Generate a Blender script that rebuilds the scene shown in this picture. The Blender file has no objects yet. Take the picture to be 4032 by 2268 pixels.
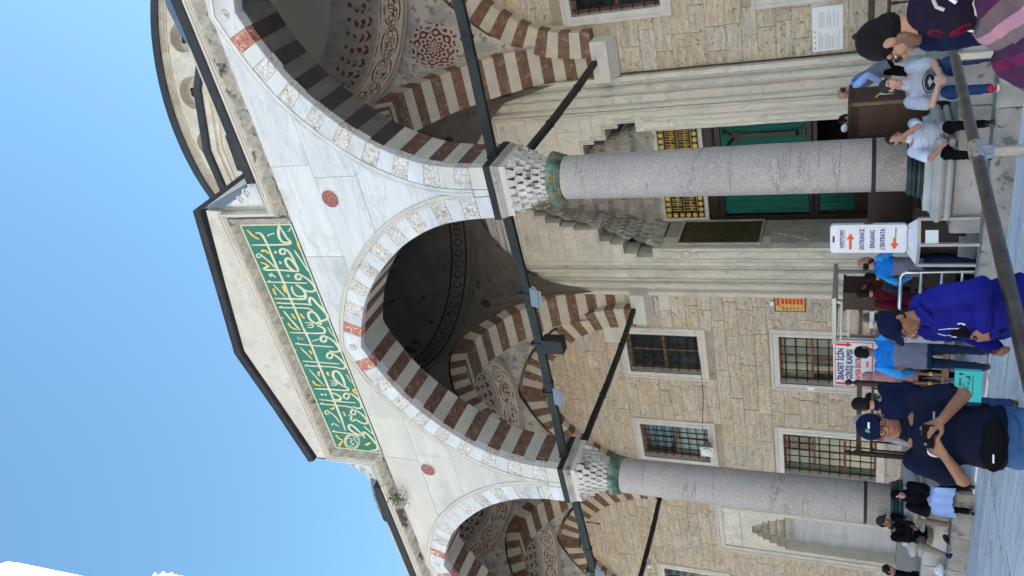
import bpy, math, random
from math import sin, cos, pi, radians, sqrt, atan2
from mathutils import Vector, Matrix, noise
random.seed(7)
S = bpy.context.scene
COL = S.collection
# ------------------------------------------------------------------ camera
cd = bpy.data.cameras.new('camera'); cam = bpy.data.objects.new('camera', cd); COL.objects.link(cam)
S.camera = cam
cd.sensor_fit = 'HORIZONTAL'; cd.sensor_width = 36.0; cd.lens = 3158.73/4032*36.0
cd.clip_start = 0.1; cd.clip_end = 2000
# rows: world axes in upright-camera coordinates (the phone was held upright, the picture lies on its side)
R = ((0.83596208, 0.20665678, 0.50838998), (0.54855652, -0.34152378, -0.76318232), (0.01591047, 0.91687212, -0.39886385))
xr = Vector((R[0][0], R[1][0], R[2][0])); yu = Vector((R[0][1], R[1][1], R[2][1])); zb = Vector((R[0][2], R[1][2], R[2][2]))
m = Matrix.Identity(4)
for i in range(3):
    m[i][0] = -yu[i]; m[i][1] = xr[i]; m[i][2] = zb[i]
m[0][3], m[1][3], m[2][3] = 0, 0, 1.85
cam.matrix_world = m
# ------------------------------------------------------------------ light
SUN = Vector((0.66, 0.58, 0.44)).normalized()
w = bpy.data.worlds.new('World'); S.world = w; w.use_nodes = True
nt = w.node_tree; nt.nodes.clear()
sky = nt.nodes.new('ShaderNodeTexSky'); sky.sky_type = 'NISHITA'; sky.sun_disc = False
sky.sun_elevation = math.asin(SUN.z); sky.sun_rotation = atan2(SUN.x, SUN.y)
sky.air_density = 1.3; sky.dust_density = .6; sky.ozone_density = 1.2; sky.altitude = 50
bgn = nt.nodes.new('ShaderNodeBackground'); bgn.inputs[1].default_value = 0.05
out = nt.nodes.new('ShaderNodeOutputWorld')
hs_ = nt.nodes.new('ShaderNodeHueSaturation'); hs_.inputs['Saturation'].default_value = 1.18; hs_.inputs['Hue'].default_value = .492; nt.links.new(sky.outputs[0], hs_.inputs['Color']); nt.links.new(hs_.outputs[0], bgn.inputs[0]); nt.links.new(bgn.outputs[0], out.inputs[0])
sl = bpy.data.lights.new('sun', 'SUN'); sl.energy = 5.0; sl.angle = radians(0.5); sl.color = (1.0, 0.93, 0.82)
so = bpy.data.objects.new('sun', sl); COL.objects.link(so); so.rotation_euler = (-SUN).to_track_quat('-Z', 'Y').to_euler()
so.location = (0, 0, 60)
V = S.view_settings
V.view_transform = 'Standard'; V.look = 'None'; V.exposure = 2.8; V.gamma = 1.0; V.use_curve_mapping = False
S.render.engine = 'CYCLES'
S.cycles.max_bounces = 8; S.cycles.diffuse_bounces = 6; S.cycles.glossy_bounces = 3
S.cycles.use_denoising = True

# ------------------------------------------------------------------ materials
MATS = {}
def mat(name, a, b=None, sc=3.0, st=(1, 1, 1), rot=(0, 0, 0), rough=0.7, metal=0.0, vary=0.0, bump=0.0, bsc=None,
        bst=None, sp=None, spsc=60, spt=0.55, spw=.06, vein=None, vsc=1.2, vst=(1, 1, 1), vw=0.03, coord='pos', spec=0.3, cells=None, csc=9,
        cw=0.05, hi=None, alpha=None, ramp=(0.35, 0.65), hue=0.0, emit=0.0):
    """a/b two tones mixed by stretched noise; vary = brightness change per object; vein, sp(eckle), cells optional"""
    M = bpy.data.materials.new(name); M.use_nodes = True; t = M.node_tree; n = t.nodes; l = t.links
    bs = n['Principled BSDF']; bs.inputs['Roughness'].default_value = rough; bs.inputs['Metallic'].default_value = metal
    bs.inputs['Specular IOR Level'].default_value = spec
    if coord == 'pos': co = n.new('ShaderNodeNewGeometry').outputs['Position']
    elif coord == 'uv': co = n.new('ShaderNodeTexCoord').outputs['UV']
    else: co = n.new('ShaderNodeTexCoord').outputs['Object']
    oi = n.new('ShaderNodeObjectInfo')
    def mp(scale, r=(0, 0, 0), shift=True):
        q = n.new('ShaderNodeMapping'); q.inputs['Scale'].default_value = scale; q.inputs['Rotation'].default_value = r
        l.new(co, q.inputs['Vector'])
        if shift and vary:
            c = n.new('ShaderNodeVectorMath'); c.operation = 'SCALE'; c.inputs[0].default_value = (37, 19, 53); l.new(oi.outputs['Random'], c.inputs['Scale'])
            l.new(c.outputs[0], q.inputs['Location'])
        return q.outputs[0]
    def nz(v, s, d=6, r=0.6, dist=0.0):
        q = n.new('ShaderNodeTexNoise'); q.inputs['Scale'].default_value = s; q.inputs['Detail'].default_value = d
        q.inputs['Roughness'].default_value = r; q.inputs['Distortion'].default_value = dist; l.new(v, q.inputs['Vector']); return q.outputs['Fac']
    def rm(f, p0, p1):
        q = n.new('ShaderNodeMapRange'); q.inputs['From Min'].default_value = p0; q.inputs['From Max'].default_value = p1; l.new(f, q.inputs['Value']); return q.outputs[0]
    def mix(f, c0, c1):
        q = n.new('ShaderNodeMix'); q.data_type = 'RGBA'
        if f is None: q.inputs[0].default_value = .5
        else: l.new(f, q.inputs[0])
        for i, c in ((6, c0), (7, c1)):
            if isinstance(c, tuple): q.inputs[i].default_value = (*c[:3], 1)
            else: l.new(c, q.inputs[i])
        return q.outputs[2]
    f = rm(nz(mp(st, rot), sc), *ramp)
    c = mix(f, a, b or a)
    if cells:
        vo = n.new('ShaderNodeTexVoronoi'); vo.feature = 'DISTANCE_TO_EDGE'; vo.inputs['Scale'].default_value = csc
        wv = n.new('ShaderNodeTexNoise'); wv.inputs['Scale'].default_value = csc*1.5; l.new(co, wv.inputs['Vector'])
        ad = n.new('ShaderNodeVectorMath'); ad.operation = 'MULTIPLY_ADD'; ad.inputs[1].default_value = (.09, .09, .09)
        l.new(wv.outputs['Color'], ad.inputs[0]); l.new(mp((1, 1, 1)), ad.inputs[2]); l.new(ad.outputs[0], vo.inputs['Vector'])
        c = mix(rm(vo.outputs['Distance'], 0.0, cw), cells, c)
    if vein:
        q = nz(mp(vst, rot), vsc, 8, 0.65, 1.2)
        ab = n.new('ShaderNodeMath'); ab.operation = 'SUBTRACT'; l.new(q, ab.inputs[0]); ab.inputs[1].default_value = .5
        a2 = n.new('ShaderNodeMath'); a2.operation = 'ABSOLUTE'; l.new(ab.outputs[0], a2.inputs[0])
        c = mix(rm(a2.outputs[0], 0.0, vw), vein, c)
    if sp:
        c = mix(rm(nz(mp((1, 1, 1)), spsc, 3, .6), spt, spt+spw), c, sp)
    if hi:
        c = mix(rm(nz(mp((1, 1, 1)), spsc*.7, 3, .6), .56, .62), c, hi)
    if vary or hue:
        hs = n.new('ShaderNodeHueSaturation')
        q = n.new('ShaderNodeMapRange'); l.new(oi.outputs['Random'], q.inputs['Value']); q.inputs['To Min'].default_value = 1-vary; q.inputs['To Max'].default_value = 1+vary
        l.new(q.outputs[0], hs.inputs['Value']); l.new(c, hs.inputs['Color'])
        if hue:
            m1 = n.new('ShaderNodeMath'); m1.operation = 'MULTIPLY'; m1.inputs[1].default_value = 7.31; l.new(oi.outputs['Random'], m1.inputs[0])
            m2 = n.new('ShaderNodeMath'); m2.operation = 'FRACT'; l.new(m1.outputs[0], m2.inputs[0])
            q2 = n.new('ShaderNodeMapRange'); l.new(m2.outputs[0], q2.inputs['Value']); q2.inputs['To Min'].default_value = 1-hue; q2.inputs['To Max'].default_value = 1+hue
            l.new(q2.outputs[0], hs.inputs['Saturation'])
        c = hs.outputs[0]
    l.new(c, bs.inputs['Base Color'])
    if bump:
        bp = n.new('ShaderNodeBump'); bp.inputs['Strength'].default_value = bump; bp.inputs['Distance'].default_value = 0.02
        l.new(nz(mp(bst or st, rot), bsc or sc*3, 5), bp.inputs['Height']); l.new(bp.outputs[0], bs.inputs['Normal'])
    if alpha is not None: bs.inputs['Alpha'].default_value = alpha
    MATS[name] = M
    return M
DG = (0, radians(-38), 0)
mat('marble', (.56, .565, .575), (.465, .475, .50), sc=1.3, st=(.35, 1, 2.6), rot=DG, rough=.55, vary=.06, hue=.4, vein=(.34, .355, .39), vsc=.8, vst=(.3, 1, 2.4), vw=.010, bump=.15, bsc=8, sp=(.37, .365, .355), spsc=.9, spt=.53, spw=.22)
mat('marble_cream', (.54, .515, .465), (.45, .43, .40), sc=1.2, st=(.5, 1, 1.6), rough=.6, vary=.05, vein=(.42, .41, .40), vsc=.7, vst=(.4, 1, 2), vw=.01, bump=.15, bsc=9, sp=(.37, .345, .30), spsc=1.1, spt=.56, spw=.2)
mat('capital_stone', (.55, .53, .50), (.40, .385, .36), sc=4, rough=.7, bump=.4, bsc=14, sp=(.16, .15, .14), spsc=5, spt=.56, spw=.12)
mat('breccia', (.60, .57, .54), (.46, .43, .42), sc=6, rough=.7, vary=.08, hue=.5, cells=(.17, .15, .14), csc=11, cw=.07, bump=.9, bsc=18, sp=(.24, .20, .19), spsc=9, spt=.62)
mat('red_breccia', (.42, .17, .12), (.30, .09, .06), sc=8, rough=.6, cells=(.55, .42, .38), csc=9, cw=.04, bump=.4, bsc=18, hi=(.6, .5, .46), spsc=14)
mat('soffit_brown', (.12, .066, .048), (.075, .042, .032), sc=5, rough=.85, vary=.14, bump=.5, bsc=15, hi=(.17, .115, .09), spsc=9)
mat('granite_base', (.33, .285, .255), (.25, .215, .19), sc=1.8, rough=.6, sp=(.19, .17, .155), spsc=52, spt=.53, hi=(.38, .33, .29), bump=.2, bsc=30)
mat('soot_shade', (.045, .038, .034), (.028, .025, .023), sc=3, rough=.9, bump=.3, bsc=9)  # soot, with the right soffit's deep shade put into the colour
mat('soot_shade_pale', (.12, .112, .10), (.085, .08, .072), sc=2.5, rough=.9, bump=.2, bsc=9)  # pale bands of that soffit, same soot and shade in the colour
mat('band_pale', (.56, .51, .42), (.46, .42, .35), sc=3, rough=.8, vary=.07, bump=.2, bsc=10)
mat('band_brown', (.20, .118, .082), (.13, .078, .056), sc=6, rough=.85, vary=.12, bump=.5, bsc=14, hi=(.27, .18, .13), spsc=8)
mat('frieze_soot', (.42, .40, .36), (.27, .26, .24), sc=3, rough=.75, sp=(.08, .07, .065), spsc=3.2, spt=.53, spw=.10, bump=.4, bsc=14)
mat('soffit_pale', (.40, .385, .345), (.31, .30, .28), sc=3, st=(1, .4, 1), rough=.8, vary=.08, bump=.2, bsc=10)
mat('wallstone', (.62, .545, .445), (.46, .39, .31), sc=3.2, st=(.5, 1, 2.6), rough=.85, vary=.065, hue=.25, sp=(.29, .225, .165), spsc=10, spt=.60, bump=1.6, bsc=9, bst=(.45, 1, 2.6), vein=(.30, .23, .16), vsc=3, vst=(.4, 1, 2.5), vw=.02)
mat('wallstone_pale', (.62, .59, .54), (.53, .51, .48), sc=2.0, st=(.5, 1, 2), rough=.7, vary=.06, bump=.2, bsc=9)
mat('mortar', (.40, .34, .27), (.28, .23, .175), rough=.95, bump=.3, bsc=12)
mat('portal', (.66, .615, .53), (.54, .515, .46), sc=1.6, st=(1, 1, .5), rough=.65, vary=.07, vein=(.47, .455, .42), vsc=1.2, vst=(.6, 1, .3), vw=.02, sp=(.45, .43, .39), spsc=2.2, spt=.56, spw=.15, bump=.2, bsc=10)
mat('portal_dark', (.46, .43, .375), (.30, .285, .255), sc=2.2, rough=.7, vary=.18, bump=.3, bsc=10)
mat('frieze', (.38, .355, .31), (.25, .235, .21), sc=3, rough=.75, vary=.05, sp=(.07, .06, .055), spsc=1.6, spt=.60, bump=.4, bsc=14)
mat('granite', (.385, .345, .33), (.31, .28, .275), sc=1.1, rough=.5, sp=(.25, .23, .225), spsc=52, spt=.52, hi=(.45, .41, .395), vein=(.18, .165, .165), vsc=.30, vst=(.22, .22, 2.4), vw=.012, bump=.1, bsc=40)
mat('lead', (.032, .036, .044), (.02, .022, .028), sc=2, rough=.75, metal=.0, bump=.3, bsc=5)
mat('lead_light', (.17, .19, .23), (.12, .135, .165), sc=2, rough=.5, metal=.3, bump=.2, bsc=5)
mat('patina', (.16, .27, .22), (.035, .06, .05), sc=6, st=(1, 1, .4), rough=.45, metal=.4, hi=(.26, .21, .08), spsc=8, bump=.3, bsc=20)
mat('patina_dark', (.05, .085, .08), (.02, .035, .035), sc=5, st=(1, 1, .3), rough=.5, metal=.3, bump=.4, bsc=20)
mat('iron_green', (.022, .030, .028), (.012, .014, .015), sc=4, st=(.4, 1, 1), rough=.6, metal=.2, bump=.3, bsc=12)
mat('iron_black', (.012, .012, .013), (.02, .02, .02), sc=10, rough=.6, bump=.2)
mat('plaster', (.50, .44, .35), (.45, .39, .31), sc=1, rough=.9, bump=.1, bsc=4)
mat('plaster_unlit', (.15, .125, .10), (.10, .087, .073), sc=1.2, rough=.95, bump=.6, bsc=1.6, sp=(.03, .03, .03), spsc=2, spt=.62)  # plaster copy with the unlit middle bay's shade in its colour
mat('drumstone', (.47, .455, .415), (.36, .345, .31), sc=1.6, rough=.85, vary=.08, bump=.5, bsc=5, sp=(.33, .29, .23), spsc=1.3, spt=.62, vein=(.36, .32, .26), vsc=.5, vw=.03)
mat('ground', (.72, .73, .76), (.58, .59, .64), sc=.9, st=(.35, 1.6, 1), rough=.62, vary=.10, vein=(.34, .35, .38), vsc=1.1, vst=(.3, 2.5, 1), vw=.02, bump=.25, bsc=6, sp=(.36, .36, .38), spsc=3, spt=.66)
mat('ground_joint', (.07, .07, .075), (.05, .05, .055), rough=.9)
mat('stepstone', (.38, .36, .33), (.24, .23, .215), sc=3.5, rough=.8, vary=.10, bump=1.0, bsc=12, sp=(.13, .13, .12), spsc=7, spt=.60)
mat('stylobate', (.45, .45, .45), (.33, .32, .31), sc=2.2, rough=.6, vary=.08, bump=.4, bsc=10, sp=(.24, .21, .20), spsc=5, spt=.62)
mat('wood', (.26, .115, .045), (.15, .06, .025), sc=6, st=(6, 6, .8), rough=.5, bump=.2)
mat('wood_light', (.24, .13, .075), (.15, .075, .04), sc=5, st=(7, 7, .8), rough=.5, bump=.3)
mat('wood_dark', (.026, .013, .009), (.014, .008, .006), sc=5, st=(6, 6, .8), rough=.4, bump=.2)
mat('box_brown', (.050, .030, .022), (.035, .02, .015), sc=5, rough=.45)
mat('box_face', (.085, .045, .03), (.07, .036, .024), sc=5, rough=.5)
mat('glass', (.012, .016, .016), (.03, .04, .036), sc=2, rough=.12, spec=.8)
mat('pane', (.17, .21, .17), (.10, .13, .11), sc=2, rough=.15, spec=.8)
mat('black', (.004, .004, .004), rough=.9)
mat('green_cloth', (.008, .115, .085), (.004, .075, .058), sc=2, st=(3, 1, .5), rough=.8, bump=.9, bsc=4, bst=(3, 1, .6))
mat('green_paint', (.035, .165, .13), (.028, .140, .11), sc=1.5, rough=.55, bump=.1)
mat('cream_paint', (.58, .56, .41), (.50, .48, .34), sc=4, rough=.5)
mat('gold', (.75, .50, .12), (.60, .38, .08), sc=8, rough=.4)
mat('gold_leaf', (.72, .42, .10), (.50, .27, .05), sc=8, rough=.4)
mat('panel_black', (.012, .02, .012), rough=.5)
mat('steel', (.62, .63, .66), rough=.18, metal=1.0)
mat('rail_metal', (.17, .155, .15), (.09, .08, .08), sc=5, rough=.33, metal=.85, bump=.1)
mat('post_metal', (.50, .48, .43), (.40, .38, .34), sc=4, rough=.35, metal=.7)
mat('alu', (.36, .37, .38), rough=.4, metal=.6)
mat('white_plastic', (.72, .74, .78), (.66, .68, .72), sc=3, rough=.35)
mat('paper', (.74, .76, .80), rough=.6)
mat('board_white', (.72, .74, .80), (.68, .70, .76), sc=1, rough=.4)
mat('ink_blue', (.03, .035, .16), rough=.6)
mat('ink_dark', (.05, .05, .07), rough=.6)
mat('ink_grey', (.35, .36, .40), rough=.6)
mat('ink_red', (.62, .035, .02), rough=.6)
mat('ink_orange', (.78, .10, .02), rough=.6)
mat('ink_purple', (.07, .03, .20), rough=.6)
mat('ink_green', (.03, .35, .10), rough=.6)
mat('porphyry', (.27, .10, .085), (.20, .065, .055), sc=14, rough=.5, hi=(.45, .25, .22), spsc=40)
mat('foliage', (.035, .075, .02), (.07, .10, .03), sc=9, rough=.7, vary=.2)
mat('leaf_dry', (.12, .09, .04), (.07, .05, .03), sc=9, rough=.8)
mat('plastic_bag', (.74, .78, .84), (.60, .66, .74), sc=8, rough=.3, bump=.6, bsc=20, coord='obj')

# ------------------------------------------------------------------ mesh helpers
WORLD = {}
def origin(o): return WORLD.get(o.name, Vector((0, 0, 0)))
def thing(name, label, cat, loc=(0, 0, 0), group=None, kind=None):
    o = bpy.data.objects.new(name, None); COL.objects.link(o); o.empty_display_size = .2
    o.location = loc; WORLD[o.name] = Vector(loc)
    if label: o['label'] = label
    if cat: o['category'] = cat
    if group: o['group'] = group
    if kind: o['kind'] = kind
    return o
class MB:
    def __init__(s): s.v = []; s.f = []; s.m = []; s.uv = None
    def add(s, vs, fs, mi=0):
        b = len(s.v); s.v += [tuple(p) for p in vs]
        for f in fs: s.f.append(tuple(b+i for i in f)); s.m.append(mi)
        return s
    def box(s, x0, x1, y0, y1, z0, z1, mi=0):
        return s.add([(x0, y0, z0), (x1, y0, z0), (x1, y1, z0), (x0, y1, z0), (x0, y0, z1), (x1, y0, z1), (x1, y1, z1), (x0, y1, z1)],
                     [(0, 3, 2, 1), (4, 5, 6, 7), (0, 1, 5, 4), (1, 2, 6, 5), (2, 3, 7, 6), (3, 0, 4, 7)], mi)
    def slab(s, x0, x1, z0, z1, yf, yb, b=.008, mi=0):
        """block facing -y with a chamfered front"""
        v = [(x0+b, yf, z0+b), (x1-b, yf, z0+b), (x1-b, yf, z1-b), (x0+b, yf, z1-b), (x0, yf+b, z0), (x1, yf+b, z0), (x1, yf+b, z1), (x0, yf+b, z1),
             (x0, yb, z0), (x1, yb, z0), (x1, yb, z1), (x0, yb, z1)]
        f = [(0, 1, 2, 3)]
        for i in range(4):
            j = (i+1) % 4; f += [(4+i, 4+j, j, i), (8+i, 8+j, 4+j, 4+i)]
        f.append((11, 10, 9, 8))
        return s.add(v, f, mi)
    def prism(s, poly, yf, yb, b=0.0, mi=0, side=None):
        """poly of (x,z), counter-clockwise seen from -y"""
        n = len(poly); cx = sum(p[0] for p in poly)/n; cz = sum(p[1] for p in poly)/n
        v = []
        for p in poly:
            d = sqrt((p[0]-cx)**2+(p[1]-cz)**2) or 1
            v.append((p[0]-(p[0]-cx)/d*b, yf, p[1]-(p[1]-cz)/d*b))
        v += [(p[0], yf+b, p[1]) for p in poly] + [(p[0], yb, p[1]) for p in poly]
        s.add(v, [tuple(range(n))], mi)
        base = len(s.v)-3*n
        for i in range(n):
            j = (i+1) % n
            if b: s.f.append((base+n+i, base+n+j, base+j, base+i)); s.m.append(mi)
            s.f.append((base+2*n+i, base+2*n+j, base+n+j, base+n+i)); s.m.append(mi if side is None else side)
        s.f.append(tuple(base+2*n+i for i in reversed(range(n)))); s.m.append(mi)
        return s
    def tube(s, pts, r, n=8, mi=0, cap=True):
        pts = [Vector(p) for p in pts]; rings = []
        rr = r if isinstance(r, (list, tuple)) else [r]*len(pts)
        up = Vector((0, 0, 1))
        for i, p in enumerate(pts):
            d = (pts[min(i+1, len(pts)-1)]-pts[max(i-1, 0)]).normalized()
            a = d.cross(up)
            if a.length < 1e-3: a = d.cross(Vector((0, 1, 0)))
            a.normalize(); b_ = d.cross(a).normalized()
            rings.append([p+a*cos(2*pi*k/n)*rr[i]+b_*sin(2*pi*k/n)*rr[i] for k in range(n)])
        vs = [q for rg in rings for q in rg]; fs = []
        for i in range(len(pts)-1):
            for k in range(n):
                k2 = (k+1) % n; fs.append((i*n+k, i*n+k2, (i+1)*n+k2, (i+1)*n+k))
        if cap: fs += [tuple(reversed(range(n))), tuple((len(pts)-1)*n+k for k in range(n))]
        return s.add(vs, fs, mi)
    def lathe(s, prof, c=(0, 0, 0), n=24, mi=0, a0=0, a1=2*pi, caps=True):
        """prof of (r,z) bottom to top"""
        full = abs(a1-a0-2*pi) < 1e-6; m_ = n if full else n+1
        vs = []
        for r, z in prof:
            for k in range(m_):
                a = a0+(a1-a0)*k/n; vs.append((c[0]+r*cos(a), c[1]+r*sin(a), c[2]+z))
        fs = []
        for i in range(len(prof)-1):
            for k in range(n):
                k2 = (k+1) % m_ if full else k+1
                fs.append((i*m_+k, i*m_+k2, (i+1)*m_+k2, (i+1)*m_+k))
        if caps and full: fs += [tuple(reversed(range(n))), tuple((len(prof)-1)*m_+k for k in range(n))]
        return s.add(vs, fs, mi)
    def sphere(s, c, r, n=12, mi=0, sq=(1, 1, 1)):
        prof = [(sin(pi*i/(n//2))*r, -cos(pi*i/(n//2))*r) for i in range(n//2+1)]
        prof[0] = (r*.02, -r); prof[-1] = (r*.02, r)
        b = len(s.v); s.lathe(prof, (0, 0, 0), n, mi)
        for i in range(b, len(s.v)):
            p = s.v[i]; s.v[i] = (c[0]+p[0]*sq[0], c[1]+p[1]*sq[1], c[2]+p[2]*sq[2])
        return s
    def sweep(s, path, prof, yf, closed=False, mi=0):
        """profile (off, out): off = sideways in the wall plane (left of travel), out = towards -y; path of (x,z) with mitres"""
        n = len(path); k = len(prof); vs = []
        for i, p in enumerate(path):
            a = path[i-1] if (i > 0 or closed) else None; b_ = path[(i+1) % n] if (i < n-1 or closed) else None
            def nrm(u, v_):
                d = Vector((v_[0]-u[0], v_[1]-u[1])).normalized(); return Vector((-d.y, d.x))
            if a is None: nn = nrm(p, b_); sc_ = 1
            elif b_ is None: nn = nrm(a, p); sc_ = 1
            else:
                n1, n2 = nrm(a, p), nrm(p, b_); nn = (n1+n2)
                if nn.length < 1e-4: nn = n1
                nn.normalize(); sc_ = 1/max(.35, nn.dot(n1))
            for o_, u_ in prof: vs.append((p[0]+nn.x*o_*sc_, yf-u_, p[1]+nn.y*o_*sc_))
        fs = []
        for i in range(n if closed else n-1):
            j = (i+1) % n
            for q in range(k-1): fs.append((i*k+q, i*k+q+1, j*k+q+1, j*k+q))
        if not closed: fs += [tuple(range(k)), tuple((n-1)*k+q for q in reversed(range(k)))]
        return s.add(vs, fs, mi)
    def make(s, name, mats, parent=None, smooth=False, kind=None, label=None, cat=None, group=None, local=False, fix=True):
        me = bpy.data.meshes.new(name); off = Vector((0, 0, 0)) if (parent is None or local) else origin(parent)
        me.from_pydata([(p[0]-off.x, p[1]-off.y, p[2]-off.z) for p in s.v], [], s.f)
        if not isinstance(mats, (list, tuple)): mats = [mats]
        for q in mats: me.materials.append(MATS[q] if isinstance(q, str) else q)
        if len(mats) > 1: me.polygons.foreach_set('material_index', s.m)
        if smooth: me.polygons.foreach_set('use_smooth', [True]*len(me.polygons))
        if s.uv:
            ul = me.uv_layers.new(name='UVMap')
            for lp in me.loops: ul.data[lp.index].uv = s.uv[lp.vertex_index]
        if fix:
            import bmesh
            bm = bmesh.new(); bm.from_mesh(me); bmesh.ops.recalc_face_normals(bm, faces=bm.faces); bm.to_mesh(me); bm.free()
        o = bpy.data.objects.new(name, me); COL.objects.link(o)
        if parent: o.parent = parent; WORLD[o.name] = off
        if smooth is True and len(me.polygons) > 0:
            try: me.set_sharp_from_angle(angle=radians(38))
            except Exception: pass
        if kind: o['kind'] = kind
        if label: o['label'] = label
        if cat: o['category'] = cat
        if group: o['group'] = group
        return o
def base_to(o, loc):
    """move a single-mesh thing's origin to its base"""
    L_ = Vector(loc)
    o.data.transform(Matrix.Translation(-L_)); o.location = L_; WORLD[o.name] = L_
    return o
def text(body, size, name, material, M4, parent, align='CENTER', bold=0.0, ext=.0015, sx=1.0, local=False, shear=0):
    cu = bpy.data.curves.new(name, 'FONT'); cu.body = body; cu.size = size; cu.align_x = align; cu.align_y = 'CENTER'
    cu.extrude = ext; cu.offset = bold; cu.resolution_u = 2; cu.shear = shear
    to = bpy.data.objects.new(name, cu); COL.objects.link(to)
    bpy.context.view_layer.update()
    dg = bpy.context.evaluated_depsgraph_get(); me = bpy.data.meshes.new_from_object(to.evaluated_get(dg))
    bpy.data.objects.remove(to); bpy.data.curves.remove(cu)
    me.transform(Matrix.Diagonal((sx, 1, 1, 1))); me.transform(M4)
    if parent and not local: me.transform(Matrix.Translation(-origin(parent)))
    me.materials.clear(); me.materials.append(MATS[material]); me.name = name
    o = bpy.data.objects.new(name, me); COL.objects.link(o); o.parent = parent
    return o
def facing(x, y, z, yaw=0):
    """text standing upright, read from -y (yaw turns it about z)"""
    return Matrix.Translation((x, y, z)) @ Matrix.Rotation(yaw, 4, 'Z') @ Matrix.Rotation(pi/2, 4, 'X')

# ------------------------------------------------------------------ arch curve
HALF = [(3.13, 7.90), (3.115, 8.4), (3.04, 8.95), (2.88, 9.42), (2.58, 10.0), (2.20, 10.48), (1.80, 10.90), (1.36, 11.26), (.92, 11.52), (.45, 11.72), (0, 11.88)]
def dens(p, n):
    L_ = [0]
    for i in range(1, len(p)): L_.append(L_[-1]+sqrt((p[i][0]-p[i-1][0])**2+(p[i][1]-p[i-1][1])**2))
    o = []
    for k in range(n+1):
        t = L_[-1]*k/n; i = 1
        while i < len(L_)-1 and L_[i] < t: i += 1
        u = (t-L_[i-1])/(L_[i]-L_[i-1]); o.append((p[i-1][0]+(p[i][0]-p[i-1][0])*u, p[i-1][1]+(p[i][1]-p[i-1][1])*u))
    return o
def smoothc(p, it=2):
    for _ in range(it):
        q = [p[0]]
        for i in range(len(p)-1):
            a, b = p[i], p[i+1]; q += [(a[0]*.75+b[0]*.25, a[1]*.75+b[1]*.25), (a[0]*.25+b[0]*.75, a[1]*.25+b[1]*.75)]
        q.append(p[-1]); p = q
    return p
HS = smoothc(HALF)
NV = 19
IN = dens(HS, NV*2)                      # intrados, springing to apex, right half (x>0)
def offs(p, d):
    o = []
    for i in range(len(p)):
        a = p[max(i-1, 0)]; b = p[min(i+1, len(p)-1)]; dx, dz = b[0]-a[0], b[1]-a[1]; L_ = sqrt(dx*dx+dz*dz)
        o.append((p[i][0]+dz/L_*d, p[i][1]-dx/L_*d))
    o[0] = (p[0][0]+d, p[0][1]); o[-1] = (0, p[-1][1]+d*1.05)
    return [(max(0, x), z) for x, z in o]
EX = offs(IN, .43); EM = offs(IN, .56)
def ext_z(s_, curve=EX):
    """height of the extrados at horizontal offset s_"""
    s_ = abs(s_)
    for i in range(len(curve)-1):
        a, b = curve[i], curve[i+1]
        if b[0] <= s_ <= a[0]: u = (a[0]-s_)/(a[0]-b[0]+1e-9); return a[1]+(b[1]-a[1])*u
    return curve[0][1] if s_ > curve[0][0] else curve[-1][1]
def ext_x(z, curve=EM):
    for i in range(len(curve)-1):
        a, b = curve[i], curve[i+1]
        if a[1] <= z <= b[1]: u = (z-a[1])/(b[1]-a[1]+1e-9); return a[0]+(b[0]-a[0])*u
    return curve[0][0] if z < curve[0][1] else 0
YF, YB, YW = 11.6, 12.6, 18.9            # arcade front, arcade back, hall wall
COLX = [1.54, -5.72, -12.98, -20.24, -27.5]
BAYX = [-2.09, -9.35, -16.61, -23.87]
# ================================================================== GROUND AND STEPS
def ground():
    g = MB(); g.add([(-400, -300, -.02), (400, -300, -.02), (400, 500, -.02), (-400, 500, -.02)], [(0, 1, 2, 3)])
    root = g.make('courtyard_ground', 'ground_joint', kind='structure')
    # slabs near the camera, each its own piece
    rng = random.Random(3); ys = [2.2, 3.75, 5.38, 7.0, 8.62, 10.25, 11.27]
    for r in range(len(ys)-1):
        x = -24+rng.uniform(0, 1.5)
        while x < 4:
            wd = rng.uniform(1.7, 3.4); sk = rng.uniform(-.12, .12); b = .017
            y0, y1 = ys[r]+b, ys[r+1]-b; z = rng.uniform(-.003, .004)
            q = MB(); v = [(x+b, y0), (x+wd-b, y0), (x+wd-b+sk, y1), (x+b+sk*.0, y1)]
            q.add([(p[0], p[1], z) for p in v]+[(p[0], p[1], -.02) for p in v], [(0, 1, 2, 3), (0, 4, 5, 1), (1, 5, 6, 2), (2, 6, 7, 3), (3, 7, 4, 0)])
            q.make('paving_slab', 'ground', root); x += wd+max(sk, 0)
    far = MB(); far.box(-300, 300, -250, 2.19, -.02, .0); 
    f = far.make('paving', 'ground', root); f['kind'] = 'stuff'
    pas = MB(); pas.box(-12.15, -6.67, 11.3, 20.3, -.02, .03)
    pas.make('passage_floor', 'ground', root)
ground()
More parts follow.
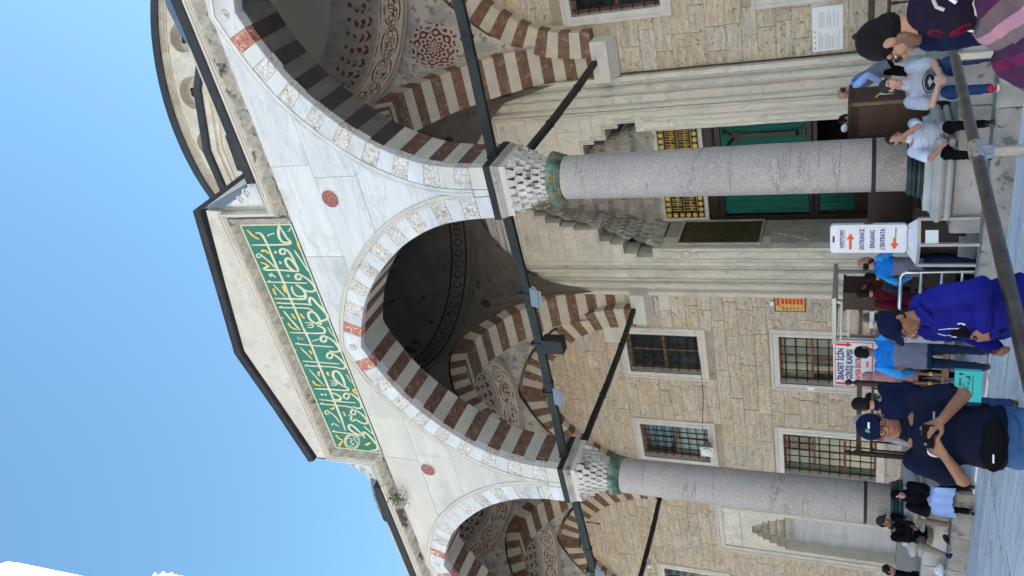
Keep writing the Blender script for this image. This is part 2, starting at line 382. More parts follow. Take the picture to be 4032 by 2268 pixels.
def blocky(name, label, xs, y0, y1, z0, z1, material, joint=.012, cat='step'):
    """a run of stone blocks along x, each a part"""
    t = thing(name, label, cat, ((xs[0]+xs[-1])/2, (y0+y1)/2, z0)); rng = random.Random(int(abs(xs[0])*10))
    for a, b in zip(xs[:-1], xs[1:]):
        dz, dy = rng.uniform(-.012, .004), rng.uniform(-.015, .015)
        q = MB(); n = 9; c = .022
        # worn front edge
        rows = []
        for i in range(n+1):
            x = a+joint/2+(b-a-joint)*i/n; e = rng.uniform(0, .018); ch = c+rng.uniform(0, .02)
            rows.append([(x, y0+dy+rng.uniform(-.006, .006), z0), (x, y0+dy+e*.5, z1-ch+dz), (x, y0+dy+ch, z1+dz-e*.2), (x, y1, z1+dz), (x, y1, z0)])
        vs = [p for r_ in rows for p in r_]; fs = []
        for i in range(n):
            for k in range(5):
                k2 = (k+1) % 5; fs.append((i*5+k, i*5+k2, (i+1)*5+k2, (i+1)*5+k))
        fs += [(4, 3, 2, 1, 0), tuple(n*5+k for k in range(5))]
        q.add(vs, fs); q.make('stone_block', material, t)
    return t
blocky('stone_step', 'low worn grey stone step in front of the right column, under the metal stand', [-7.6, -6.75, -4.6, -2.4, -.2, 2.2, 5], 11.27, 11.63, -.02, .30, 'stepstone')
blocky('stone_step', 'low worn grey stone step below the seated man pulling on his sock', [-26, -23.8, -21.3, -18.6, -16.0, -13.65, -12.75, -11.62], 11.27, 11.63, -.02, .30, 'stepstone')
blocky('stylobate', 'raised marble platform edge the two seated men sit on', [-6.66, -4.7, -2.5, -.4, 2.2, 5], 11.64, 12.9, 0, .69, 'stylobate', cat='platform')
blocky('stylobate', 'raised marble platform edge carrying the left column', [-26, -23.5, -21, -18.3, -16.1, -14.05, -12.16], 11.64, 12.9, 0, .69, 'stylobate', cat='platform')
q = MB(); q.box(-6.66, 8, 12.91, 19.4, 0, .685); q.make('portico_floor', 'stylobate', kind='structure')
q = MB(); q.box(-30, -12.16, 12.91, 19.4, 0, .685); q.make('portico_floor', 'stylobate', kind='structure')
q = MB(); q.box(-26, -13.0, 11.60, 11.635, .60, .66)

# ================================================================== COLUMNS
def column(x, label):
    t = thing('granite_column', label, 'column', (x, 12.1, .69), 'granite columns of the portico'); y = 12.1
    def sq(prof, name, m_, hw_extra=0):
        q = MB(); vs = []; 
        for h, z in prof: vs += [(x-h, y-h, z), (x+h, y-h, z), (x+h, y+h, z), (x-h, y+h, z)]
        fs = []
        for i in range(len(prof)-1):
            for k in range(4): k2 = (k+1) % 4; fs.append((i*4+k, i*4+k2, (i+1)*4+k2, (i+1)*4+k))
        fs += [(3, 2, 1, 0), tuple(4*(len(prof)-1)+k for k in range(4))]
        q.add(vs, fs); return q.make(name, m_, t)
    sq([(.595, .69), (.62, .70), (.635, .73), (.62, .775), (.575, .785), (.575, .80)], 'base_slab', 'stylobate')
    sq([(.575, .801), (.62, .81), (.645, .85), (.645, .89), (.60, .94), (.54, .965), (.52, .99), (.515, 1.05)], 'base_moulding', 'stylobate')
    q = MB(); q.lathe([(.50, 1.05), (.515, 1.065), (.50, 1.085), (.515, 1.10), (.505, 1.13), (.47, 1.14), (.50, 1.16), (.47, 1.18), (.455, 1.20), (.475, 1.215), (.45, 1.25), (.425, 1.27)], (x, y, 0), 40)
    q.make('bronze_base_ring', 'patina_dark', t, smooth=True)
    q = MB(); pr = [(.408, 1.27), (.408, 1.3), (.403, 1.70)]
    q.lathe([(.408, 1.262), (.404, 1.675)], (x, y, 0), 48); q.make('lower_drum', 'granite_base', t, smooth=True)
    q = MB(); q.lathe([(.409, 1.675), (.411, 1.685), (.411, 1.725), (.409, 1.735)], (x, y, 0), 48); q.make('iron_band', 'iron_black', t, smooth=True)
    q = MB(); q.lathe([(.404, 1.735), (.400, 3), (.392, 4.6), (.382, 5.8), (.376, 6.58), (.382, 6.62)], (x, y, 0), 48); q.make('shaft', 'granite', t, smooth=True)
    q = MB(); q.lathe([(.385, 6.60), (.41, 6.615), (.40, 6.64), (.425, 6.665), (.415, 6.70), (.445, 6.73), (.46, 6.79), (.47, 6.83), (.43, 6.85), (.38, 6.86)], (x, y, 0), 48); q.make('bronze_collar', 'patina', t, smooth=True)
    # muqarnas capital: tiers of small wedges that grow from the round shaft to the square abacus
    NT = 5; zs = [6.86, 7.0, 7.13, 7.26, 7.39, 7.52]
    q = MB()
    q.lathe([(.29, 6.85), (.30, 7.0)], (x, y, 0), 24)
    q.lathe([(.30, 6.995), (.34, 7.25)], (x, y, 0), 24); q.box(x-.36, x+.36, y-.36, y+.36, 7.25, 7.5); q.make('capital_core', 'soot_shade', t)  # near-black core: shade of the gaps between cells put into its colour
    for k in range(NT):
        q = MB(); u = (k+.6)/NT; z0, z1 = zs[k]+(.02 if k else -.0), zs[k+1]; N = 20
        for i in range(N):
            a = 2*pi*(i+.5*(k % 2))/N; pw = 2+u*u*9
            rs = 1/((abs(cos(a))**pw+abs(sin(a))**pw)**(1/pw)); ro = (.325+.175*u)*(rs*u+1*(1-u)); ri = ro-.11
            if k == 0: ro, ri = .350, .26
            hw = pi*ro/N*.80; ca, sa = cos(a), sin(a)
            def P(r_, s_, z): return (x+ca*r_-sa*s_, y+sa*r_+ca*s_, z)
            zb_ = z0-.07
            q.add([P(ri, -hw, z1), P(ri, hw, z1), P(ro, hw*1.12, z1), P(ro, -hw*1.12, z1), P(ro, hw*1.0, z1-.05), P(ro, -hw*1.0, z1-.05),
                   P(ro-.02, hw*.5, zb_), P(ro-.02, -hw*.5, zb_), P(ri, hw*.6, zb_), P(ri, -hw*.6, zb_), P(ro+.012, 0, z1-.035)],
                  [(0, 1, 2, 3), (3, 2, 10), (2, 4, 10), (4, 5, 10), (5, 3, 10), (4, 6, 7, 5), (6, 8, 9, 7), (2, 1, 8, 6, 4), (3, 5, 7, 9, 0), (0, 9, 8, 1)])
        q.make('muqarnas_tier', 'capital_stone', t)
    q = MB(); q.box(x-.478, x+.478, y-.478, y+.478, 7.50, 7.62)
    q.make('abacus_block', 'marble_cream', t)
    sq([(.482, 7.62), (.485, 7.66), (.495, 7.665), (.495, 7.70), (.508, 7.705), (.508, 7.775)], 'abacus_moulding', 'frieze')
    q = MB(); q.box(x-.525, x+.525, y-.525, y+.525, 7.775, 7.90); q.make('iron_collar_band', 'iron_green', t)
    return t
column(COLX[1], 'thick grey granite column nearest the camera, behind the two seated men')
column(COLX[2], 'grey granite column further left, behind the seated man and the woman in black')
column(COLX[0], 'granite column beyond the right edge of the picture')
column(COLX[3], 'granite column beyond the left edge of the picture')

# ================================================================== ARCHES
def ring(cx, cz_in, cz_ex, x_of, name, t, faces, yf, yb, flip=False, axis='x', chamfer=.008):
    """voussoirs between two half curves; faces(i) -> material names (front, soffit)"""
    n = (len(cz_in)-1)//2
    for s_ in (1, -1):
        for i in range(n):
            if i == n-1: continue
            a, m_, b = 2*i, 2*i+1, 2*i+2
            poly = [cz_ex[a], cz_ex[m_], cz_ex[b], cz_in[b], cz_in[m_], cz_in[a]]
            g = .004
            poly = [(cx+s_*p[0], p[1]) for p in poly]
            fm, sm = faces(i, s_)
            if s_ < 0: poly = poly[::-1]
            vouss(poly, yf, yb, fm, sm, t, axis, chamfer, i)
    a, b = 2*n-2, 2*n
    pin = [cz_in[a], cz_in[a+1], cz_in[b]]; pex = [cz_ex[a], cz_ex[a+1], cz_ex[b]]
    poly = [(cx+p[0], p[1]) for p in pex]+[(cx-p[0], p[1]) for p in pex[:2][::-1]]+[(cx-p[0], p[1]) for p in pin[:2]]+[(cx+p[0], p[1]) for p in pin[::-1]]
    fm, sm = faces(n-1, 0); vouss(poly, yf, yb, fm, sm, t, axis, chamfer, 99)
def vouss(poly, yf, yb, fm, sm, t, axis, b, i):
    n = len(poly); cx = sum(p[0] for p in poly)/n; cz = sum(p[1] for p in poly)/n
    def sh(p, d):
        r = sqrt((p[0]-cx)**2+(p[1]-cz)**2) or 1; return (p[0]-(p[0]-cx)/r*d, p[1]-(p[1]-cz)/r*d)
    jit = random.uniform(-.006, .006)
    yf += jit
    fr = [sh(p, b*1.4) for p in poly]; md = [sh(p, .0025) for p in poly]
    lay = [(yf, fr), (yf+b, md)]
    two = fm.endswith('*'); fm = fm.rstrip('*')
    if two: lay.append((yf+.17+random.uniform(-.05, .06), md))
    lay.append((yb, md))
    vs = []; 
    for y, pp in lay:
        for p in pp: vs.append((p[0], y, p[1]) if axis == 'x' else (y, p[0], p[1]))
    fs = [tuple(range(n))]; ms = [0]
    for k in range(len(lay)-1):
        for j in range(n):
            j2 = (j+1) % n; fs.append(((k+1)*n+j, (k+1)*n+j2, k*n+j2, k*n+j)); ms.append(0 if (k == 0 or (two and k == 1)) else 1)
    fs.append(tuple((len(lay)-1)*n+j for j in reversed(range(n)))); ms.append(1)
    q = MB(); q.v = vs; q.f = fs; q.m = ms
    q.make('voussoir', [fm, sm], t)
def front_faces(i, s_):
    n = NV
    if s_ == 0: return ('marble*', 'soffit_pale')
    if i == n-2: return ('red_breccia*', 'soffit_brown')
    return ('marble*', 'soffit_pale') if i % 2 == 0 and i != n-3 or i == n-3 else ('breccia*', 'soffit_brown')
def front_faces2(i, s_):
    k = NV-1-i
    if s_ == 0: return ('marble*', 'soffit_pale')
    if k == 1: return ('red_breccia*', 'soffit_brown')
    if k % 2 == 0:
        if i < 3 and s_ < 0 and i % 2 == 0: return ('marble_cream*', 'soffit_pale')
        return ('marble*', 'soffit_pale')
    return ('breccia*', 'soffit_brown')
LBL = {0: 'pointed front arch of the right bay, striped marble over a dark soffit', 1: 'wide pointed arch in the middle, under the green inscription',
       2: 'left front arch beside the small plant, cut by the picture edge', 3: 'front arch beyond the left edge of the picture'}
for bi, cx in enumerate(BAYX):
    t = thing('front_arch', LBL[bi], 'arch', (cx, 12.1, 7.9), 'front arches of the portico')
    ring(cx, IN, EX, None, 'voussoir', t, front_faces2 if bi else (lambda i, s_: (front_faces2(i, s_)[0], {'soffit_pale': 'soot_shade_pale', 'soffit_brown': 'soot_shade'}[front_faces2(i, s_)[1]] if (s_ >= 0 or i > 6) else front_faces2(i, s_)[1])), YF-.012, YB)
    q = MB(); path = [(cx+p[0], p[1]) for p in EX[2:-1]]+[(cx, EX[-1][1])]+[(cx-p[0], p[1]) for p in EX[2:-1][::-1]]
    # sweep turns left = outward from the arch for this direction? keep profile symmetric enough by using negative offsets
    q.sweep(path, [(-.0, 0), (-.0, .022), (-.03, .030), (-.045, .012), (-.06, .014), (-.085, .042), (-.115, .030), (-.125, 0)], YF-.004)
    q.make('arch_moulding', 'marble_cream' if bi > 0 else 'marble', t, smooth=True)
    # carved boss on the key stone
    q = MB(); q.lathe([(.09, 0), (.075, .02), (.05, .028), (.01, .03)], (0, 0, 0), 14)
    q.v = [(cx+p[0], YF-.02-p[2], 12.09+p[1]) for p in q.v]; q.make('carved_boss', 'breccia', t)

def trans_faces(i, s_):
    return ('band_pale', 'band_pale') if (i+NV) % 2 == 0 else ('band_brown', 'band_brown')
TL = {0: 'cross arch at the far right of the portico', 1: 'brown and white striped cross arch behind the nearer column', 2: 'striped cross arch behind the further column, lamps hung before it',
      3: 'dark striped cross arch seen through the left front arch'}
TC = (YB+YW)/2
HALF2 = [(3.13, 7.9), (3.12, 8.4), (3.03, 9.0), (2.82, 9.57), (2.5, 10.12), (2.1, 10.60), (1.7, 11.0), (1.25, 11.34), (.8, 11.60), (.42, 11.75), (.15, 11.81), (0, 11.82)]
IN2 = dens(smoothc(HALF2), NV*2); EX2 = offs(IN2, .43)
TI = [(x*(YW-YB)/2/3.13, z) for x, z in IN2]; TE = [(x*(YW-YB)/2/3.13, z) for x, z in EX2]
for ci, x in enumerate(COLX[:4]):
    t = thing('cross_arch', TL[ci], 'arch', (x, TC, 7.9), 'cross arches of the portico')
    ring(TC, TI, TE, None, 'voussoir', t, trans_faces, x-.5, x+.5, axis='y', chamfer=.004)
    q = MB(); q.box(x-.5, x+.5, YW-.42, YW+.02, 7.42, 7.9)
    q.add([(x-.5, YW-.42, 7.42), (x+.5, YW-.42, 7.42), (x+.5, YW, 7.1), (x-.5, YW, 7.1)], [(0, 1, 2, 3), (0, 3, 2, 1)])
    q2 = MB(); q2.box(x-.50, x+.50, YW-.45, YW+.02, 7.50, 7.90)
    q2.add([(x-.5, YW-.45, 7.50), (x+.5, YW-.45, 7.50), (x+.46, YW-.12, 7.34), (x-.46, YW-.12, 7.34), (x+.46, YW+.01, 7.34), (x-.46, YW+.01, 7.34), (x+.5, YW+.01, 7.5), (x-.5, YW+.01, 7.5)],
           [(0, 1, 2, 3), (3, 2, 4, 5), (1, 6, 4, 2), (0, 3, 5, 7)])
    q2.make('impost_block', 'wallstone_pale', t)
# wall arches against the hall front
WI = IN2; WE = offs(IN2, .42)
def wall_faces(i, s_): return ('band_pale', 'band_pale') if i % 2 else ('band_brown', 'band_brown')
for bi, cx in enumerate(BAYX):
    if bi == 1: continue
    t = thing('wall_arch', {0: 'small striped arch set against the wall above the upper right window', 2: 'small striped arch against the tan wall above the two barred windows', 3: 'small striped arch against the wall beyond the left edge'}[bi], 'arch', (cx, YW, 7.9), 'arches set against the hall wall')
    def shr(p, f=.985): return [(x*f, 7.9+(z-7.9)*f-.12*(z-7.9)/4) for x, z in p]
    ring(cx, shr(WI, .93), shr(WE, 1.0), None, 'voussoir', t, wall_faces, YW-.30, YW+.02, chamfer=.004)

# ================================================================== SPANDRELS, CORNICE, ATTIC
def gable_rows():
    t = thing('spandrel_wall', 'pale marble wall between the arch heads, with two round red discs', 'wall', (-9.35, YF, 7.9))
    rows = [(7.9, 8.55), (8.55, 9.5), (9.5, 10.53), (10.53, 11.49), (11.49, 12.43)]
    rng = random.Random(5)
    def strip(x0f, x1f, z0, z1, mname):
        n = 6; L_ = [(x0f(z0+(z1-z0)*i/n), z0+(z1-z0)*i/n) for i in range(n+1)]; Rr = [(x1f(z0+(z1-z0)*i/n), z0+(z1-z0)*i/n) for i in range(n+1)]
        if Rr[0][0]-L_[0][0] < .02 and Rr[-1][0]-L_[-1][0] < .02: return
        Rr = [(max(r[0], l_[0]+.004), r[1]) for r, l_ in zip(Rr, L_)]
        j = .0035; yf = YF+rng.uniform(-.003, .003)
        q = MB(); vs = []
        for l_, r_ in zip(L_, Rr): 
            g = j if l_[1] == z0 else (-j if l_[1] == z1 else 0)
            vs += [(l_[0]+j, yf, l_[1]+g), (r_[0]-j, yf, r_[1]+g), (r_[0]-j, YB-.03, r_[1]+g), (l_[0]+j, YB-.03, l_[1]+g)]
        fs = [(3, 2, 1, 0), tuple(4*n+k for k in range(4))]
        for i in range(n):
            for k in range(4): k2 = (k+1) % 4; fs.append((i*4+k, i*4+k2, i*4+4+k2, i*4+4+k))
        q.add(vs, fs); q.make('marble_slab', mname, t)
    EB = offs(IN, .44)
    for ci, x in enumerate(COLX[:4]):
        bl = BAYX[ci] if ci < len(BAYX) else None       # bay to the left
        br = BAYX[ci-1] if ci > 0 else x+3.63           # bay to the right
        for z0, z1 in rows:
            def lf(z, b=bl): return b+ext_x(z, EB)
            def rf(z, b=br): return b-ext_x(z, EB)
            mm = 'marble' if x > -9 else 'marble_cream'  # cream copy on the left carries the warm bounce light in its colour
            if z0 < 10.5: strip(lf, rf, z0, z1, mm)
            elif z0 < 11.4:
                strip(lf, lambda z: min(x+.45, rf(z)), z0, z1, mm); strip(lambda z: x+.45, rf, z0, z1, mm)
            else:
                c1 = {1: -7.03, 2: -12.72+0.0}.get(ci, x-1.2); c2 = {1: -5.0, 2: -11.4}.get(ci, x+1.3)
                def clampl(v): return lambda z: min(max(v, lf(z)), rf(z))
                strip(lf, clampl(c1), z0, z1, mm); strip(clampl(c1), clampl(c2), z0, z1, mm); strip(clampl(c2), rf, z0, z1, mm)
    for x in (-5.72, -12.99):
        q = MB(); q.lathe([(.185, 0), (.185, .02), (.18, .024), (.001, .024)], (0, 0, 0), 40); q.v = [(x+p[0]*1.0, YF-p[2], 11.29+p[1]) for p in q.v]
        q.make('red_disc', 'porphyry', t)
        q = MB(); q.lathe([(.215, 0), (.213, .016), (.186, .016)], (0, 0, 0), 40, caps=False); q.v = [(x+p[0], YF-p[2], 11.29+p[1]) for p in q.v]
        q.make('disc_rim', 'marble', t)
    return t
SPW = gable_rows()

def star_band(q, path, w_, y0, lean, unit=.285):
    """carved band of folded lozenges along a path; w_ = width to the left of travel"""
    for i in range(len(path)-1):
        a, b = Vector(path[i]), Vector(path[i+1]); d = (b-a); L_ = d.length; d.normalize(); nrm = Vector((-d.y, d.x)); n = max(1, round(L_/unit)); u = L_/n
        def P(s_, h, o_):
            p = a+d*s_+nrm*(h*w_); return (p.x, y0-o_-lean*h, p.y)
        for k in range(n):
            s0 = k*u; c = s0+u/2
            v = [P(s0, 0, 0), P(s0+u, 0, 0), P(s0+u, 1, .0), P(s0, 1, .0), P(c, .45, .095), P(c, 0, -.055), P(c, 1, .02), P(s0, .5, -.05), P(s0+u, .5, -.05),
                 P(s0+u*.25, .22, .03), P(s0+u*.75, .22, .03), P(s0+u*.25, .78, .035), P(s0+u*.75, .78, .035)]
            q.add(v, [(0, 5, 9), (5, 4, 9), (4, 7, 9), (7, 0, 9), (5, 1, 10), (1, 8, 10), (8, 4, 10), (4, 5, 10),
                      (7, 4, 11), (4, 6, 11), (6, 3, 11), (3, 7, 11), (4, 8, 12), (8, 2, 12), (2, 6, 12), (6, 4, 12)])
            q.f += []
def entab(x0, x1, label, mfr='frieze'):
    t = thing('cornice', label, 'cornice', ((x0+x1)/2, YF, 12.43), 'cornices of the portico')
    q = MB(); star_band(q, [(x0, 12.45), (x1, 12.45)], .185, YF-.01, .10); q.make('carved_frieze', mfr, t, fix=False)
    q = MB(); q.box(x0, x1, YF-.004, YB-.03, 12.431, 12.72); q.make('frieze_backing', mfr, t)
    q = MB(); q.sweep([(x0, 12.63), (x1, 12.63)], [(0, 0), (0, .125), (.018, .135), (.02, .155), (.045, .17), (.05, .20), (.075, .21), (.09, .215), (.09, 0)], YF); q.make('cornice_moulding', 'marble_cream', t)
    q = MB(); q.sweep([(x0, 12.725), (x1, 12.725)], [(0, -.9), (0, .245), (.025, .262), (.03, .25), (.15, .255), (.17, .27), (.19, .262), (.20, .2), (.24, -.9)], YF); q.make('lead_eave', 'lead', t)
    return t
entab(-5.22, 5.2, 'sooty stained star carved cornice with a dark lead edge over the right bay', 'frieze_soot')
entab(-26, -13.60, 'star carved cornice with a dark lead edge over the left bay, beside the plant')

def attic():
    t = thing('attic', 'raised marble attic with a low gable above the green inscription', 'attic', (-9.42, 12.3, 12.43))
    q = MB(); c = -9.42
    H0 = [( -12.93, 14.46), (-11.24, 14.80), (-9.55, 15.20), (-7.7, 14.83), (-5.80, 14.46)]
    body = [(-13.60, 12.45), (-5.21, 12.45), (-5.21, 12.93), (-5.80, 13.3), (-5.80, 14.46), (-7.7, 14.83), (-9.55, 15.20), (-11.24, 14.80), (-12.93, 14.46), (-12.93, 13.3), (-13.60, 12.93)]
    q.prism(body, YF+.02, 13.35); q.make('attic_wall', 'marble_cream', t)
    q = MB()   # upper field leans out a little under the eave
    q.prism([(-12.90, 14.02), (-5.88, 14.02), (-5.84, 14.40), (-7.7, 14.80), (-9.55, 15.17), (-11.24, 14.77), (-12.9, 14.40)], YF-.13, YF+.04, b=.01); q.make('gable_field', 'marble_cream', t)
    # shallow carved scroll relief on the gable field
    q = MB(); rng = random.Random(11)
    for k in range(26):
        x = -12.6+k*.26; zt = 14.46+(1-abs(x+9.5)/3.5)*.70
        z = 14.12+(zt-14.12)*.45; r = .085+.05*rng.random()
        pts = [(x+r*(1-a/9)*cos(a*1.1+k), YF-.13, z+(zt-14.12)*.3*sin(k*2.1)*.6+r*(1-a/9)*sin(a*1.1+k)) for a in range(8)]
        q = MB(); q.tube(pts, .012, 4); q.make('carved_relief', 'marble_cream', t)
    fr = [(-5.19, 12.45), (-6.235, 12.45), (-6.235, 13.79), (-12.605, 13.79), (-12.605, 12.45), (-13.62, 12.45)]
    q = MB(); star_band(q, [(-5.19, 12.45), (-6.05, 12.45)], -.185, YF-.05, .08)
    star_band(q, [(-6.235, 12.45), (-6.235, 13.96)], -.17, YF-.03, .08); star_band(q, [(-6.235, 13.80), (-12.605, 13.80)], -.18, YF-.03, .08)
    star_band(q, [(-12.605, 13.96), (-12.605, 12.45)], -.17, YF-.03, .08); star_band(q, [(-12.79, 12.45), (-13.62, 12.45)], -.185, YF-.05, .08)
    q.make('carved_frieze', 'frieze', t, fix=False)
    q = MB(); pr = [(0, 0), (0, .10), (-.02, .125), (-.035, .12), (-.045, .15), (-.08, .165), (-.085, .19), (-.11, .195), (-.11, 0)]
    q.sweep([(-5.19, 12.63), (-6.03, 12.63), (-6.03, 13.98), (-12.80, 13.98), (-12.80, 12.63), (-13.62, 12.63)], pr, YF); q.make('frame_moulding', 'marble_cream', t)
    q = MB()
    gp = [(-13.02, 14.36), (-12.93, 14.46), (-11.24, 14.80), (-9.55, 15.20), (-7.7, 14.83), (-5.80, 14.46), (-5.70, 14.36)]
    q.sweep(gp[1:-1], [(0, -1.8), (0, .23), (.03, .26), (.04, .245), (.11, .25), (.13, .27), (.16, .26), (.18, -1.8)], YF); q.make('lead_eave', 'lead', t)
    for sx, x0 in ((1, -5.80), (-1, -12.93)):
        # lead clad flank of the attic and the volute that leans on it
        q = MB(); xa = x0+sx*.012
        q.add([(xa, YF-.12, 14.44), (xa, 13.35, 13.98), (xa, 13.35, 12.95), (xa, 12.2, 12.95), (xa, 11.75, 13.45), (xa, YF-.12, 13.75)], [(0, 1, 2, 3, 4, 5)])
        q.make('lead_cladding', 'lead_light', t, fix=False)
        q = MB(); xs = lambda d: x0+sx*d
        pl = [(xs(0), 13.95), (xs(0), 12.9), (xs(.62), 12.9), (xs(.55), 13.0), (xs(.44), 13.06), (xs(.40), 13.18), (xs(.30), 13.24), (xs(.27), 13.38), (xs(.16), 13.46), (xs(.13), 13.64), (xs(.05), 13.74)]
        if sx > 0: pl = pl[::-1]
        q.prism(pl, YF-.06, YF+.22, b=.012); q.make('volute_block', 'marble', t)
        q = MB()
        for (vx, vz, r) in ((.30, 13.20, .10), (.16, 13.42, .085), (.48, 13.02, .06)):
            q.tube([(xs(vx)+r*(1-a/12)*cos(a*.75), YF-.08, vz+r*(1-a/12)*sin(a*.75)) for a in range(11)], .022, 6)
            q.sphere((xs(vx), YF-.07, vz), .03, 8)
        q.make('carved_scroll', 'marble', t, smooth=True)
    return t
attic()
def inscription():
    t = thing('inscription_panel', 'long green panel with cream Arabic calligraphy set above the middle arch', 'inscription', (-9.42, YF-.01, 12.44))
    q = MB(); q.box(-12.60, -6.24, YF-.012, YF+.05, 12.445, 13.785); q.make('panel_board', 'green_paint', t)
    q = MB(); b = .035
    for r in ((-12.60, -6.24, 12.445, 12.445+b), (-12.60, -6.24, 13.785-b, 13.785), (-12.60, -12.60+b, 12.445+b, 13.785-b), (-6.24-b, -6.24, 12.445+b, 13.785-b)):
        q.box(r[0], r[1], YF-.024, YF-.011, r[2], r[3])
    q.make('panel_border', 'cream_paint', t)
    def ribbon(q, pts, wd, y, taper=True):
        P = [Vector((p[0]-9.41, p[1]+12.44)) for p in pts]
        Q = [P[0]]
        for i in range(len(P)-1): Q += [P[i]*.75+P[i+1]*.25, P[i]*.25+P[i+1]*.75]
        Q.append(P[-1]); n = len(Q); vs = []
        for i, p in enumerate(Q):
            d = (Q[min(i+1, n-1)]-Q[max(i-1, 0)])
            if d.length < 1e-6: d = Vector((1, 0))
            d.normalize(); nn = Vector((-d.y, d.x))
            # reed pen: thick on level strokes, thinner on steep ones
            ww = wd*(.75+.45*abs(d.x)); u = min(i, n-1-i)/(n*.15+1e-6)
            if taper and u < 1: ww *= .45+.55*u
            for s_ in (1, -1):
                e = p+nn*s_*ww/2; vs += [(e.x, y, e.y), (e.x, y+.012, e.y)]
        fs = []
        for i in range(n-1):
            a, b_ = i*4, i*4+4; fs += [(a, a+2, b_+2, b_), (a, b_, b_+1, a+1), (a+2, a+3, b_+3, b_+2)]
        q.add(vs, fs)
    q = MB()
    for k_, (wd, pts) in enumerate(STROKES): ribbon(q, pts, wd*.0082, YF-.023-.0004*(k_ % 17))
    for p in DOTS:
        x, z = p[0]-9.41, p[1]+12.44; r = .042; q.prism([(x, z-r), (x+r, z), (x, z+r), (x-r, z)], YF-.023, YF-.011)
    q.make('calligraphy', 'cream_paint', t, fix=False)
    q = MB()
    for k_, g in enumerate(GOLD):
        ribbon(q, g, .045, YF-.031-.0003*k_); ribbon(q, [g[0], ((g[0][0]+g[1][0])/2+.03, (g[0][1]+g[1][1])/2+.02), g[1]], .025, YF-.036-.0003*k_)
    q.make('gilded_leaves', 'gold', t, fix=False)
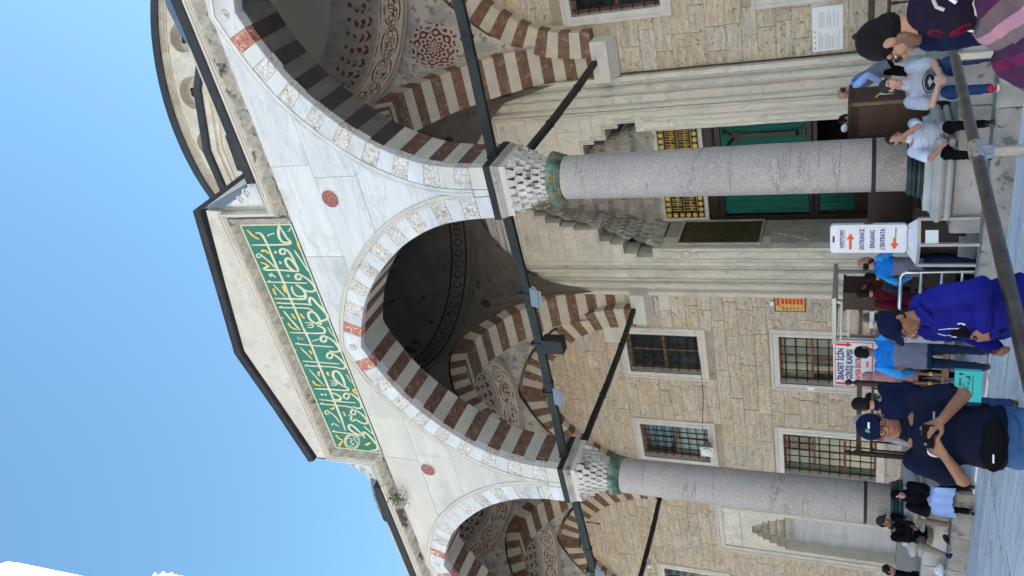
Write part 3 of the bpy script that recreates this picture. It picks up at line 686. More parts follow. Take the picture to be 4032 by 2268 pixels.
STROKES=[(6,[(2.947,1.024),(2.978,0.937),(2.926,0.867),(2.841,0.845),(2.688,0.831),(2.36,0.834),(2.044,0.827),(1.703,0.819),(1.334,0.82),(0.999,0.813),(0.658,0.807),(0.288,0.809)]),(7,[(3.132,0.325),(2.986,0.414),(2.855,0.452),(2.742,0.416),(2.722,0.293),(2.75,0.18)]),(6,[(3.132,0.325),(2.947,0.286),(2.816,0.252),(2.75,0.19),(2.694,0.235),(2.679,0.362),(2.675,0.796),(2.672,1.259)]),(4,[(2.887,0.741),(2.933,0.638),(2.95,0.518)]),(3,[(2.992,0.176),(3.014,0.086),(3.046,0.113),(3.076,0.03)]),(6,[(2.514,0.432),(2.473,0.464),(2.448,0.512),(2.448,0.558),(2.474,0.584),(2.514,0.58),(2.555,0.548),(2.58,0.5),(2.579,0.455),(2.554,0.429),(2.514,0.432)]),(6,[(2.587,0.423),(2.523,0.349),(2.399,0.31),(2.205,0.301),(2.049,0.285),(2.019,0.36)]),(7,[(2.019,0.36),(2.067,0.463),(2.175,0.541),(2.302,0.537),(2.364,0.438),(2.302,0.362),(2.176,0.314),(2.059,0.291)]),(6,[(2.019,0.36),(2.043,0.556),(2.06,0.863),(2.051,1.26),(2.142,1.08),(2.146,1.003)]),(4,[(2.551,0.194),(2.303,0.117),(2.031,0.048)]),(7,[(1.891,0.288),(1.849,0.32),(1.822,0.368),(1.821,0.415),(1.847,0.441),(1.889,0.437),(1.932,0.405),(1.958,0.357),(1.959,0.311),(1.933,0.284),(1.891,0.288)]),(6,[(1.954,0.284),(1.834,0.129),(1.676,0.04),(1.556,0.048),(1.506,0.181),(1.549,0.35),(1.629,0.442),(1.698,0.517)]),(4,[(2.412,1.13),(2.382,1.154),(2.364,1.19),(2.364,1.225),(2.382,1.244),(2.412,1.24),(2.442,1.216),(2.461,1.179),(2.461,1.145),(2.442,1.126),(2.412,1.13)]),(5,[(2.453,1.138),(2.359,1.044),(2.242,0.95),(2.104,0.864)]),(3,[(1.747,1.27),(1.789,1.143)]),(5,[(1.747,1.27),(1.742,0.897),(1.739,0.478),(1.733,0.191)]),(4,[(1.962,1.108),(1.877,1.11),(1.953,1.016),(1.972,1.071)]),(4,[(1.958,1.067),(1.858,0.973)]),(3,[(1.926,0.659),(1.877,0.628),(1.937,0.581)]),(6,[(1.655,0.639),(1.522,0.686),(1.4,0.643),(1.372,0.528),(1.406,0.378)]),(7,[(1.698,0.517),(1.599,0.391),(1.468,0.352),(1.355,0.389),(1.305,0.472),(1.313,0.829),(1.312,1.26)]),(4,[(1.186,1.262),(1.211,1.132)]),(5,[(1.186,1.262),(1.188,0.818),(1.183,0.407),(1.157,0.324)]),(4,[(1.07,1.248),(1.105,1.124)]),(5,[(1.07,1.248),(1.075,0.867),(1.085,0.437),(1.015,0.329)]),(7,[(1.161,0.312),(1.232,0.352),(1.368,0.279),(1.349,0.214),(1.207,0.158),(1.024,0.044),(0.891,-0.003),(0.79,0.053),(0.746,0.217),(0.687,0.367)]),(7,[(0.648,0.277),(0.684,0.432),(0.776,0.522),(0.914,0.518),(1.002,0.408),(0.953,0.302),(0.808,0.256),(0.638,0.26)]),(6,[(0.61,0.398),(0.578,0.263),(0.49,0.213),(0.399,0.313),(0.394,0.787),(0.388,1.238)]),(4,[(1.688,1.125),(1.525,1.036),(1.362,0.936)]),(5,[(0.988,1.153),(0.724,1.039),(0.458,0.912)]),(4,[(0.684,0.688),(0.687,0.505),(0.639,0.482),(0.617,0.651)]),(4,[(0.639,0.482),(0.562,0.52),(0.551,0.679)]),(3,[(0.579,0.136),(0.555,0.093),(0.473,0.115),(0.295,0.016)]),(5,[(0.389,1.174),(0.395,0.686),(0.401,0.256)]),(7,[(0.25,0.283),(0.2,0.318),(0.167,0.371),(0.164,0.422),(0.193,0.451),(0.242,0.447),(0.292,0.412),(0.325,0.358),(0.327,0.308),(0.299,0.279),(0.25,0.283)]),(6,[(0.323,0.275),(0.234,0.134),(0.044,0.042),(-0.078,0.046),(-0.118,0.222),(-0.084,0.352)]),(3,[(0.167,0.707),(0.239,0.498)]),(3,[(0.065,1.226),(0.097,1.089)]),(5,[(0.065,1.226),(0.044,0.709),(0.031,0.188)]),(6,[(-0.218,0.304),(-0.267,0.337),(-0.299,0.388),(-0.302,0.437),(-0.275,0.465),(-0.228,0.461),(-0.179,0.427),(-0.146,0.376),(-0.144,0.328),(-0.171,0.3),(-0.218,0.304)]),(6,[(-0.147,0.293),(-0.282,0.143),(-0.439,0.06),(-0.54,0.062),(-0.591,0.176),(-0.575,0.302)]),(5,[(-0.429,1.236),(-0.44,0.71),(-0.448,0.182)]),(3,[(-0.571,1.232),(-0.528,1.102)]),(5,[(-0.571,1.232),(-0.552,0.705),(-0.547,0.339),(-0.589,0.211)]),(4,[(-0.029,1.117),(-0.37,0.914)]),(4,[(-0.655,1.142),(-1.16,0.884)]),(7,[(-1.125,0.317),(-0.994,0.462),(-0.818,0.541),(-0.655,0.429),(-0.673,0.315),(-0.848,0.261),(-1.11,0.287)]),(4,[(-0.963,0.671),(-0.964,0.487),(-1.022,0.493),(-1.042,0.677)]),(4,[(-1.022,0.493),(-1.093,0.53),(-1.108,0.702)]),(3,[(-0.75,0.152),(-0.759,0.108),(-0.888,0.108),(-1.022,0.014)]),(6,[(-1.112,0.312),(-1.169,0.212),(-1.239,0.262),(-1.238,0.803),(-1.256,1.237)]),(6,[(-1.406,0.295),(-1.459,0.33),(-1.495,0.382),(-1.5,0.433),(-1.471,0.461),(-1.421,0.457),(-1.367,0.422),(-1.332,0.37),(-1.327,0.32),(-1.356,0.291),(-1.406,0.295)]),(6,[(-1.304,0.25),(-1.435,0.092),(-1.615,0.024),(-1.756,0.086),(-1.774,0.215),(-1.725,0.32)]),(7,[(-1.352,0.798),(-1.366,0.654),(-1.463,0.542),(-1.564,0.618),(-1.552,0.775)]),(5,[(-1.595,1.234),(-1.604,0.695),(-1.603,0.177)]),(3,[(-1.735,1.264),(-1.689,1.131)]),(5,[(-1.735,1.264),(-1.735,0.846),(-1.735,0.422),(-1.807,0.325)]),(6,[(0.517,0.78),(0.003,0.774),(-0.528,0.793),(-1.02,0.792),(-1.338,0.792),(-1.526,0.79),(-1.853,0.791),(-2.186,0.791),(-2.558,0.829)]),(4,[(-1.99,1.096),(-2.028,1.122),(-2.055,1.161),(-2.058,1.197),(-2.038,1.217),(-2.002,1.214),(-1.963,1.188),(-1.937,1.149),(-1.933,1.113),(-1.953,1.093),(-1.99,1.096)]),(4,[(-1.951,1.068),(-2.119,0.943),(-2.309,0.888)]),(4,[(-2.412,1.171),(-2.318,1.096),(-2.431,0.96)]),(3,[(-2.622,1.252),(-2.57,1.129)]),(5,[(-2.622,1.252),(-2.621,0.878),(-2.634,0.628),(-2.662,0.386)]),(6,[(-1.899,0.29),(-1.947,0.32),(-1.979,0.367),(-1.984,0.412),(-1.959,0.437),(-1.913,0.433),(-1.865,0.402),(-1.833,0.356),(-1.828,0.312),(-1.853,0.286),(-1.899,0.29)]),(6,[(-1.814,0.266),(-1.988,0.096),(-2.16,0.034),(-2.26,0.144),(-2.202,0.296),(-2.115,0.388)]),(5,[(-1.993,0.543),(-2.066,0.445),(-2.132,0.544),(-2.207,0.472),(-2.115,0.388)]),(7,[(-2.651,0.407),(-2.575,0.607),(-2.43,0.705),(-2.306,0.609),(-2.391,0.489),(-2.618,0.37)]),(7,[(-2.727,0.334),(-2.529,0.339),(-2.543,0.219),(-2.77,0.1),(-2.946,0.024),(-3.096,0.113),(-3.111,0.294)]),(3,[(-2.866,0.528),(-2.97,0.582),(-3.064,0.665),(-3.133,0.763),(-3.165,0.862),(-3.157,0.946),(-3.108,1.002),(-3.026,1.021),(-2.925,1.0),(-2.82,0.943),(-2.727,0.86),(-2.661,0.762),(-2.63,0.665),(-2.639,0.583),(-2.687,0.528),(-2.767,0.509),(-2.866,0.528)]),(3,[(-2.871,0.57),(-2.984,0.635),(-3.074,0.736),(-3.116,0.844),(-3.099,0.93),(-3.027,0.972),(-2.92,0.957),(-2.807,0.89),(-2.718,0.789),(-2.678,0.683),(-2.695,0.598),(-2.766,0.556),(-2.871,0.57)]),(3,[(-2.789,0.838),(-2.83,0.7),(-2.938,0.868),(-2.975,0.702),(-3.057,0.886)]),(3,[(-2.709,0.656),(-2.853,0.658),(-2.938,0.637)]),(4,[(-2.333,0.219),(-2.449,0.136),(-2.577,0.033)])]
GOLD=[[(3.053,1.194),(2.939,1.133),(2.858,1.066),(2.823,0.977)],[(2.516,1.057),(2.554,0.934),(2.461,0.893)],[(2.241,1.194),(2.221,1.107),(2.142,1.016)],[(1.575,1.132),(1.512,1.188),(1.405,1.154)],[(1.661,0.869),(1.559,0.882),(1.477,0.864)],[(0.921,0.933),(0.846,0.932),(0.772,0.899)],[(0.929,0.693),(0.855,0.692),(0.797,0.637)],[(0.665,1.151),(0.535,1.142),(0.476,0.987)],[(2.757,-0.003),(2.626,0.032),(2.566,0.017)],[(0.812,1.263),(0.77,1.238)],[(-2.713,1.171),(-2.837,1.114),(-2.874,1.012)],[(-3.114,1.22),(-3.001,1.138),(-2.898,1.021)],[(-0.997,1.157),(-1.127,1.134),(-1.145,0.966)],[(-0.09,0.873),(-0.153,0.874),(-0.207,0.855)],[(-0.698,0.837),(-0.795,0.925),(-0.844,0.883)],[(-0.693,0.59),(-0.762,0.653),(-0.818,0.614)],[(-1.906,0.635),(-1.975,0.636),(-2.044,0.632)],[(-1.151,0.001),(-1.227,0.125),(-1.324,0.027)],[(-2.839,0.199),(-2.961,0.367),(-2.908,0.398)],[(-1.846,0.99),(-1.867,0.922),(-1.778,0.862)],[(-0.088,1.279),(-0.112,1.251)],[(-0.888,1.288),(-0.899,1.255)]]
DOTS=[(2.495,0.7),(2.243,0.687),(0.242,1.058),(0.213,0.971),(0.223,1.061),(0.216,0.959),(-1.431,1.079),(-1.422,0.975)]
inscription()
# ================================================================== HALL WALL
WINS = []      # (x0,x1,z0,z1,style) openings
for cx_, in ((-14.86,), (-18.48,), (-3.96,), (-.34,), (-25.6,)):
    WINS.append((cx_-.72, cx_+.72, 6.20, 8.36, 'iron')); 
for cx_ in (-14.88, -18.52, -3.94, -.30, -25.6): WINS.append((cx_-.84, cx_+.84, 1.35, 3.94, 'wood'))
NICHE = (-23.15, -21.25, .69, 6.0)
def stone_wall(name, label, x0, x1, seed, holes):
    t = thing(name, label, 'wall', ((x0+x1)/2, YW, .69)); rng = random.Random(seed); stones = []
    bk = MB(); 
    z = .69; row = 0
    while z < 12.1:
        h = rng.choice([.36, .40, .44, .34]); z1 = min(z+h, 12.15); x = x0+(rng.uniform(-.6, 0))
        while x < x1:
            wd = rng.uniform(.55, 1.25); a, b = max(x, x0), min(x+wd, x1); x += wd
            segs = [(a, b)]
            for hx0, hx1, hz0, hz1 in holes:
                if z1 > hz0+.02 and z < hz1-.02:
                    ns = []
                    for s0, s1 in segs:
                        if hx1 <= s0 or hx0 >= s1: ns.append((s0, s1)); continue
                        if s0 < hx0: ns.append((s0, hx0))
                        if s1 > hx1: ns.append((hx1, s1))
                    segs = ns
            for s0, s1 in segs:
                if s1-s0 > .05:
                    stones.append((s0, s1, z, z1))
        z = z1; row += 1
    # nearest / largest stones one by one, the rest joined
    stones.sort(key=lambda s: -((s[1]-s[0])*(s[3]-s[2]))/(abs((s[0]+s[1])/2)**2+YW**2+((s[2]+s[3])/2-1.85)**2))
    rest = MB(); j = .0025
    for i, (a, b, z0, z1) in enumerate(stones):
        yf = YW+rng.uniform(-.008, .006); q = MB() if i < 285 else rest
        # slightly irregular outline
        q.slab(a+j+rng.uniform(0, .004), b-j-rng.uniform(0, .004), z0+j+rng.uniform(0, .004), z1-j, yf, YW+.12, b=.005)
        if i < 285: q.make('wall_stone', 'wallstone_pale' if rng.random() < .05 else 'wallstone', t)
    if rest.v: rest.make('wall_stones_rest', 'wallstone', t, kind='stuff')
    # mortar bed behind, with the openings left free
    xs = sorted({x0, x1, *[min(max(h[0], x0), x1) for h in holes], *[min(max(h[1], x0), x1) for h in holes]}); zs = sorted({.69, 12.6, *[h[2] for h in holes], *[h[3] for h in holes]})
    for a, b in zip(xs[:-1], xs[1:]):
        for c, d in zip(zs[:-1], zs[1:]):
            mx, mz = (a+b)/2, (c+d)/2
            if b-a > .01 and d-c > .01 and not any(h[0] < mx < h[1] and h[2] < mz < h[3] for h in holes): bk.box(a, b, YW+.022, YW+.6, c, d)
    bk.make('mortar_bed', 'mortar', t)
    return t
def hole(w_): return (w_[0]-.17, w_[1]+.17, w_[2]-.17, w_[3]+.17)
WL = stone_wall('hall_wall', 'tan block wall with barred windows left of the portal', -27.5, -12.66, 21, [hole(w_) for w_ in WINS if w_[0] < -12]+[NICHE])
WR = stone_wall('hall_wall', 'tan block wall right of the portal, carrying the white notice', -6.18, 3.0, 22, [hole(w_) for w_ in WINS if w_[0] > -6])

def window(w_, t):
    x0, x1, z0, z1, st = w_; y = YW
    f = MB(); pr = [(-.0, 0), (-.0, .045), (.10, .045), (.11, .03), (.15, .03), (.165, .06), (.20, .065), (.235, .045), (.25, .02), (.25, 0)]
    path = [(x0, z0), (x1, z0), (x1, z1), (x0, z1)]
    f.sweep(path, [(-p[0], p[1]) for p in pr], YW-.004, closed=True)
    for a, b, c, d in ((x0-.03, x0+.0, z0, z1), (x1, x1+.03, z0, z1), (x0, x1, z1, z1+.03), (x0, x1, z0-.03, z0)): f.box(a, b, YW-.045, YW+.45, c, d)
    fr = f.make('window', 'wallstone_pale', t)
    org = WORLD[fr.name]
    def sub(q, name, m_, **k):
        return q.make(name, m_, fr, **k)
    q = MB(); q.box(x0, x1, YW+.36, YW+.38, z0, z1); sub(q, 'dark_room_behind', 'glass')
    q = MB(); wd = .07; yy = YW+.20
    for a, b, c, d in ((x0, x0+wd, z0, z1), (x1-wd, x1, z0, z1), (x0+wd, x1-wd, z0, z0+wd), (x0+wd, x1-wd, z1-wd, z1)): q.box(a, b, yy, yy+.07, c, d)
    n = 3 if st == 'wood' else 2
    zz = [z0+(z1-z0)*k/n for k in range(1, n)]
    for z in zz: q.box(x0+wd, x1-wd, yy, yy+.06, z-.035, z+.035)
    xm = (x0+x1)/2
    zb = z0+wd
    for z in zz+[z1-wd+.035]: q.box(xm-.03, xm+.03, yy+.005, yy+.055, zb, z-.035); zb = z+.035
    sub(q, 'sash', 'wood')
    rng = random.Random(int(x0*100)+int(z0*10))
    for i in range(n):
        for k in range(2):
            a, b = (x0+wd, xm-.03) if k == 0 else (xm+.03, x1-wd)
            c = z0+(z1-z0)*i/n+.04; d = z0+(z1-z0)*(i+1)/n-.04
            lit = (st == 'wood' and rng.random() < .75) or (x0 < -17.5 and st == 'iron' and i == 0)  # lit panes get a paler colour that stands for light and reflections
            q = MB(); q.box(a, b, yy+.025, yy+.035, c, d); sub(q, 'pane', 'pane' if lit else 'glass')
    # iron grille of crossing bars with a knuckle on every crossing
    g = MB(); nx, nz = (6, 8) if st == 'iron' else (6, 9); yb = YW+.09; r = .016
    for i in range(nx):
        x = x0+(x1-x0)*(i+.5)/nx; g.tube([(x, yb, z0-.01), (x, yb, z1+.01)], r, 6, cap=False)
    for k in range(nz):
        z = z0+(z1-z0)*(k+.5)/nz; g.tube([(x0-.01, yb, z), (x1+.01, yb, z)], r, 6, cap=False)
        for i in range(nx): g.sphere((x0+(x1-x0)*(i+.5)/nx, yb, z), .033, 6)
    sub(g, 'iron_grille', 'iron_black')
for w_ in WINS: window(w_, WL if w_[0] < -12 else WR)

def niche():
    t = thing('wall_niche', 'tall marble niche with a stalactite hood on the wall left of the further column', 'niche', (-22.2, YW, .69))
    x0, x1 = -23.15, -21.25
    q = MB(); q.sweep([(x0+.02, .72), (x0+.02, 6.0), (x1-.02, 6.0), (x1-.02, .72)], [(0, -.02), (0, .03), (.05, .05), (.08, .02), (.16, .02), (.18, .055), (.24, .05), (.27, 0)], YW-.004)
    q.make('niche_frame', 'wallstone_pale', t)
    q = MB(); q.box(x0, x1, YW+.01, YW+.1, 5.45, 6.0); q.make('upper_panel', 'portal', t)
    a, b = x0+.12, x1-.12; c = (a+b)/2
    # face with a stepped opening
    q = MB(); steps = [(.72, .80), (3.75, .78), (4.05, .66), (4.3, .54), (4.55, .42), (4.75, .30), (4.92, .18), (5.08, .07)]
    q.box(x0, a, YW+.01, YW+.5, .69, 5.44); q.box(b, x1, YW+.01, YW+.5, .69, 5.44)
    for (z, h), (z2, h2) in zip(steps, steps[1:]+[(5.44, 0)]):
        if h > .08: q.box(a, c-h, YW+.015, YW+.5, z, z2); q.box(c+h, b, YW+.015, YW+.5, z, z2)
        else: q.box(a, b, YW+.015, YW+.5, z, z2)
    q.make('niche_face', 'portal', t)
    q = MB(); q.box(a, b, YW+.45, YW+.55, .69, 5.4); q.make('niche_back', 'marble', t)
    q = MB()
    for k, ((z, h), (z2, h2)) in enumerate(zip(steps[1:], steps[2:]+[(5.2, 0)])):
        n = max(1, int(h/.085)); yb = YW+.44-(k+1)*.05
        for i in range(-n, n+1):
            x = c+i*h/(n+.5)+(.0 if k % 2 else h/(n+.5)/2); w2 = .05
            if abs(x-c) > h-.03: continue
            q.add([(x-w2, yb, z2), (x+w2, yb, z2), (x+w2, YW+.46, z2), (x-w2, YW+.46, z2), (x, yb+.06, z-.06), (x, YW+.46, z-.03)], [(0, 1, 2, 3), (0, 4, 1), (1, 4, 5, 2), (0, 3, 5, 4)])
    q.make('stalactites', 'portal_dark', t)
niche()

# ------------------------------------------------------------------ portal
def portal():
    c = -9.41; y0 = YW-.12
    t = thing('portal', 'tall pale stone portal with a deep stalactite niche behind the nearer column', 'portal', (c, YW, .05))
    # stepped edge of the hood opening: (z, half width)
    ST_ = [(.03, 1.72), (6.9, 1.72), (7.15, 1.98), (7.6, 1.86), (7.95, 1.56), (8.3, 1.46), (8.6, 1.08), (9.3, .98), (9.7, .84), (10.1, .62), (10.4, .42), (10.75, .20), (10.9, .0)]
    rng = random.Random(9)
    for sx in (-1, 1):
        zl = [.03, .6, 1.45, 2.35, 3.1, 4.0, 4.9, 5.75, 6.3, 6.9]
        cuts = sorted(set(zl+[s_[0] for s_ in ST_]+[11.0, 11.88]))
        for a, b in zip(cuts[:-1], cuts[1:]):
            h = [s_[1] for s_ in ST_ if s_[0] <= a+1e-6][-1]
            # alternate one and two blocks per course
            e = 3.18; xs = [h, e] if rng.random() < .4 or h > 1.6 else [h, h+(e-h)*rng.uniform(.35, .6), e]
            if h < .05: xs = [0, e*rng.uniform(.3, .5), e]
            for u, v in zip(xs[:-1], xs[1:]):
                x0, x1 = (c+sx*u, c+sx*v) if sx > 0 else (c+sx*v, c+sx*u)
                q = MB(); q.slab(x0+.0025, x1-.0025, a+.002, b-.002, y0+rng.uniform(-.002, .002), YW+.5, b=.004); q.make('portal_block', 'portal', t)
    # frame mouldings: nested upside-down U shapes
    def U(h, zt, prof, name='frame_moulding'):
        q = MB(); q.sweep([(c-h, .05), (c-h, zt), (c+h, zt), (c+h, .05)], prof, y0+.0); q.make(name, 'portal', t, smooth=True)
    rib = lambda w_, o: [(w_/2*cos(pi*i/6), max(0.0, o*sin(pi*i/6))) for i in range(7)]
    U(3.14, 11.84, [(.06, 0), (.06, .10), (-.05, .10), (-.08, .05), (-.10, 0)])
    U(2.88, 11.58, rib(.20, .15)); U(2.70, 11.40, rib(.06, .06)); U(2.42, 11.12, rib(.14, .12)); U(2.31, 11.01, rib(.05, .05)); U(2.20, 10.92, [(.05, 0), (.05, .02), (0, .045), (-.05, .02), (-.05, 0)])
    # moulding round the stepped hood
    pts = []
    for (z, h) in ST_[2:]:
        pts.append((z, h))
    left = []; prev = 1.98
    left = [(c-1.98, 7.15)]
    for (z, h) in ST_[3:]: left += [(c-prev, z), (c-h, z)]; prev = h
    left = left[:-1]; right = [(2*c-x, z) for x, z in left[::-1]]
    q = MB(); q.sweep(left+right[1:], [(0, .0), (0, .03), (.03, .045), (.05, .02), (.085, .035), (.11, 0)], y0); q.make('hood_moulding', 'portal', t)
    for xr_ in (c-2.06, c+2.06): q = MB(); q.sweep([(xr_, .05), (xr_, 7.0)], rib(.05, .03), y0); q.make('inner_rib', 'portal', t, smooth=True)
    for sx in (-1, 1):
        x = c+sx*1.88; q = MB()
        q.lathe([(.11, .05), (.11, .5), (.085, .6), (.085, 5.85), (.10, 5.9), (.05, 6.0), (.06, 6.08), (.12, 6.16), (.12, 6.24), (.075, 6.3), (.085, 6.33), (.085, 6.6), (.12, 6.66), (.15, 6.9)], (x, y0+.02, 0), 16)
        q.make('corner_colonette', 'portal', t, smooth=True)
    # inside of the niche
    yb = YW+1.40; hw = 1.72
    for sx in (-1, 1):
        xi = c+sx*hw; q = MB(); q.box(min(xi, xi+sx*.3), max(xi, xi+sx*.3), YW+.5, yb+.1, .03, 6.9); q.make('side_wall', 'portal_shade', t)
        q = MB(); xp = xi-sx*.012
        def yz(pp, x, dx, name, m_):
            q_ = MB(); v = [(x, a, b) for a, b in pp]+[(x+dx, a, b) for a, b in pp]; n = len(pp)
            q_.add(v, [tuple(range(n)), tuple(range(2*n-1, n-1, -1))]+[(i, (i+1) % n, n+(i+1) % n, n+i) for i in range(n)]); return q_.make(name, m_, t)
        yz([(YW+.10, 4.35), (yb-.12, 4.35), (yb-.12, 6.45), (YW+.10, 6.45)], xi-sx*.03, -sx*.02, 'gilded_side_panel', 'panel_side')
        for a, b, z0, z1 in ((YW+.03, YW+.09, 4.28, 6.52), (yb-.11, yb-.05, 4.28, 6.52), (YW+.09, yb-.11, 4.28, 4.34), (YW+.09, yb-.11, 6.46, 6.52)):
            yz([(a, z0), (b, z0), (b, z1), (a, z1)], xi-sx*.02, -sx*.05, 'panel_frame', 'portal_dark')
        # blind niche under it
        yz([(YW+.12, 1.0), (yb-.2, 1.0), (yb-.2, 4.05), (YW+.12, 4.05)], xi-sx*.01, -sx*.02, 'side_niche', 'portal_dark')
        q = MB()
        for k in range(5):
            z = 3.1+k*.16; m_ = 6-k
            for i in range(m_):
                y = (YW+yb)/2-.04+(i-(m_-1)/2)*.15; x = xi-sx*(.035+k*.0)
                q.add([(x, y-.06, z+.14), (x, y+.06, z+.14), (x-sx*.07, y+.05, z+.14), (x-sx*.07, y-.05, z+.14), (x, y, z-.02)], [(0, 1, 2, 3), (3, 2, 4), (2, 1, 4), (0, 3, 4)])
        q.make('stalactites', 'portal_dark', t)
    # rear wall above the door, door lintel
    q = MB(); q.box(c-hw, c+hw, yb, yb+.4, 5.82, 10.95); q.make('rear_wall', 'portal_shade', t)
    q = MB()
    for a, b, z0, z1 in ((c-1.66, c+1.66, 7.02, 7.12), (c-1.66, c+1.66, 5.80, 5.90), (c-1.68, c-1.58, 5.9, 7.02), (c+1.58, c+1.68, 5.9, 7.02)): q.box(a, b, yb-.05, yb+.01, z0, z1)
    q.make('panel_surround', 'wallstone_pale', t)
    # stalactite hood: each tier stands further forward, its plan a shrinking U of faceted cells
    lv = [(6.95, 1.72, 0), (7.35, 1.66, .10), (7.75, 1.50, .22), (8.15, 1.34, .36), (8.55, 1.14, .50), (8.95, .98, .64), (9.35, .86, .78), (9.75, .72, .92), (10.15, .52, 1.06), (10.5, .34, 1.18), (10.85, .14, 1.28)]
    def upath(h_, dy, tooth, n_side, n_back, ph):
        """plan of one level: down one side, along the back, up the other, every other point a tooth"""
        yb_ = yb-dy; L_ = []
        for i in range(2*n_side): L_.append((c-h_, YW+.02+(yb_-YW-.02)*i/(2*n_side), 1, 0))
        for i in range(2*n_back+1): L_.append((c-h_+2*h_*i/(2*n_back), yb_, 0, -1))
        for i in range(2*n_side): L_.append((c+h_, yb_-(yb_-YW-.02)*(i+1)/(2*n_side), -1, 0))
        return [(x+nx*(tooth if (i+ph) % 2 else 0), y+ny*(tooth if (i+ph) % 2 else 0)) for i, (x, y, nx, ny) in enumerate(L_)]
    for k in range(len(lv)-1):
        z0, h0, d0 = lv[k]; z1, h1, d1 = lv[k+1]; ns, nbk = 5, 7; q = MB()
        zm = z0+(z1-z0)*.62
        A_ = upath(h0, d0, .015, ns, nbk, k); B_ = upath(h0-.02, d0+.01, .085, ns, nbk, k); C_ = upath(h1-.0, d1, .075, ns, nbk, k); 
        rows = [(A_, z0), (B_, zm), (C_, z1-.035), (C_, z1-.002)]
        vs = [(p[0], p[1], z) for pth, z in rows for p in pth]; m_ = len(A_); fs = []
        for r_ in range(len(rows)-1):
            for i in range(m_-1): fs.append((r_*m_+i, r_*m_+i+1, (r_+1)*m_+i+1, (r_+1)*m_+i))
        q.add(vs, fs)
        # small hanging drops under the outer teeth
        for i, (x, y) in enumerate(C_):
            if (i+k) % 2 and 0 < i < m_-1 and k < 9: q.add([(x-.035, y-.03, z1-.04), (x+.035, y-.03, z1-.04), (x+.035, y+.04, z1-.04), (x-.035, y+.04, z1-.04), (x, y, z1-.19)], [(0, 1, 4), (1, 2, 4), (2, 3, 4), (3, 0, 4)])
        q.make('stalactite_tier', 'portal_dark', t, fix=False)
    q = MB(); q.box(c-2.0, c+2.0, YW+.5, yb+.4, 10.86, 11.0); q.make('hood_top', 'portal', t)
    # gilded inscription over the door
    q = MB(); q.box(c-1.57, c+1.57, yb-.03, yb, 5.93, 7.0); q.make('gold_inscription_ground', 'panel_black', t)
    q = MB()
    for i in range(18):
        x = c-1.49+i*2.98/17
        for z in (6.01, 6.92): q.lathe([(.066, 0), (.066, .012), (.05, .018), (.03, .01), (.001, .014)], (0, 0, 0), 12); n_ = 5*12; q.v[-n_:] = [(x+p[0], yb-.03-p[2], z+p[1]) for p in q.v[-n_:]]
    for x in (c-1.49, c+1.49):
        for z in (6.19, 6.37, 6.55, 6.74): q.lathe([(.066, 0), (.066, .012), (.05, .018), (.03, .01), (.001, .014)], (0, 0, 0), 12); n_ = 5*12; q.v[-n_:] = [(x+p[0], yb-.03-p[2], z+p[1]) for p in q.v[-n_:]]
    q.make('gilded_rosettes', 'gold', t, smooth=True)
    q = MB(); rg = random.Random(4)
    for (z0, z1) in ((6.12, 6.43), (6.49, 6.80)):
        q.box(c-1.38, c+1.38, yb-.042, yb-.031, z0-.022, z0-.010)
        x = c-1.34
        while x < c+1.32:
            q.tube([(x, yb-.04, z0+.04), (x+.01, yb-.04, z1)], .011, 4)
            if rg.random() < .75:
                r = rg.uniform(.035, .06); zc = z0+.08+rg.random()*.07
                q.tube([(x+r+r*cos(a*.7+rg.random()), yb-.04, zc+r*.8*sin(a*.7)) for a in range(7)], .011, 4)
            x += rg.uniform(.05, .11)
        q.tube([(c-1.34+i*.1, yb-.04, z0+.15+.02*sin(i*1.3)) for i in range(27)], .010, 4)
    q.box(c-1.38, c+1.38, yb-.042, yb-.031, 6.85, 6.862)
    q.make('gilded_calligraphy', 'gold', t)
    # door: dark frame, green hangings, open right half
    d = thing('portal_door', 'dark framed doorway hung with green cloth behind the nearer column', 'door', (c, yb, .05))
    yd = yb+.05
    q = MB(); q.box(c-1.72, c-1.56, yd-.05, yd+.12, .05, 5.75); q.box(c+1.56, c+1.72, yd-.05, yd+.12, .05, 5.75); q.box(c-1.56, c+1.56, yd-.05, yd+.12, 5.35, 5.80); q.box(c-1.56, c+1.56, yd-.08, yd+.12, 2.93, 3.17)
    q.make('door_frame', 'wood_dark', d)
    q = MB(); q.tube([(c-1.56, yd-.07, 5.52), (c+1.56, yd-.07, 5.52)], .03, 8); q.tube([(c-1.56, yd-.10, 3.05), (c+1.56, yd-.10, 3.05)], .03, 8); q.make('curtain_rail', 'iron_black', d)
    def cloth(x0, x1, z0, z1, name, amp=.03):
        q = MB(); nx, nz = 24, 6; vs = []
        for k in range(nz+1):
            for i in range(nx+1):
                x = x0+(x1-x0)*i/nx; z = z0+(z1-z0)*k/nz; fl = amp*(1-.5*k/nz)
                vs.append((x, yd+.02+fl*sin(i*1.15+k*.35)+.4*fl*sin(i*2.3+1), z))
        fs = [(k*(nx+1)+i, k*(nx+1)+i+1, (k+1)*(nx+1)+i+1, (k+1)*(nx+1)+i) for k in range(nz) for i in range(nx)]
        q.add(vs, fs); return q.make(name, 'green_cloth', d, smooth=True)
    cloth(c-1.53, c+1.54, 3.18, 5.34, 'green_hanging', .012)
    q = MB(); 
    def dark(px, w0, y=yd-.022): 
        q.tube([(x, y, z) for x, z in px], w0, 6)
    for xc in (-8.62, -10.2):
        q.box(xc-.06, xc+.06, yd-.03, yd-.012, 3.35, 4.72)
        for z, r in ((3.25, .17), (3.34, .12), (3.42, .09), (4.76, .09), (4.84, .14), (4.93, .10), (5.0, .15)): q.box(xc-r, xc+r, yd-.03, yd-.012, z-.03, z+.03)
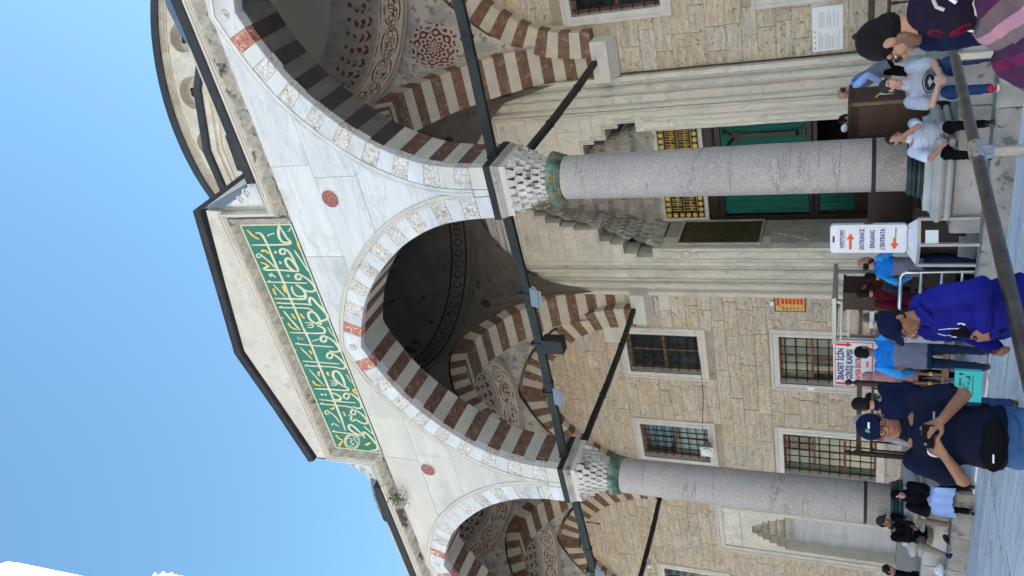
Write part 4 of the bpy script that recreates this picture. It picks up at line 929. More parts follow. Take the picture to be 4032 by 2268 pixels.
    dark([(-8.66, 5.0), (-8.9, 5.18), (-9.2, 5.28), (-9.41, 5.31), (-9.62, 5.28), (-9.92, 5.18), (-10.16, 5.0)], .045)
    dark([(-8.60, 5.02), (-8.5, 5.16), (-8.42, 5.3)], .015); dark([(-8.5, 5.16), (-8.56, 5.28)], .015); dark([(-8.47, 5.2), (-8.36, 5.22)], .013)
    q.make('embroidered_arch', 'wood_dark', d)
    cloth(c-1.50, c-.95, 2.05, 2.9, 'green_hanging', .05); cloth(c-1.50, c-.95, .95, 1.70, 'green_hanging', .05)
    q = MB(); q.box(c-1.56, c-.90, yd+.06, yd+.1, .05, 2.93); q.box(c-.93, c-.86, yd-.02, yd+.1, .05, 2.93); q.make('door_leaf', 'wood_dark', d)
    cloth(c+1.18, c+1.54, 2.3, 2.92, 'green_hanging', .04)
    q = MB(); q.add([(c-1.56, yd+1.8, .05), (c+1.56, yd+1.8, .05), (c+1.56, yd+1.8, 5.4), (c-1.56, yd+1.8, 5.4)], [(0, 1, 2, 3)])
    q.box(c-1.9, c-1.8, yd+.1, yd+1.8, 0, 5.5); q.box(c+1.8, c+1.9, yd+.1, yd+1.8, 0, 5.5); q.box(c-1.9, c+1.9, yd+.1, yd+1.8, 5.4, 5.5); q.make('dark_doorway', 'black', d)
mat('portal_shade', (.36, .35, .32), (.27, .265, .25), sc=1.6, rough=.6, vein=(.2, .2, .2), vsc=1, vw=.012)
mat('panel_side', (.06, .045, .018), (.02, .026, .018), sc=5, rough=.6, sp=(.13, .08, .025), spsc=22, spt=.55, bump=.8, bsc=20)
portal()
# wall above the portal, hidden body of the hall that shades the court
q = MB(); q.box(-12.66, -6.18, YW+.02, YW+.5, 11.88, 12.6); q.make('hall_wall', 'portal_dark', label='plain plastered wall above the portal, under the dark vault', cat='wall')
q = MB(); q.box(-60, -12.4, YW+.65, 30, 0, 21); q.box(-6.4, 45, YW+.65, 30, 0, 21); q.box(-12.4, -6.4, YW+.65, 30, 11.2, 21); q.box(-12.4, -6.4, YW+4.5, 30, 0, 11.2); q.box(-50, -21, 30, 75, 0, 27); q.box(2, 45, 30, 75, 0, 27.5); q.box(-21, 2, 46, 75, 0, 27)
q.box(-60, 45, YW+.61, YW+.649, 12.61, 20.9); hb = q.make('mosque_hall', 'drumstone', label='great stone body of the mosque rising behind the portico', cat='building')

# ================================================================== VAULTS
def uvmat(name, base, base2, worn, red, kind_):
    M = bpy.data.materials.new(name); M.use_nodes = True; t = M.node_tree; n = t.nodes; l = t.links; bs = n['Principled BSDF']; bs.inputs['Roughness'].default_value = .9
    uv = n.new('ShaderNodeUVMap').outputs[0]; sp = n.new('ShaderNodeSeparateXYZ'); l.new(uv, sp.inputs[0])
    pos = n.new('ShaderNodeNewGeometry').outputs['Position']
    def Mt(op, a, b=None, c=None):
        q = n.new('ShaderNodeMath'); q.operation = op
        for i, x in enumerate((a, b, c)):
            if x is None: continue
            if isinstance(x, (int, float)): q.inputs[i].default_value = x
            else: l.new(x, q.inputs[i])
        return q.outputs[0]
    def mix(f, a, b):
        q = n.new('ShaderNodeMix'); q.data_type = 'RGBA'; l.new(f, q.inputs[0])
        for i, c in ((6, a), (7, b)):
            if isinstance(c, tuple): q.inputs[i].default_value = (*c, 1)
            else: l.new(c, q.inputs[i])
        return q.outputs[2]
    def nz(s, d=5):
        q = n.new('ShaderNodeTexNoise'); q.inputs['Scale'].default_value = s; q.inputs['Detail'].default_value = d; l.new(pos, q.inputs['Vector']); return q.outputs['Fac']
    def step(x, e0, e1):
        q = n.new('ShaderNodeMapRange'); l.new(x, q.inputs['Value']); q.inputs['From Min'].default_value = e0; q.inputs['From Max'].default_value = e1; return q.outputs[0]
    u, v = sp.outputs[0], sp.outputs[1]
    plaster = mix(step(nz(2.2, 8), .45, .58), base, base2); plaster = mix(step(nz(5, 8), .55, .60), plaster, worn)
    if kind_ == 'pend':
        # round rosette painted on each corner of the bay
        sx = n.new('ShaderNodeSeparateXYZ'); l.new(pos, sx.inputs[0])
        ax = Mt('ABSOLUTE', Mt('SUBTRACT', Mt('MODULO', Mt('ADD', sx.outputs[0], 2.09+3.63+72.6), 7.26), 3.63)); ay = Mt('ABSOLUTE', Mt('SUBTRACT', sx.outputs[1], 15.6))
        px, py, pz = Mt('SUBTRACT', ax, 2.21), Mt('SUBTRACT', ay, 1.98), Mt('SUBTRACT', sx.outputs[2], 11.28)
        du = Mt('MULTIPLY', Mt('SUBTRACT', py, px), .707); ou = Mt('MULTIPLY', Mt('ADD', py, px), .707)
        dv = Mt('SUBTRACT', Mt('MULTIPLY', pz, .80), Mt('MULTIPLY', ou, .60))
        r = Mt('SQRT', Mt('ADD', Mt('MULTIPLY', du, du), Mt('MULTIPLY', dv, dv))); th = Mt('ARCTAN2', dv, du)
        k1 = Mt('COSINE', Mt('MULTIPLY', th, 8)); k2 = Mt('COSINE', Mt('MULTIPLY', r, 52)); k3 = Mt('COSINE', Mt('MULTIPLY', th, 16))
        pet = Mt('ADD', Mt('MULTIPLY', k2, k1), Mt('MULTIPLY', Mt('SINE', Mt('MULTIPLY', r, 26)), Mt('MULTIPLY', k3, .8)))
        msk = Mt('MULTIPLY', Mt('GREATER_THAN', pet, -.05), Mt('LESS_THAN', r, Mt('ADD', .60, Mt('MULTIPLY', Mt('COSINE', Mt('MULTIPLY', th, 28)), .05))))
        disk = Mt('LESS_THAN', r, .62)
        c = mix(disk, plaster, (.50, .46, .42)); c = mix(Mt('MULTIPLY', msk, step(nz(9), .30, .44)), c, red)
    else:
        # v 0-.16 cartouche chain, .16-.2 mouldings, .2-.42 flame leaves, above smooth plaster
        y = Mt('SUBTRACT', Mt('DIVIDE', v, .165), .5); N = 22
        fu = Mt('MULTIPLY', u, pi*N); w_ = Mt('POWER', Mt('ABSOLUTE', Mt('SINE', fu)), .45)
        e = Mt('ABSOLUTE', Mt('SUBTRACT', Mt('ABSOLUTE', y), Mt('MULTIPLY', w_, .30))); line = Mt('LESS_THAN', e, .028)
        vo = n.new('ShaderNodeTexVoronoi'); vo.feature = 'DISTANCE_TO_EDGE'; vo.inputs['Scale'].default_value = 9; l.new(pos, vo.inputs['Vector'])
        inner = Mt('MULTIPLY', Mt('LESS_THAN', vo.outputs['Distance'], .09), Mt('LESS_THAN', Mt('ABSOLUTE', y), Mt('MULTIPLY', w_, .2)))
        edge = Mt('MULTIPLY', Mt('GREATER_THAN', Mt('ABSOLUTE', y), .41), Mt('LESS_THAN', Mt('ABSOLUTE', y), .455))
        band = Mt('MAXIMUM', Mt('MAXIMUM', line, inner), Mt('MULTIPLY', edge, .8)); inb = Mt('LESS_THAN', v, .165)
        c = mix(inb, plaster, mix(step(nz(6), .45, .6), tuple(min(.8, x*1.15) for x in base), base)); c = mix(Mt('MULTIPLY', Mt('MULTIPLY', band, inb), step(nz(5), .34, .5)), c, red)
        # flames
        y2 = Mt('DIVIDE', Mt('SUBTRACT', v, .19), .17); fl = Mt('ABSOLUTE', Mt('SINE', Mt('ADD', Mt('MULTIPLY', u, pi*46), Mt('MULTIPLY', Mt('SINE', Mt('MULTIPLY', y2, 9)), .45))))
        tip = Mt('MULTIPLY', Mt('GREATER_THAN', fl, Mt('ADD', Mt('MULTIPLY', y2, .62), .36)), Mt('GREATER_THAN', Mt('SINE', Mt('ADD', Mt('MULTIPLY', y2, 26), Mt('MULTIPLY', fl, 5))), -.1))
        inf = Mt('MULTIPLY', Mt('GREATER_THAN', v, .19), Mt('LESS_THAN', v, .36)); ing = Mt('MULTIPLY', Mt('GREATER_THAN', v, .165), Mt('LESS_THAN', v, .44))
        c = mix(Mt('MULTIPLY', ing, .75), c, mix(step(nz(4), .45, .6), tuple(x*.55 for x in base), tuple(x*.8 for x in base2)))
        c = mix(Mt('MULTIPLY', Mt('MULTIPLY', tip, inf), step(nz(7), .35, .5)), c, red)
        c = mix(Mt('GREATER_THAN', v, .44), c, mix(step(nz(1), .3, .7), tuple(x*.95 for x in base), tuple(x*.88 for x in base)))
    l.new(c, bs.inputs['Base Color']); bp = n.new('ShaderNodeBump'); bp.inputs['Strength'].default_value = .25; l.new(nz(6), bp.inputs['Height']); l.new(bp.outputs[0], bs.inputs['Normal'])
    MATS[name] = M
uvmat('painted_dome', (.62, .55, .45), (.50, .44, .37), (.34, .31, .27), (.15, .045, .032), 'dome')
uvmat('painted_pendentive', (.55, .50, .43), (.38, .355, .33), (.26, .25, .24), (.19, .038, .025), 'pend')
def vault(cx, label, dark):
    t = thing('vault', label, 'vault', (cx, 15.76, 9)); yc = (YB+YW-.30)/2; hx, hy = 3.14, (YW-.30-YB)/2+.02; N = 96; K = 10
    q = MB(); uvs = []; vs = []
    for k in range(K+1):
        v = k/K
        for i in range(N+1):
            a = 2*pi*i/N; ca, sa = cos(a), sin(a); s_ = 1/max(abs(ca), abs(sa)); bx, by = ca*s_*hx, sa*s_*hy
            # height where the pendentive leaves the arch faces
            if abs(ca) >= abs(sa): zz = ext_z(by/hy*3.13*.998, EX2)
            else: zz = ext_z(bx/hx*3.13*.998)
            if abs(abs(ca)-abs(sa)) < .02: zz = 9.0
            tx, ty, tz = ca*3.12, sa*3.0, 12.32
            # swell like a sphere
            h = sin(v*pi/2); g = 1-cos(v*pi/2)
            x = bx+(tx-bx)*g; y = by+(ty-by)*g; z = zz+(tz-zz)*h
            if dark: 
                dz = .055*(((i*2+k*3) % 4)-1.5)*sin(pi*v)*(s_-1)*2.2; x -= ca*dz; y -= sa*dz
            vs.append((cx+x, yc+y, z)); uvs.append((i/N+.0, v))
    fs = [(k*(N+1)+i, k*(N+1)+i+1, (k+1)*(N+1)+i+1, (k+1)*(N+1)+i) for k in range(K) for i in range(N)]
    q.add(vs, fs); q.uv = uvs; q.make('pendentive', 'plaster_unlit' if dark else 'painted_pendentive', t, smooth=not dark, fix=False)
    q = MB(); vs = []; uvs = []; K2 = 14; H = 2.75
    for k in range(K2+1):
        v = k/K2
        for i in range(N+1):
            a = 2*pi*i/N; r = cos(v*pi/2*.985); vs.append((cx+3.12*r*cos(a), yc+3.0*r*sin(a), 12.35+H*sin(v*pi/2))); uvs.append((i/N, v))
    fs = [(k*(N+1)+i, k*(N+1)+i+1, (k+1)*(N+1)+i+1, (k+1)*(N+1)+i) for k in range(K2) for i in range(N)]
    q.add(vs, fs); q.uv = uvs; q.make('dome_shell', 'plaster_unlit' if dark else 'painted_dome', t, smooth=True, fix=False)
    # moulded cornice ring at the foot of the dome
    q = MB()
    for rr, zz, w_ in ((3.08, 12.30, .035), (3.06, 12.36, .02)):
        q.tube([(cx+rr*cos(2*pi*i/64), yc+rr*.962*sin(2*pi*i/64), zz) for i in range(65)], w_, 6, cap=False)
    q.make('ring_moulding', 'plaster_unlit' if dark else 'plaster', t, smooth=True)
    if dark:
        q = MB(); 
        for zz, r_ in ((12.55, .025), (12.98, .025)): q.tube([(cx+3.08*sqrt(1-((zz-12.35)/2.75)**2)*cos(2*pi*i/64), yc+2.96*sqrt(1-((zz-12.35)/2.75)**2)*sin(2*pi*i/64), zz) for i in range(65)], r_, 6, cap=False)
        for i in range(60):
            a = 2*pi*i/60
            q.tube([(cx+3.03*cos(a+.035*cos(b)), yc+2.91*sin(a+.035*cos(b)), 12.77+.13*sin(b)) for b in [2*pi*j/8 for j in range(9)]], .016, 4, cap=False)
        q.make('carved_ring_band', 'iron_black', t)
    # lead roof of the bay
    q = MB(); q.lathe([(3.35, 12.95), (3.35, 13.15), (3.2, 13.3), (3.05, 13.9), (2.5, 14.8), (1.6, 15.35), (.6, 15.6), (.02, 15.62)], (cx, yc, 0), 32, caps=False)
    q.make('lead_dome', 'lead_light', t, smooth=True)
    q = MB(); vs = []
    for i in range(32):
        a = 2*pi*i/32; s_ = 1/max(abs(cos(a)), abs(sin(a))); vs += [(cx+3.3*cos(a), yc+3.3*sin(a), 12.97), (cx+cos(a)*s_*3.63, yc+sin(a)*s_*3.55, 12.94)]
    q.add(vs, [(2*i, 2*i+1, (2*i+3) % 64, (2*i+2) % 64) for i in range(32)]); q.make('lead_roof', 'lead', t)
vault(BAYX[0], 'painted dome with a red rosette over the right bay', False)
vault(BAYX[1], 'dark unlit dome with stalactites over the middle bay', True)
vault(BAYX[2], 'painted dome with a red cartouche band over the left bay', False)
vault(BAYX[3], 'painted dome beyond the left edge of the picture', False)

# ================================================================== GREAT DOME TIERS AND MINARET
def window_grille(q, cx, cz, hw, hh, n=4):
    for i in range(-n, n+1):
        for k in range(-n, n+1):
            x = (i+.5*(k % 2))*hw*2/(2*n+1)*1.1; z = k*hh/(n+.3)
            if (x/hw)**2+(max(0, abs(z)-hh*.25)/(hh*.8))**2 < .85: q.append((x, z))
def drum():
    t = thing('dome_drum', 'curved upper tier of the great dome with arched windows and a dark lead rim', 'dome', (-9.41, 34.5, 21)); R_, cx, cy = 9.7, -9.41, 34.5
    N = 96; zt = 28.2; zb_ = 21.0
    wa = []   # window centre angles
    for k in range(27): wa.append(radians(-91.0)+(k-13)*2*pi/27)
    # masonry of the drum in panels between window recesses
    q = MB(); wh = .067
    def P(a, r, z): return (cx+r*cos(a), cy+r*sin(a), z)
    zw0, zw1 = 25.6, 27.8
    A = []
    for a in wa: A += [(a-wh, 'w'), (a+wh, 's')]
    for k, a in enumerate(wa):
        a0, a1 = a-wh, a+wh; nx = wa[(k+1) % 27]-wh
        if nx < a1: nx += 2*pi
        for z0, z1, b0, b1 in ((zb_, zw0, a0, a1), (zw1, zt, a0, a1)):
            for j in range(2):
                u0, u1 = b0+(b1-b0)*j/2, b0+(b1-b0)*(j+1)/2
                q.add([P(u0, R_, z0), P(u1, R_, z0), P(u1, R_, z1), P(u0, R_, z1)], [(0, 1, 2, 3)])
        for j in range(3):
            u0, u1 = a1+(nx-a1)*j/3, a1+(nx-a1)*(j+1)/3
            q.add([P(u0, R_, zb_), P(u1, R_, zb_), P(u1, R_, zt), P(u0, R_, zt)], [(0, 1, 2, 3)])
        # arched head: fill corners of the rectangular opening
        M_ = 8; zs = zw1-.65
        for s_ in (-1, 1):
            for j in range(M_):
                p0, p1 = pi/2*j/M_, pi/2*(j+1)/M_
                x0, x1 = a+s_*wh*cos(p0), a+s_*wh*cos(p1); y0_, y1_ = zs+.65*sin(p0), zs+.65*sin(p1)
                q.add([P(x0, R_, y0_), P(x0, R_, zw1), P(x1, R_, zw1), P(x1, R_, y1_)], [(0, 1, 2, 3)])
                q.add([P(x0, R_, y0_), P(x1, R_, y1_), P(x1, R_-.55, y1_), P(x0, R_-.55, y0_)], [(0, 1, 2, 3)])
            q.add([P(a+s_*wh, R_, zw0), P(a+s_*wh, R_, zs), P(a+s_*wh, R_-.55, zs), P(a+s_*wh, R_-.55, zw0)], [(0, 1, 2, 3)])
        q.add([P(a-wh, R_, zw0), P(a+wh, R_, zw0), P(a+wh, R_-.55, zw0), P(a-wh, R_-.55, zw0)], [(0, 1, 2, 3)])
    q.make('drum_wall', 'drumstone', t, fix=False)
    for a in wa:
        if not (-pi*1.02 < a < .02) : continue
        q = MB(); q.add([P(a-wh, R_-.5, zw0), P(a+wh, R_-.5, zw0), P(a+wh, R_-.5, zw1), P(a-wh, R_-.5, zw1)], [(0, 1, 2, 3)])
        f = q.make('window', 'drumstone', t, fix=False)
        pts = []; window_grille(pts, 0, 0, wh*R_*.85, 1.0, 3); q = MB()
        for x, z in pts:
            aa = a+x/R_; c_ = P(aa, R_-.485, (zw0+zw1)/2+z-.05); tx = Vector((-sin(aa), cos(aa), 0))
            q.add([tuple(Vector(c_)+tx*.115*cos(b)+Vector((0, 0, .13*sin(b)))) for b in [pi/4*j for j in range(8)]], [tuple(range(8))])
        q.make('round_panes', 'glass', f, fix=False)
    q = MB(); prof = [(9.68, 27.92), (9.76, 27.93), (9.76, 27.97), (9.88, 28.0), (9.88, 28.03), (10.0, 28.05)]
    q.lathe(prof, (cx, cy, 0), N, caps=False); q.make('stone_cornice', 'drumstone', t, smooth=True)
    q = MB(); q.lathe([(9.7, 28.05), (10.06, 28.06), (10.10, 28.3), (10.0, 28.5), (9.3, 28.7), (8.0, 29.2)], (cx, cy, 0), N, caps=True); q.make('lead_rim', 'lead', t, smooth=True)
    return t
drum()
def exedra():
    t = thing('half_dome_tier', 'lower faceted stone tier with a dark lead edge in front of the dome drum', 'dome', (-9.41, 26, 20))
    cx, cy = -9.41, 27.2; k = 12; R_ = 6.0
    q = MB(); vs = []; 
    ang = [-pi+pi*i/9 for i in range(10)]
    for z in (19, 23.35):
        vs += [(cx+R_*cos(a), cy+R_*sin(a), z) for a in ang]
    q.add(vs, [(i, i+1, 11+i, 10+i) for i in range(9)]); q.make('tier_wall', 'drumstone', t, fix=False)
    q = MB(); 
    for r_, z0, z1, m_ in ((R_+.08, 23.0, 23.15, 0), (R_+.2, 23.15, 23.4, 0)): 
        vs = [(cx+r_*cos(a), cy+r_*sin(a), z) for z in (z0, z1) for a in ang]+[(cx+(R_-.1)*cos(a), cy+(R_-.1)*sin(a), z0) for a in ang]
        q.add(vs, [(i, i+1, 11+i, 10+i) for i in range(9)]+[(20+i, 21+i, i+1, i) for i in range(9)])
    q.make('stone_cornice', 'drumstone', t, fix=False)
    q = MB(); r0, r1 = R_+.32, R_+.30
    vs = [(cx+r_*cos(a), cy+r_*sin(a), z) for r_, z in ((R_+.1, 23.4), (r0, 23.42), (r1, 23.72), (R_-1.5, 24.1)) for a in ang]
    q.add(vs, [(j*10+i, j*10+i+1, (j+1)*10+i+1, (j+1)*10+i) for j in range(3) for i in range(9)]); q.make('lead_edge', 'lead', t, fix=False)
    rng = random.Random(2)
    # ashlar of the facets that show
    for i in range(2, 7):
        a0, a1 = ang[i], ang[i+1]; p0 = Vector((cx+R_*cos(a0), cy+R_*sin(a0), 0)); p1 = Vector((cx+R_*cos(a1), cy+R_*sin(a1), 0)); d = p1-p0; nrm = Vector((d.y, -d.x, 0)).normalized()
        z = 21.0
        while z < 22.9:
            h = .46; u = 0
            while u < .995:
                w_ = rng.uniform(.3, .5); u1 = min(1, u+w_)
                if u1 > .93: u1 = 1
                a, b = p0+d*(u+.004), p0+d*(u1-.004); o_ = nrm*(.02+rng.uniform(0, .012))
                q = MB(); q.add([tuple(a+o_+Vector((0, 0, z+.008))), tuple(b+o_+Vector((0, 0, z+.008))), tuple(b+o_+Vector((0, 0, z+h-.008))), tuple(a+o_+Vector((0, 0, z+h-.008))),
                                 tuple(a-nrm*.1+Vector((0, 0, z+.008))), tuple(b-nrm*.1+Vector((0, 0, z+.008))), tuple(b-nrm*.1+Vector((0, 0, z+h-.008))), tuple(a-nrm*.1+Vector((0, 0, z+h-.008)))],
                                [(0, 1, 2, 3), (0, 4, 5, 1), (1, 5, 6, 2), (2, 6, 7, 3), (3, 7, 4, 0)]); q.make('ashlar_block', 'drumstone', t, fix=False); u = u1
            z += h
exedra()
def minaret():
    c = Vector((-38.6, 18.6)); t = thing('minaret', 'sunlit white minaret shaft with a balcony in the lower left corner', 'minaret', (c.x, c.y, 0))
    mat('minaret_stone', (.72, .69, .63), (.62, .59, .53), sc=.8, st=(1, 1, 2), rough=.8, bump=.2)
    q = MB(); q.lathe([(2.45, 0), (2.45, 38)], (c.x, c.y, 0), 16); q.make('lower_shaft', 'minaret_stone', t)
    q = MB(); pr = [(2.3, 38.0), (2.45, 38.6), (2.75, 39.2), (3.0, 39.8), (3.35, 40.3), (3.55, 40.6), (3.55, 40.9)]; q.lathe(pr, (c.x, c.y, 0), 32); q.make('balcony_corbel', 'minaret_stone', t, smooth=True)
    for k in range(32):
        a = 2*pi*k/32
        q = MB(); q.box(-.17, .17, -.05, .05, 0, 1.0); M4 = Matrix.Translation((c.x+3.48*cos(a), c.y+3.48*sin(a), 40.9)) @ Matrix.Rotation(a+pi/2, 4, 'Z')
        q.v = [tuple(M4 @ Vector(p)) for p in q.v]; q.make('balustrade_panel', 'minaret_stone', t)
        q = MB(); q.sphere((c.x+3.5*cos(a+pi/32), c.y+3.5*sin(a+pi/32), 42.05), .13, 6); q.make('finial_ball', 'minaret_stone', t)
    q = MB(); q.lathe([(2.1, 40.9), (2.1, 46.3), (2.16, 46.5), (2.30, 46.9), (2.45, 47.4)], (c.x, c.y, 0), 16); q.make('upper_shaft', 'minaret_stone', t)
    q = MB(); q.lathe([(2.40, 47.4), (2.5, 47.55), (2.52, 47.7), (2.5, 47.8)], (c.x, c.y, 0), 32); q.make('lead_ring', 'lead', t, smooth=True)
    q = MB(); q.lathe([(2.35, 47.8), (2.3, 49), (2.2, 56)], (c.x, c.y, 0), 16); q.make('top_shaft', 'minaret_stone', t)
minaret()
# parapet boxes of lead on the side bays
def leadbox(x0, x1, label):
    q = MB(); q.add([(x0, 11.7, 12.98), (x1, 11.7, 12.98), (x1, 12.9, 12.98), (x0, 12.9, 12.98), (x0+.05, 11.75, 13.42), (x1-.05, 11.75, 13.36), (x1-.05, 12.7, 13.5), (x0+.05, 12.7, 13.5)],
                 [(0, 1, 5, 4), (1, 2, 6, 5), (2, 3, 7, 6), (3, 0, 4, 7), (4, 5, 6, 7)])
    o = q.make('roof_hatch', 'lead', label=label, cat='roof box', group='lead boxes on the portico roof', fix=False); base_to(o, ((x0+x1)/2, 12.2, 12.98))
leadbox(-5.15, -4.3, 'dark lead box on the right bay roof beside the attic'); leadbox(-15.4, -14.3, 'dark lead box on the left bay roof above the small plant')
def opposite():
    """sunlit arcade on the far side of the court, behind the camera: it throws warm light back on the portico"""
    mat('sunlit_stone', (.62, .56, .47), (.55, .49, .41), sc=1, rough=.8)
    t = thing('opposite_arcade', 'pale stone arcade across the courtyard behind the camera', 'arcade', (-9, -24, 0))
    q = MB(); q.box(-48, 40, -26, -24.5, 8.2, 12.6)
    for k in range(13):
        x = -46+k*7; q.box(x-.45, x+.45, -25.7, -24.8, 0, 8.2)
    q.box(-48, 40, -31, -30.6, 0, 12.6); q.make('arcade_front', 'sunlit_stone', t)
    q = MB(); q.box(-49, -47.5, -24, 11, 8.2, 12.6)
    for k in range(5): q.box(-48.7, -47.8, -22+k*7-.4, -22+k*7+.4, 0, 8.2)
    q.box(-55, -54.6, -24, 11, 0, 12.6); q.make('side_arcade', 'sunlit_stone', t)
opposite()
# ================================================================== TIE RODS, LAMPS, WALL FITTINGS
def rod(p0, p1, label, w_=.05, h=.085, group='iron tie rods between the column heads'):
    a, b = Vector(p0), Vector(p1); q = MB(); n = 10; vs = []; d = (b-a).normalized(); s_ = Vector((-d.y, d.x, 0)); rng = random.Random(int(abs(a.x*7+a.y)))
    for i in range(n+1):
        p = a.lerp(b, i/n); p.z -= .05*sin(pi*i/n)
        e = rng.uniform(-.006, .006)
        for dx, dz in ((-w_, -h), (w_, -h), (w_, h), (-w_, h)): vs.append(tuple(p+s_*dx+Vector((0, 0, dz+e))))
    fs = [(0, 1, 2, 3), tuple(4*n+k for k in (3, 2, 1, 0))]
    for i in range(n):
        for k in range(4): k2 = (k+1) % 4; fs.append((i*4+k, (i+1)*4+k, (i+1)*4+k2, i*4+k2))
    q.add(vs, fs); mid = (a+b)/2
    t = thing('tie_rod', label, 'tie rod', tuple(a), group)
    q.make('iron_beam', 'iron_green' if abs(d.x) > .5 else 'iron_black', t)
    for u in (.0, .33, .66, 1):
        p = a.lerp(b, u); p.z -= .05*sin(pi*u); q = MB(); q.box(-.03, .03, -w_-.012, w_+.012, -h-.012, h+.012); M4 = Matrix.Translation(p) @ Matrix.Rotation(atan2(d.y, d.x), 4, 'Z')
        q.v = [tuple(M4 @ Vector(v)) for v in q.v]; q.make('strap', 'iron_black', t)
    return t
ZR = 7.865
rod((COLX[0]-.5, 12.0, ZR), (COLX[1]+.5, 12.0, ZR), 'dark iron rod across the right front arch')
rod((COLX[1]-.5, 12.0, ZR), (COLX[2]+.5, 12.0, ZR), 'dark iron rod across the middle arch, lamps clamped to it')
rod((COLX[2]-.5, 12.0, ZR), (COLX[3]+.5, 12.0, ZR), 'dark iron rod across the left front arch')
rod((COLX[1], 12.62, ZR-.08), (COLX[1], YW-.02, ZR-.02), 'black rod from the nearer column back to the wall', .06, .06)
rod((COLX[2], 12.62, ZR-.08), (COLX[2], YW-.02, ZR-.02), 'black rod from the further column back to the wall', .06, .06)
rod((COLX[3], 12.62, ZR-.08), (COLX[3], YW-.02, ZR-.02), 'black rod with a small camera at the left picture edge', .06, .06)
mat('lamp_lens', (.20, .22, .24), rough=.2)
def floodlight(x, y, z, label, yaw=0, tilt=.5, grp='white floodlights on the tie rods'):
    t = thing('floodlight', label, 'floodlight', (x, y, z), grp)
    M4 = Matrix.Translation((x, y-.12, z-.28)) @ Matrix.Rotation(yaw, 4, 'Z') @ Matrix.Rotation(tilt, 4, 'X') @ Matrix.Scale(.72, 4)
    def mk(q, n_, m_): q.v = [tuple(M4 @ Vector(v)) for v in q.v]; q.make(n_, m_, t)
    q = MB(); q.add([(-.24, -.06, -.15), (.24, -.06, -.15), (.24, -.06, .15), (-.24, -.06, .15), (-.15, .09, -.09), (.15, .09, -.09), (.15, .09, .09), (-.15, .09, .09)],
                    [(0, 1, 2, 3), (4, 7, 6, 5), (0, 4, 5, 1), (1, 5, 6, 2), (2, 6, 7, 3), (3, 7, 4, 0)]); mk(q, 'lamp_housing', 'white_plastic')
    q = MB(); q.box(-.26, .26, -.085, -.061, -.17, .17); mk(q, 'front_rim', 'alu')
    q = MB(); q.box(-.21, .21, -.092, -.086, -.125, .125); mk(q, 'lamp_glass', 'lamp_lens')
    q = MB(); q.tube([(-.25, 0, 0), (-.25, .05, .2), (-.1, .08, .27), (.1, .08, .27), (.25, .05, .2), (.25, 0, 0)], .014, 6); mk(q, 'bracket', 'white_plastic')
    q = MB(); q.box(x-.04, x+.04, y-.075, y+.075, z-.13, z+.12); q.make('clamp', 'iron_black', t)
floodlight(-8.12, 12.0, ZR, 'white floodlight clamped to the rod nearer the right column', yaw=.2, tilt=-.5)
floodlight(-10.62, 12.0, ZR, 'white floodlight on the rod nearer the left column', yaw=.2, tilt=-.5)
floodlight(-16.35, 12.0, ZR, 'white floodlight on the left rod at the picture edge', yaw=.3, tilt=-.4)
def speakerbox():
    x, y, z = -9.33, 12.0, ZR; t = thing('loudspeaker_box', 'black box hung from the rod between the two white floodlights', 'loudspeaker', (x, y, z))
    q = MB(); q.box(x-.16, x+.16, y-.13, y+.11, z-.58, z-.16); q.make('speaker_body', 'iron_black', t)
    q = MB(); q.box(x-.14, x+.14, y-.137, y-.131, z-.56, z-.38); q.make('speaker_grille', 'iron_black', t)
    q = MB(); q.box(x-.03, x+.03, y-.07, y+.07, z-.16, z+.12); q.make('clamp', 'iron_black', t)
speakerbox()
def small_camera():
    t = thing('security_camera', 'small white camera under the black rod at the left edge', 'camera', (-20.2, 15.5, 7.7))
    q = MB(); q.tube([(-20.2, 15.5, 7.62), (-20.1, 15.2, 7.55)], .06, 10); q.make('camera_body', 'white_plastic', t)
    q = MB(); q.tube([(-20.2, 15.5, 7.72), (-20.2, 15.5, 7.62)], .02, 6); q.make('mount', 'white_plastic', t)
small_camera()
def horn():
    x, y, z = -18.35, YW-.12, 6.2; t = thing('horn_speaker', 'grey horn loudspeaker at the sill of the second upper window', 'loudspeaker', (x, YW-.06, z))
    q = MB(); q.add([(x-.2, y-.32, z-.2), (x+.2, y-.32, z-.2), (x+.2, y-.32, z+.2), (x-.2, y-.32, z+.2), (x-.09, y-.02, z-.09), (x+.09, y-.02, z-.09), (x+.09, y-.02, z+.09), (x-.09, y-.02, z+.09)],
                    [(4, 7, 6, 5), (0, 4, 5, 1), (1, 5, 6, 2), (2, 6, 7, 3), (3, 7, 4, 0), (0, 1, 2, 3)]); q.make('horn_body', 'alu', t)
    q = MB(); q.lathe([(.13, 0), (.15, .02), (.05, .0), (.02, .03)], (0, 0, 0), 14); q.v = [(x+p[0], y-.325-p[2], z+p[1]) for p in q.v]; q.make('horn_mouth', 'white_plastic', t)
    q = MB(); q.box(x-.05, x+.05, y-.02, YW-.03, z-.06, z+.16); q.make('bracket', 'alu', t)
    q = MB(); q.tube([(x, YW-.05, z+.15), (-17.7, YW-.05, 6.35), (-16.5, YW-.02, 6.22), (-15.2, YW-.08, 6.18), (-13.9, YW-.03, 6.25)], .010, 5)
    o = q.make('speaker_cable', 'iron_black', label='thin black cable running along the wall between the two upper windows', cat='cable')
horn()
q = MB(); q.tube([(-22.6, YW-.02, 11.3), (-22.6, YW-.3, 10.9), (-22.6, YW-.3, 10.4)], .03, 6); o = q.make('wall_hook', 'iron_black', label='short black iron hook high on the tan wall in the left arch', cat='hook')
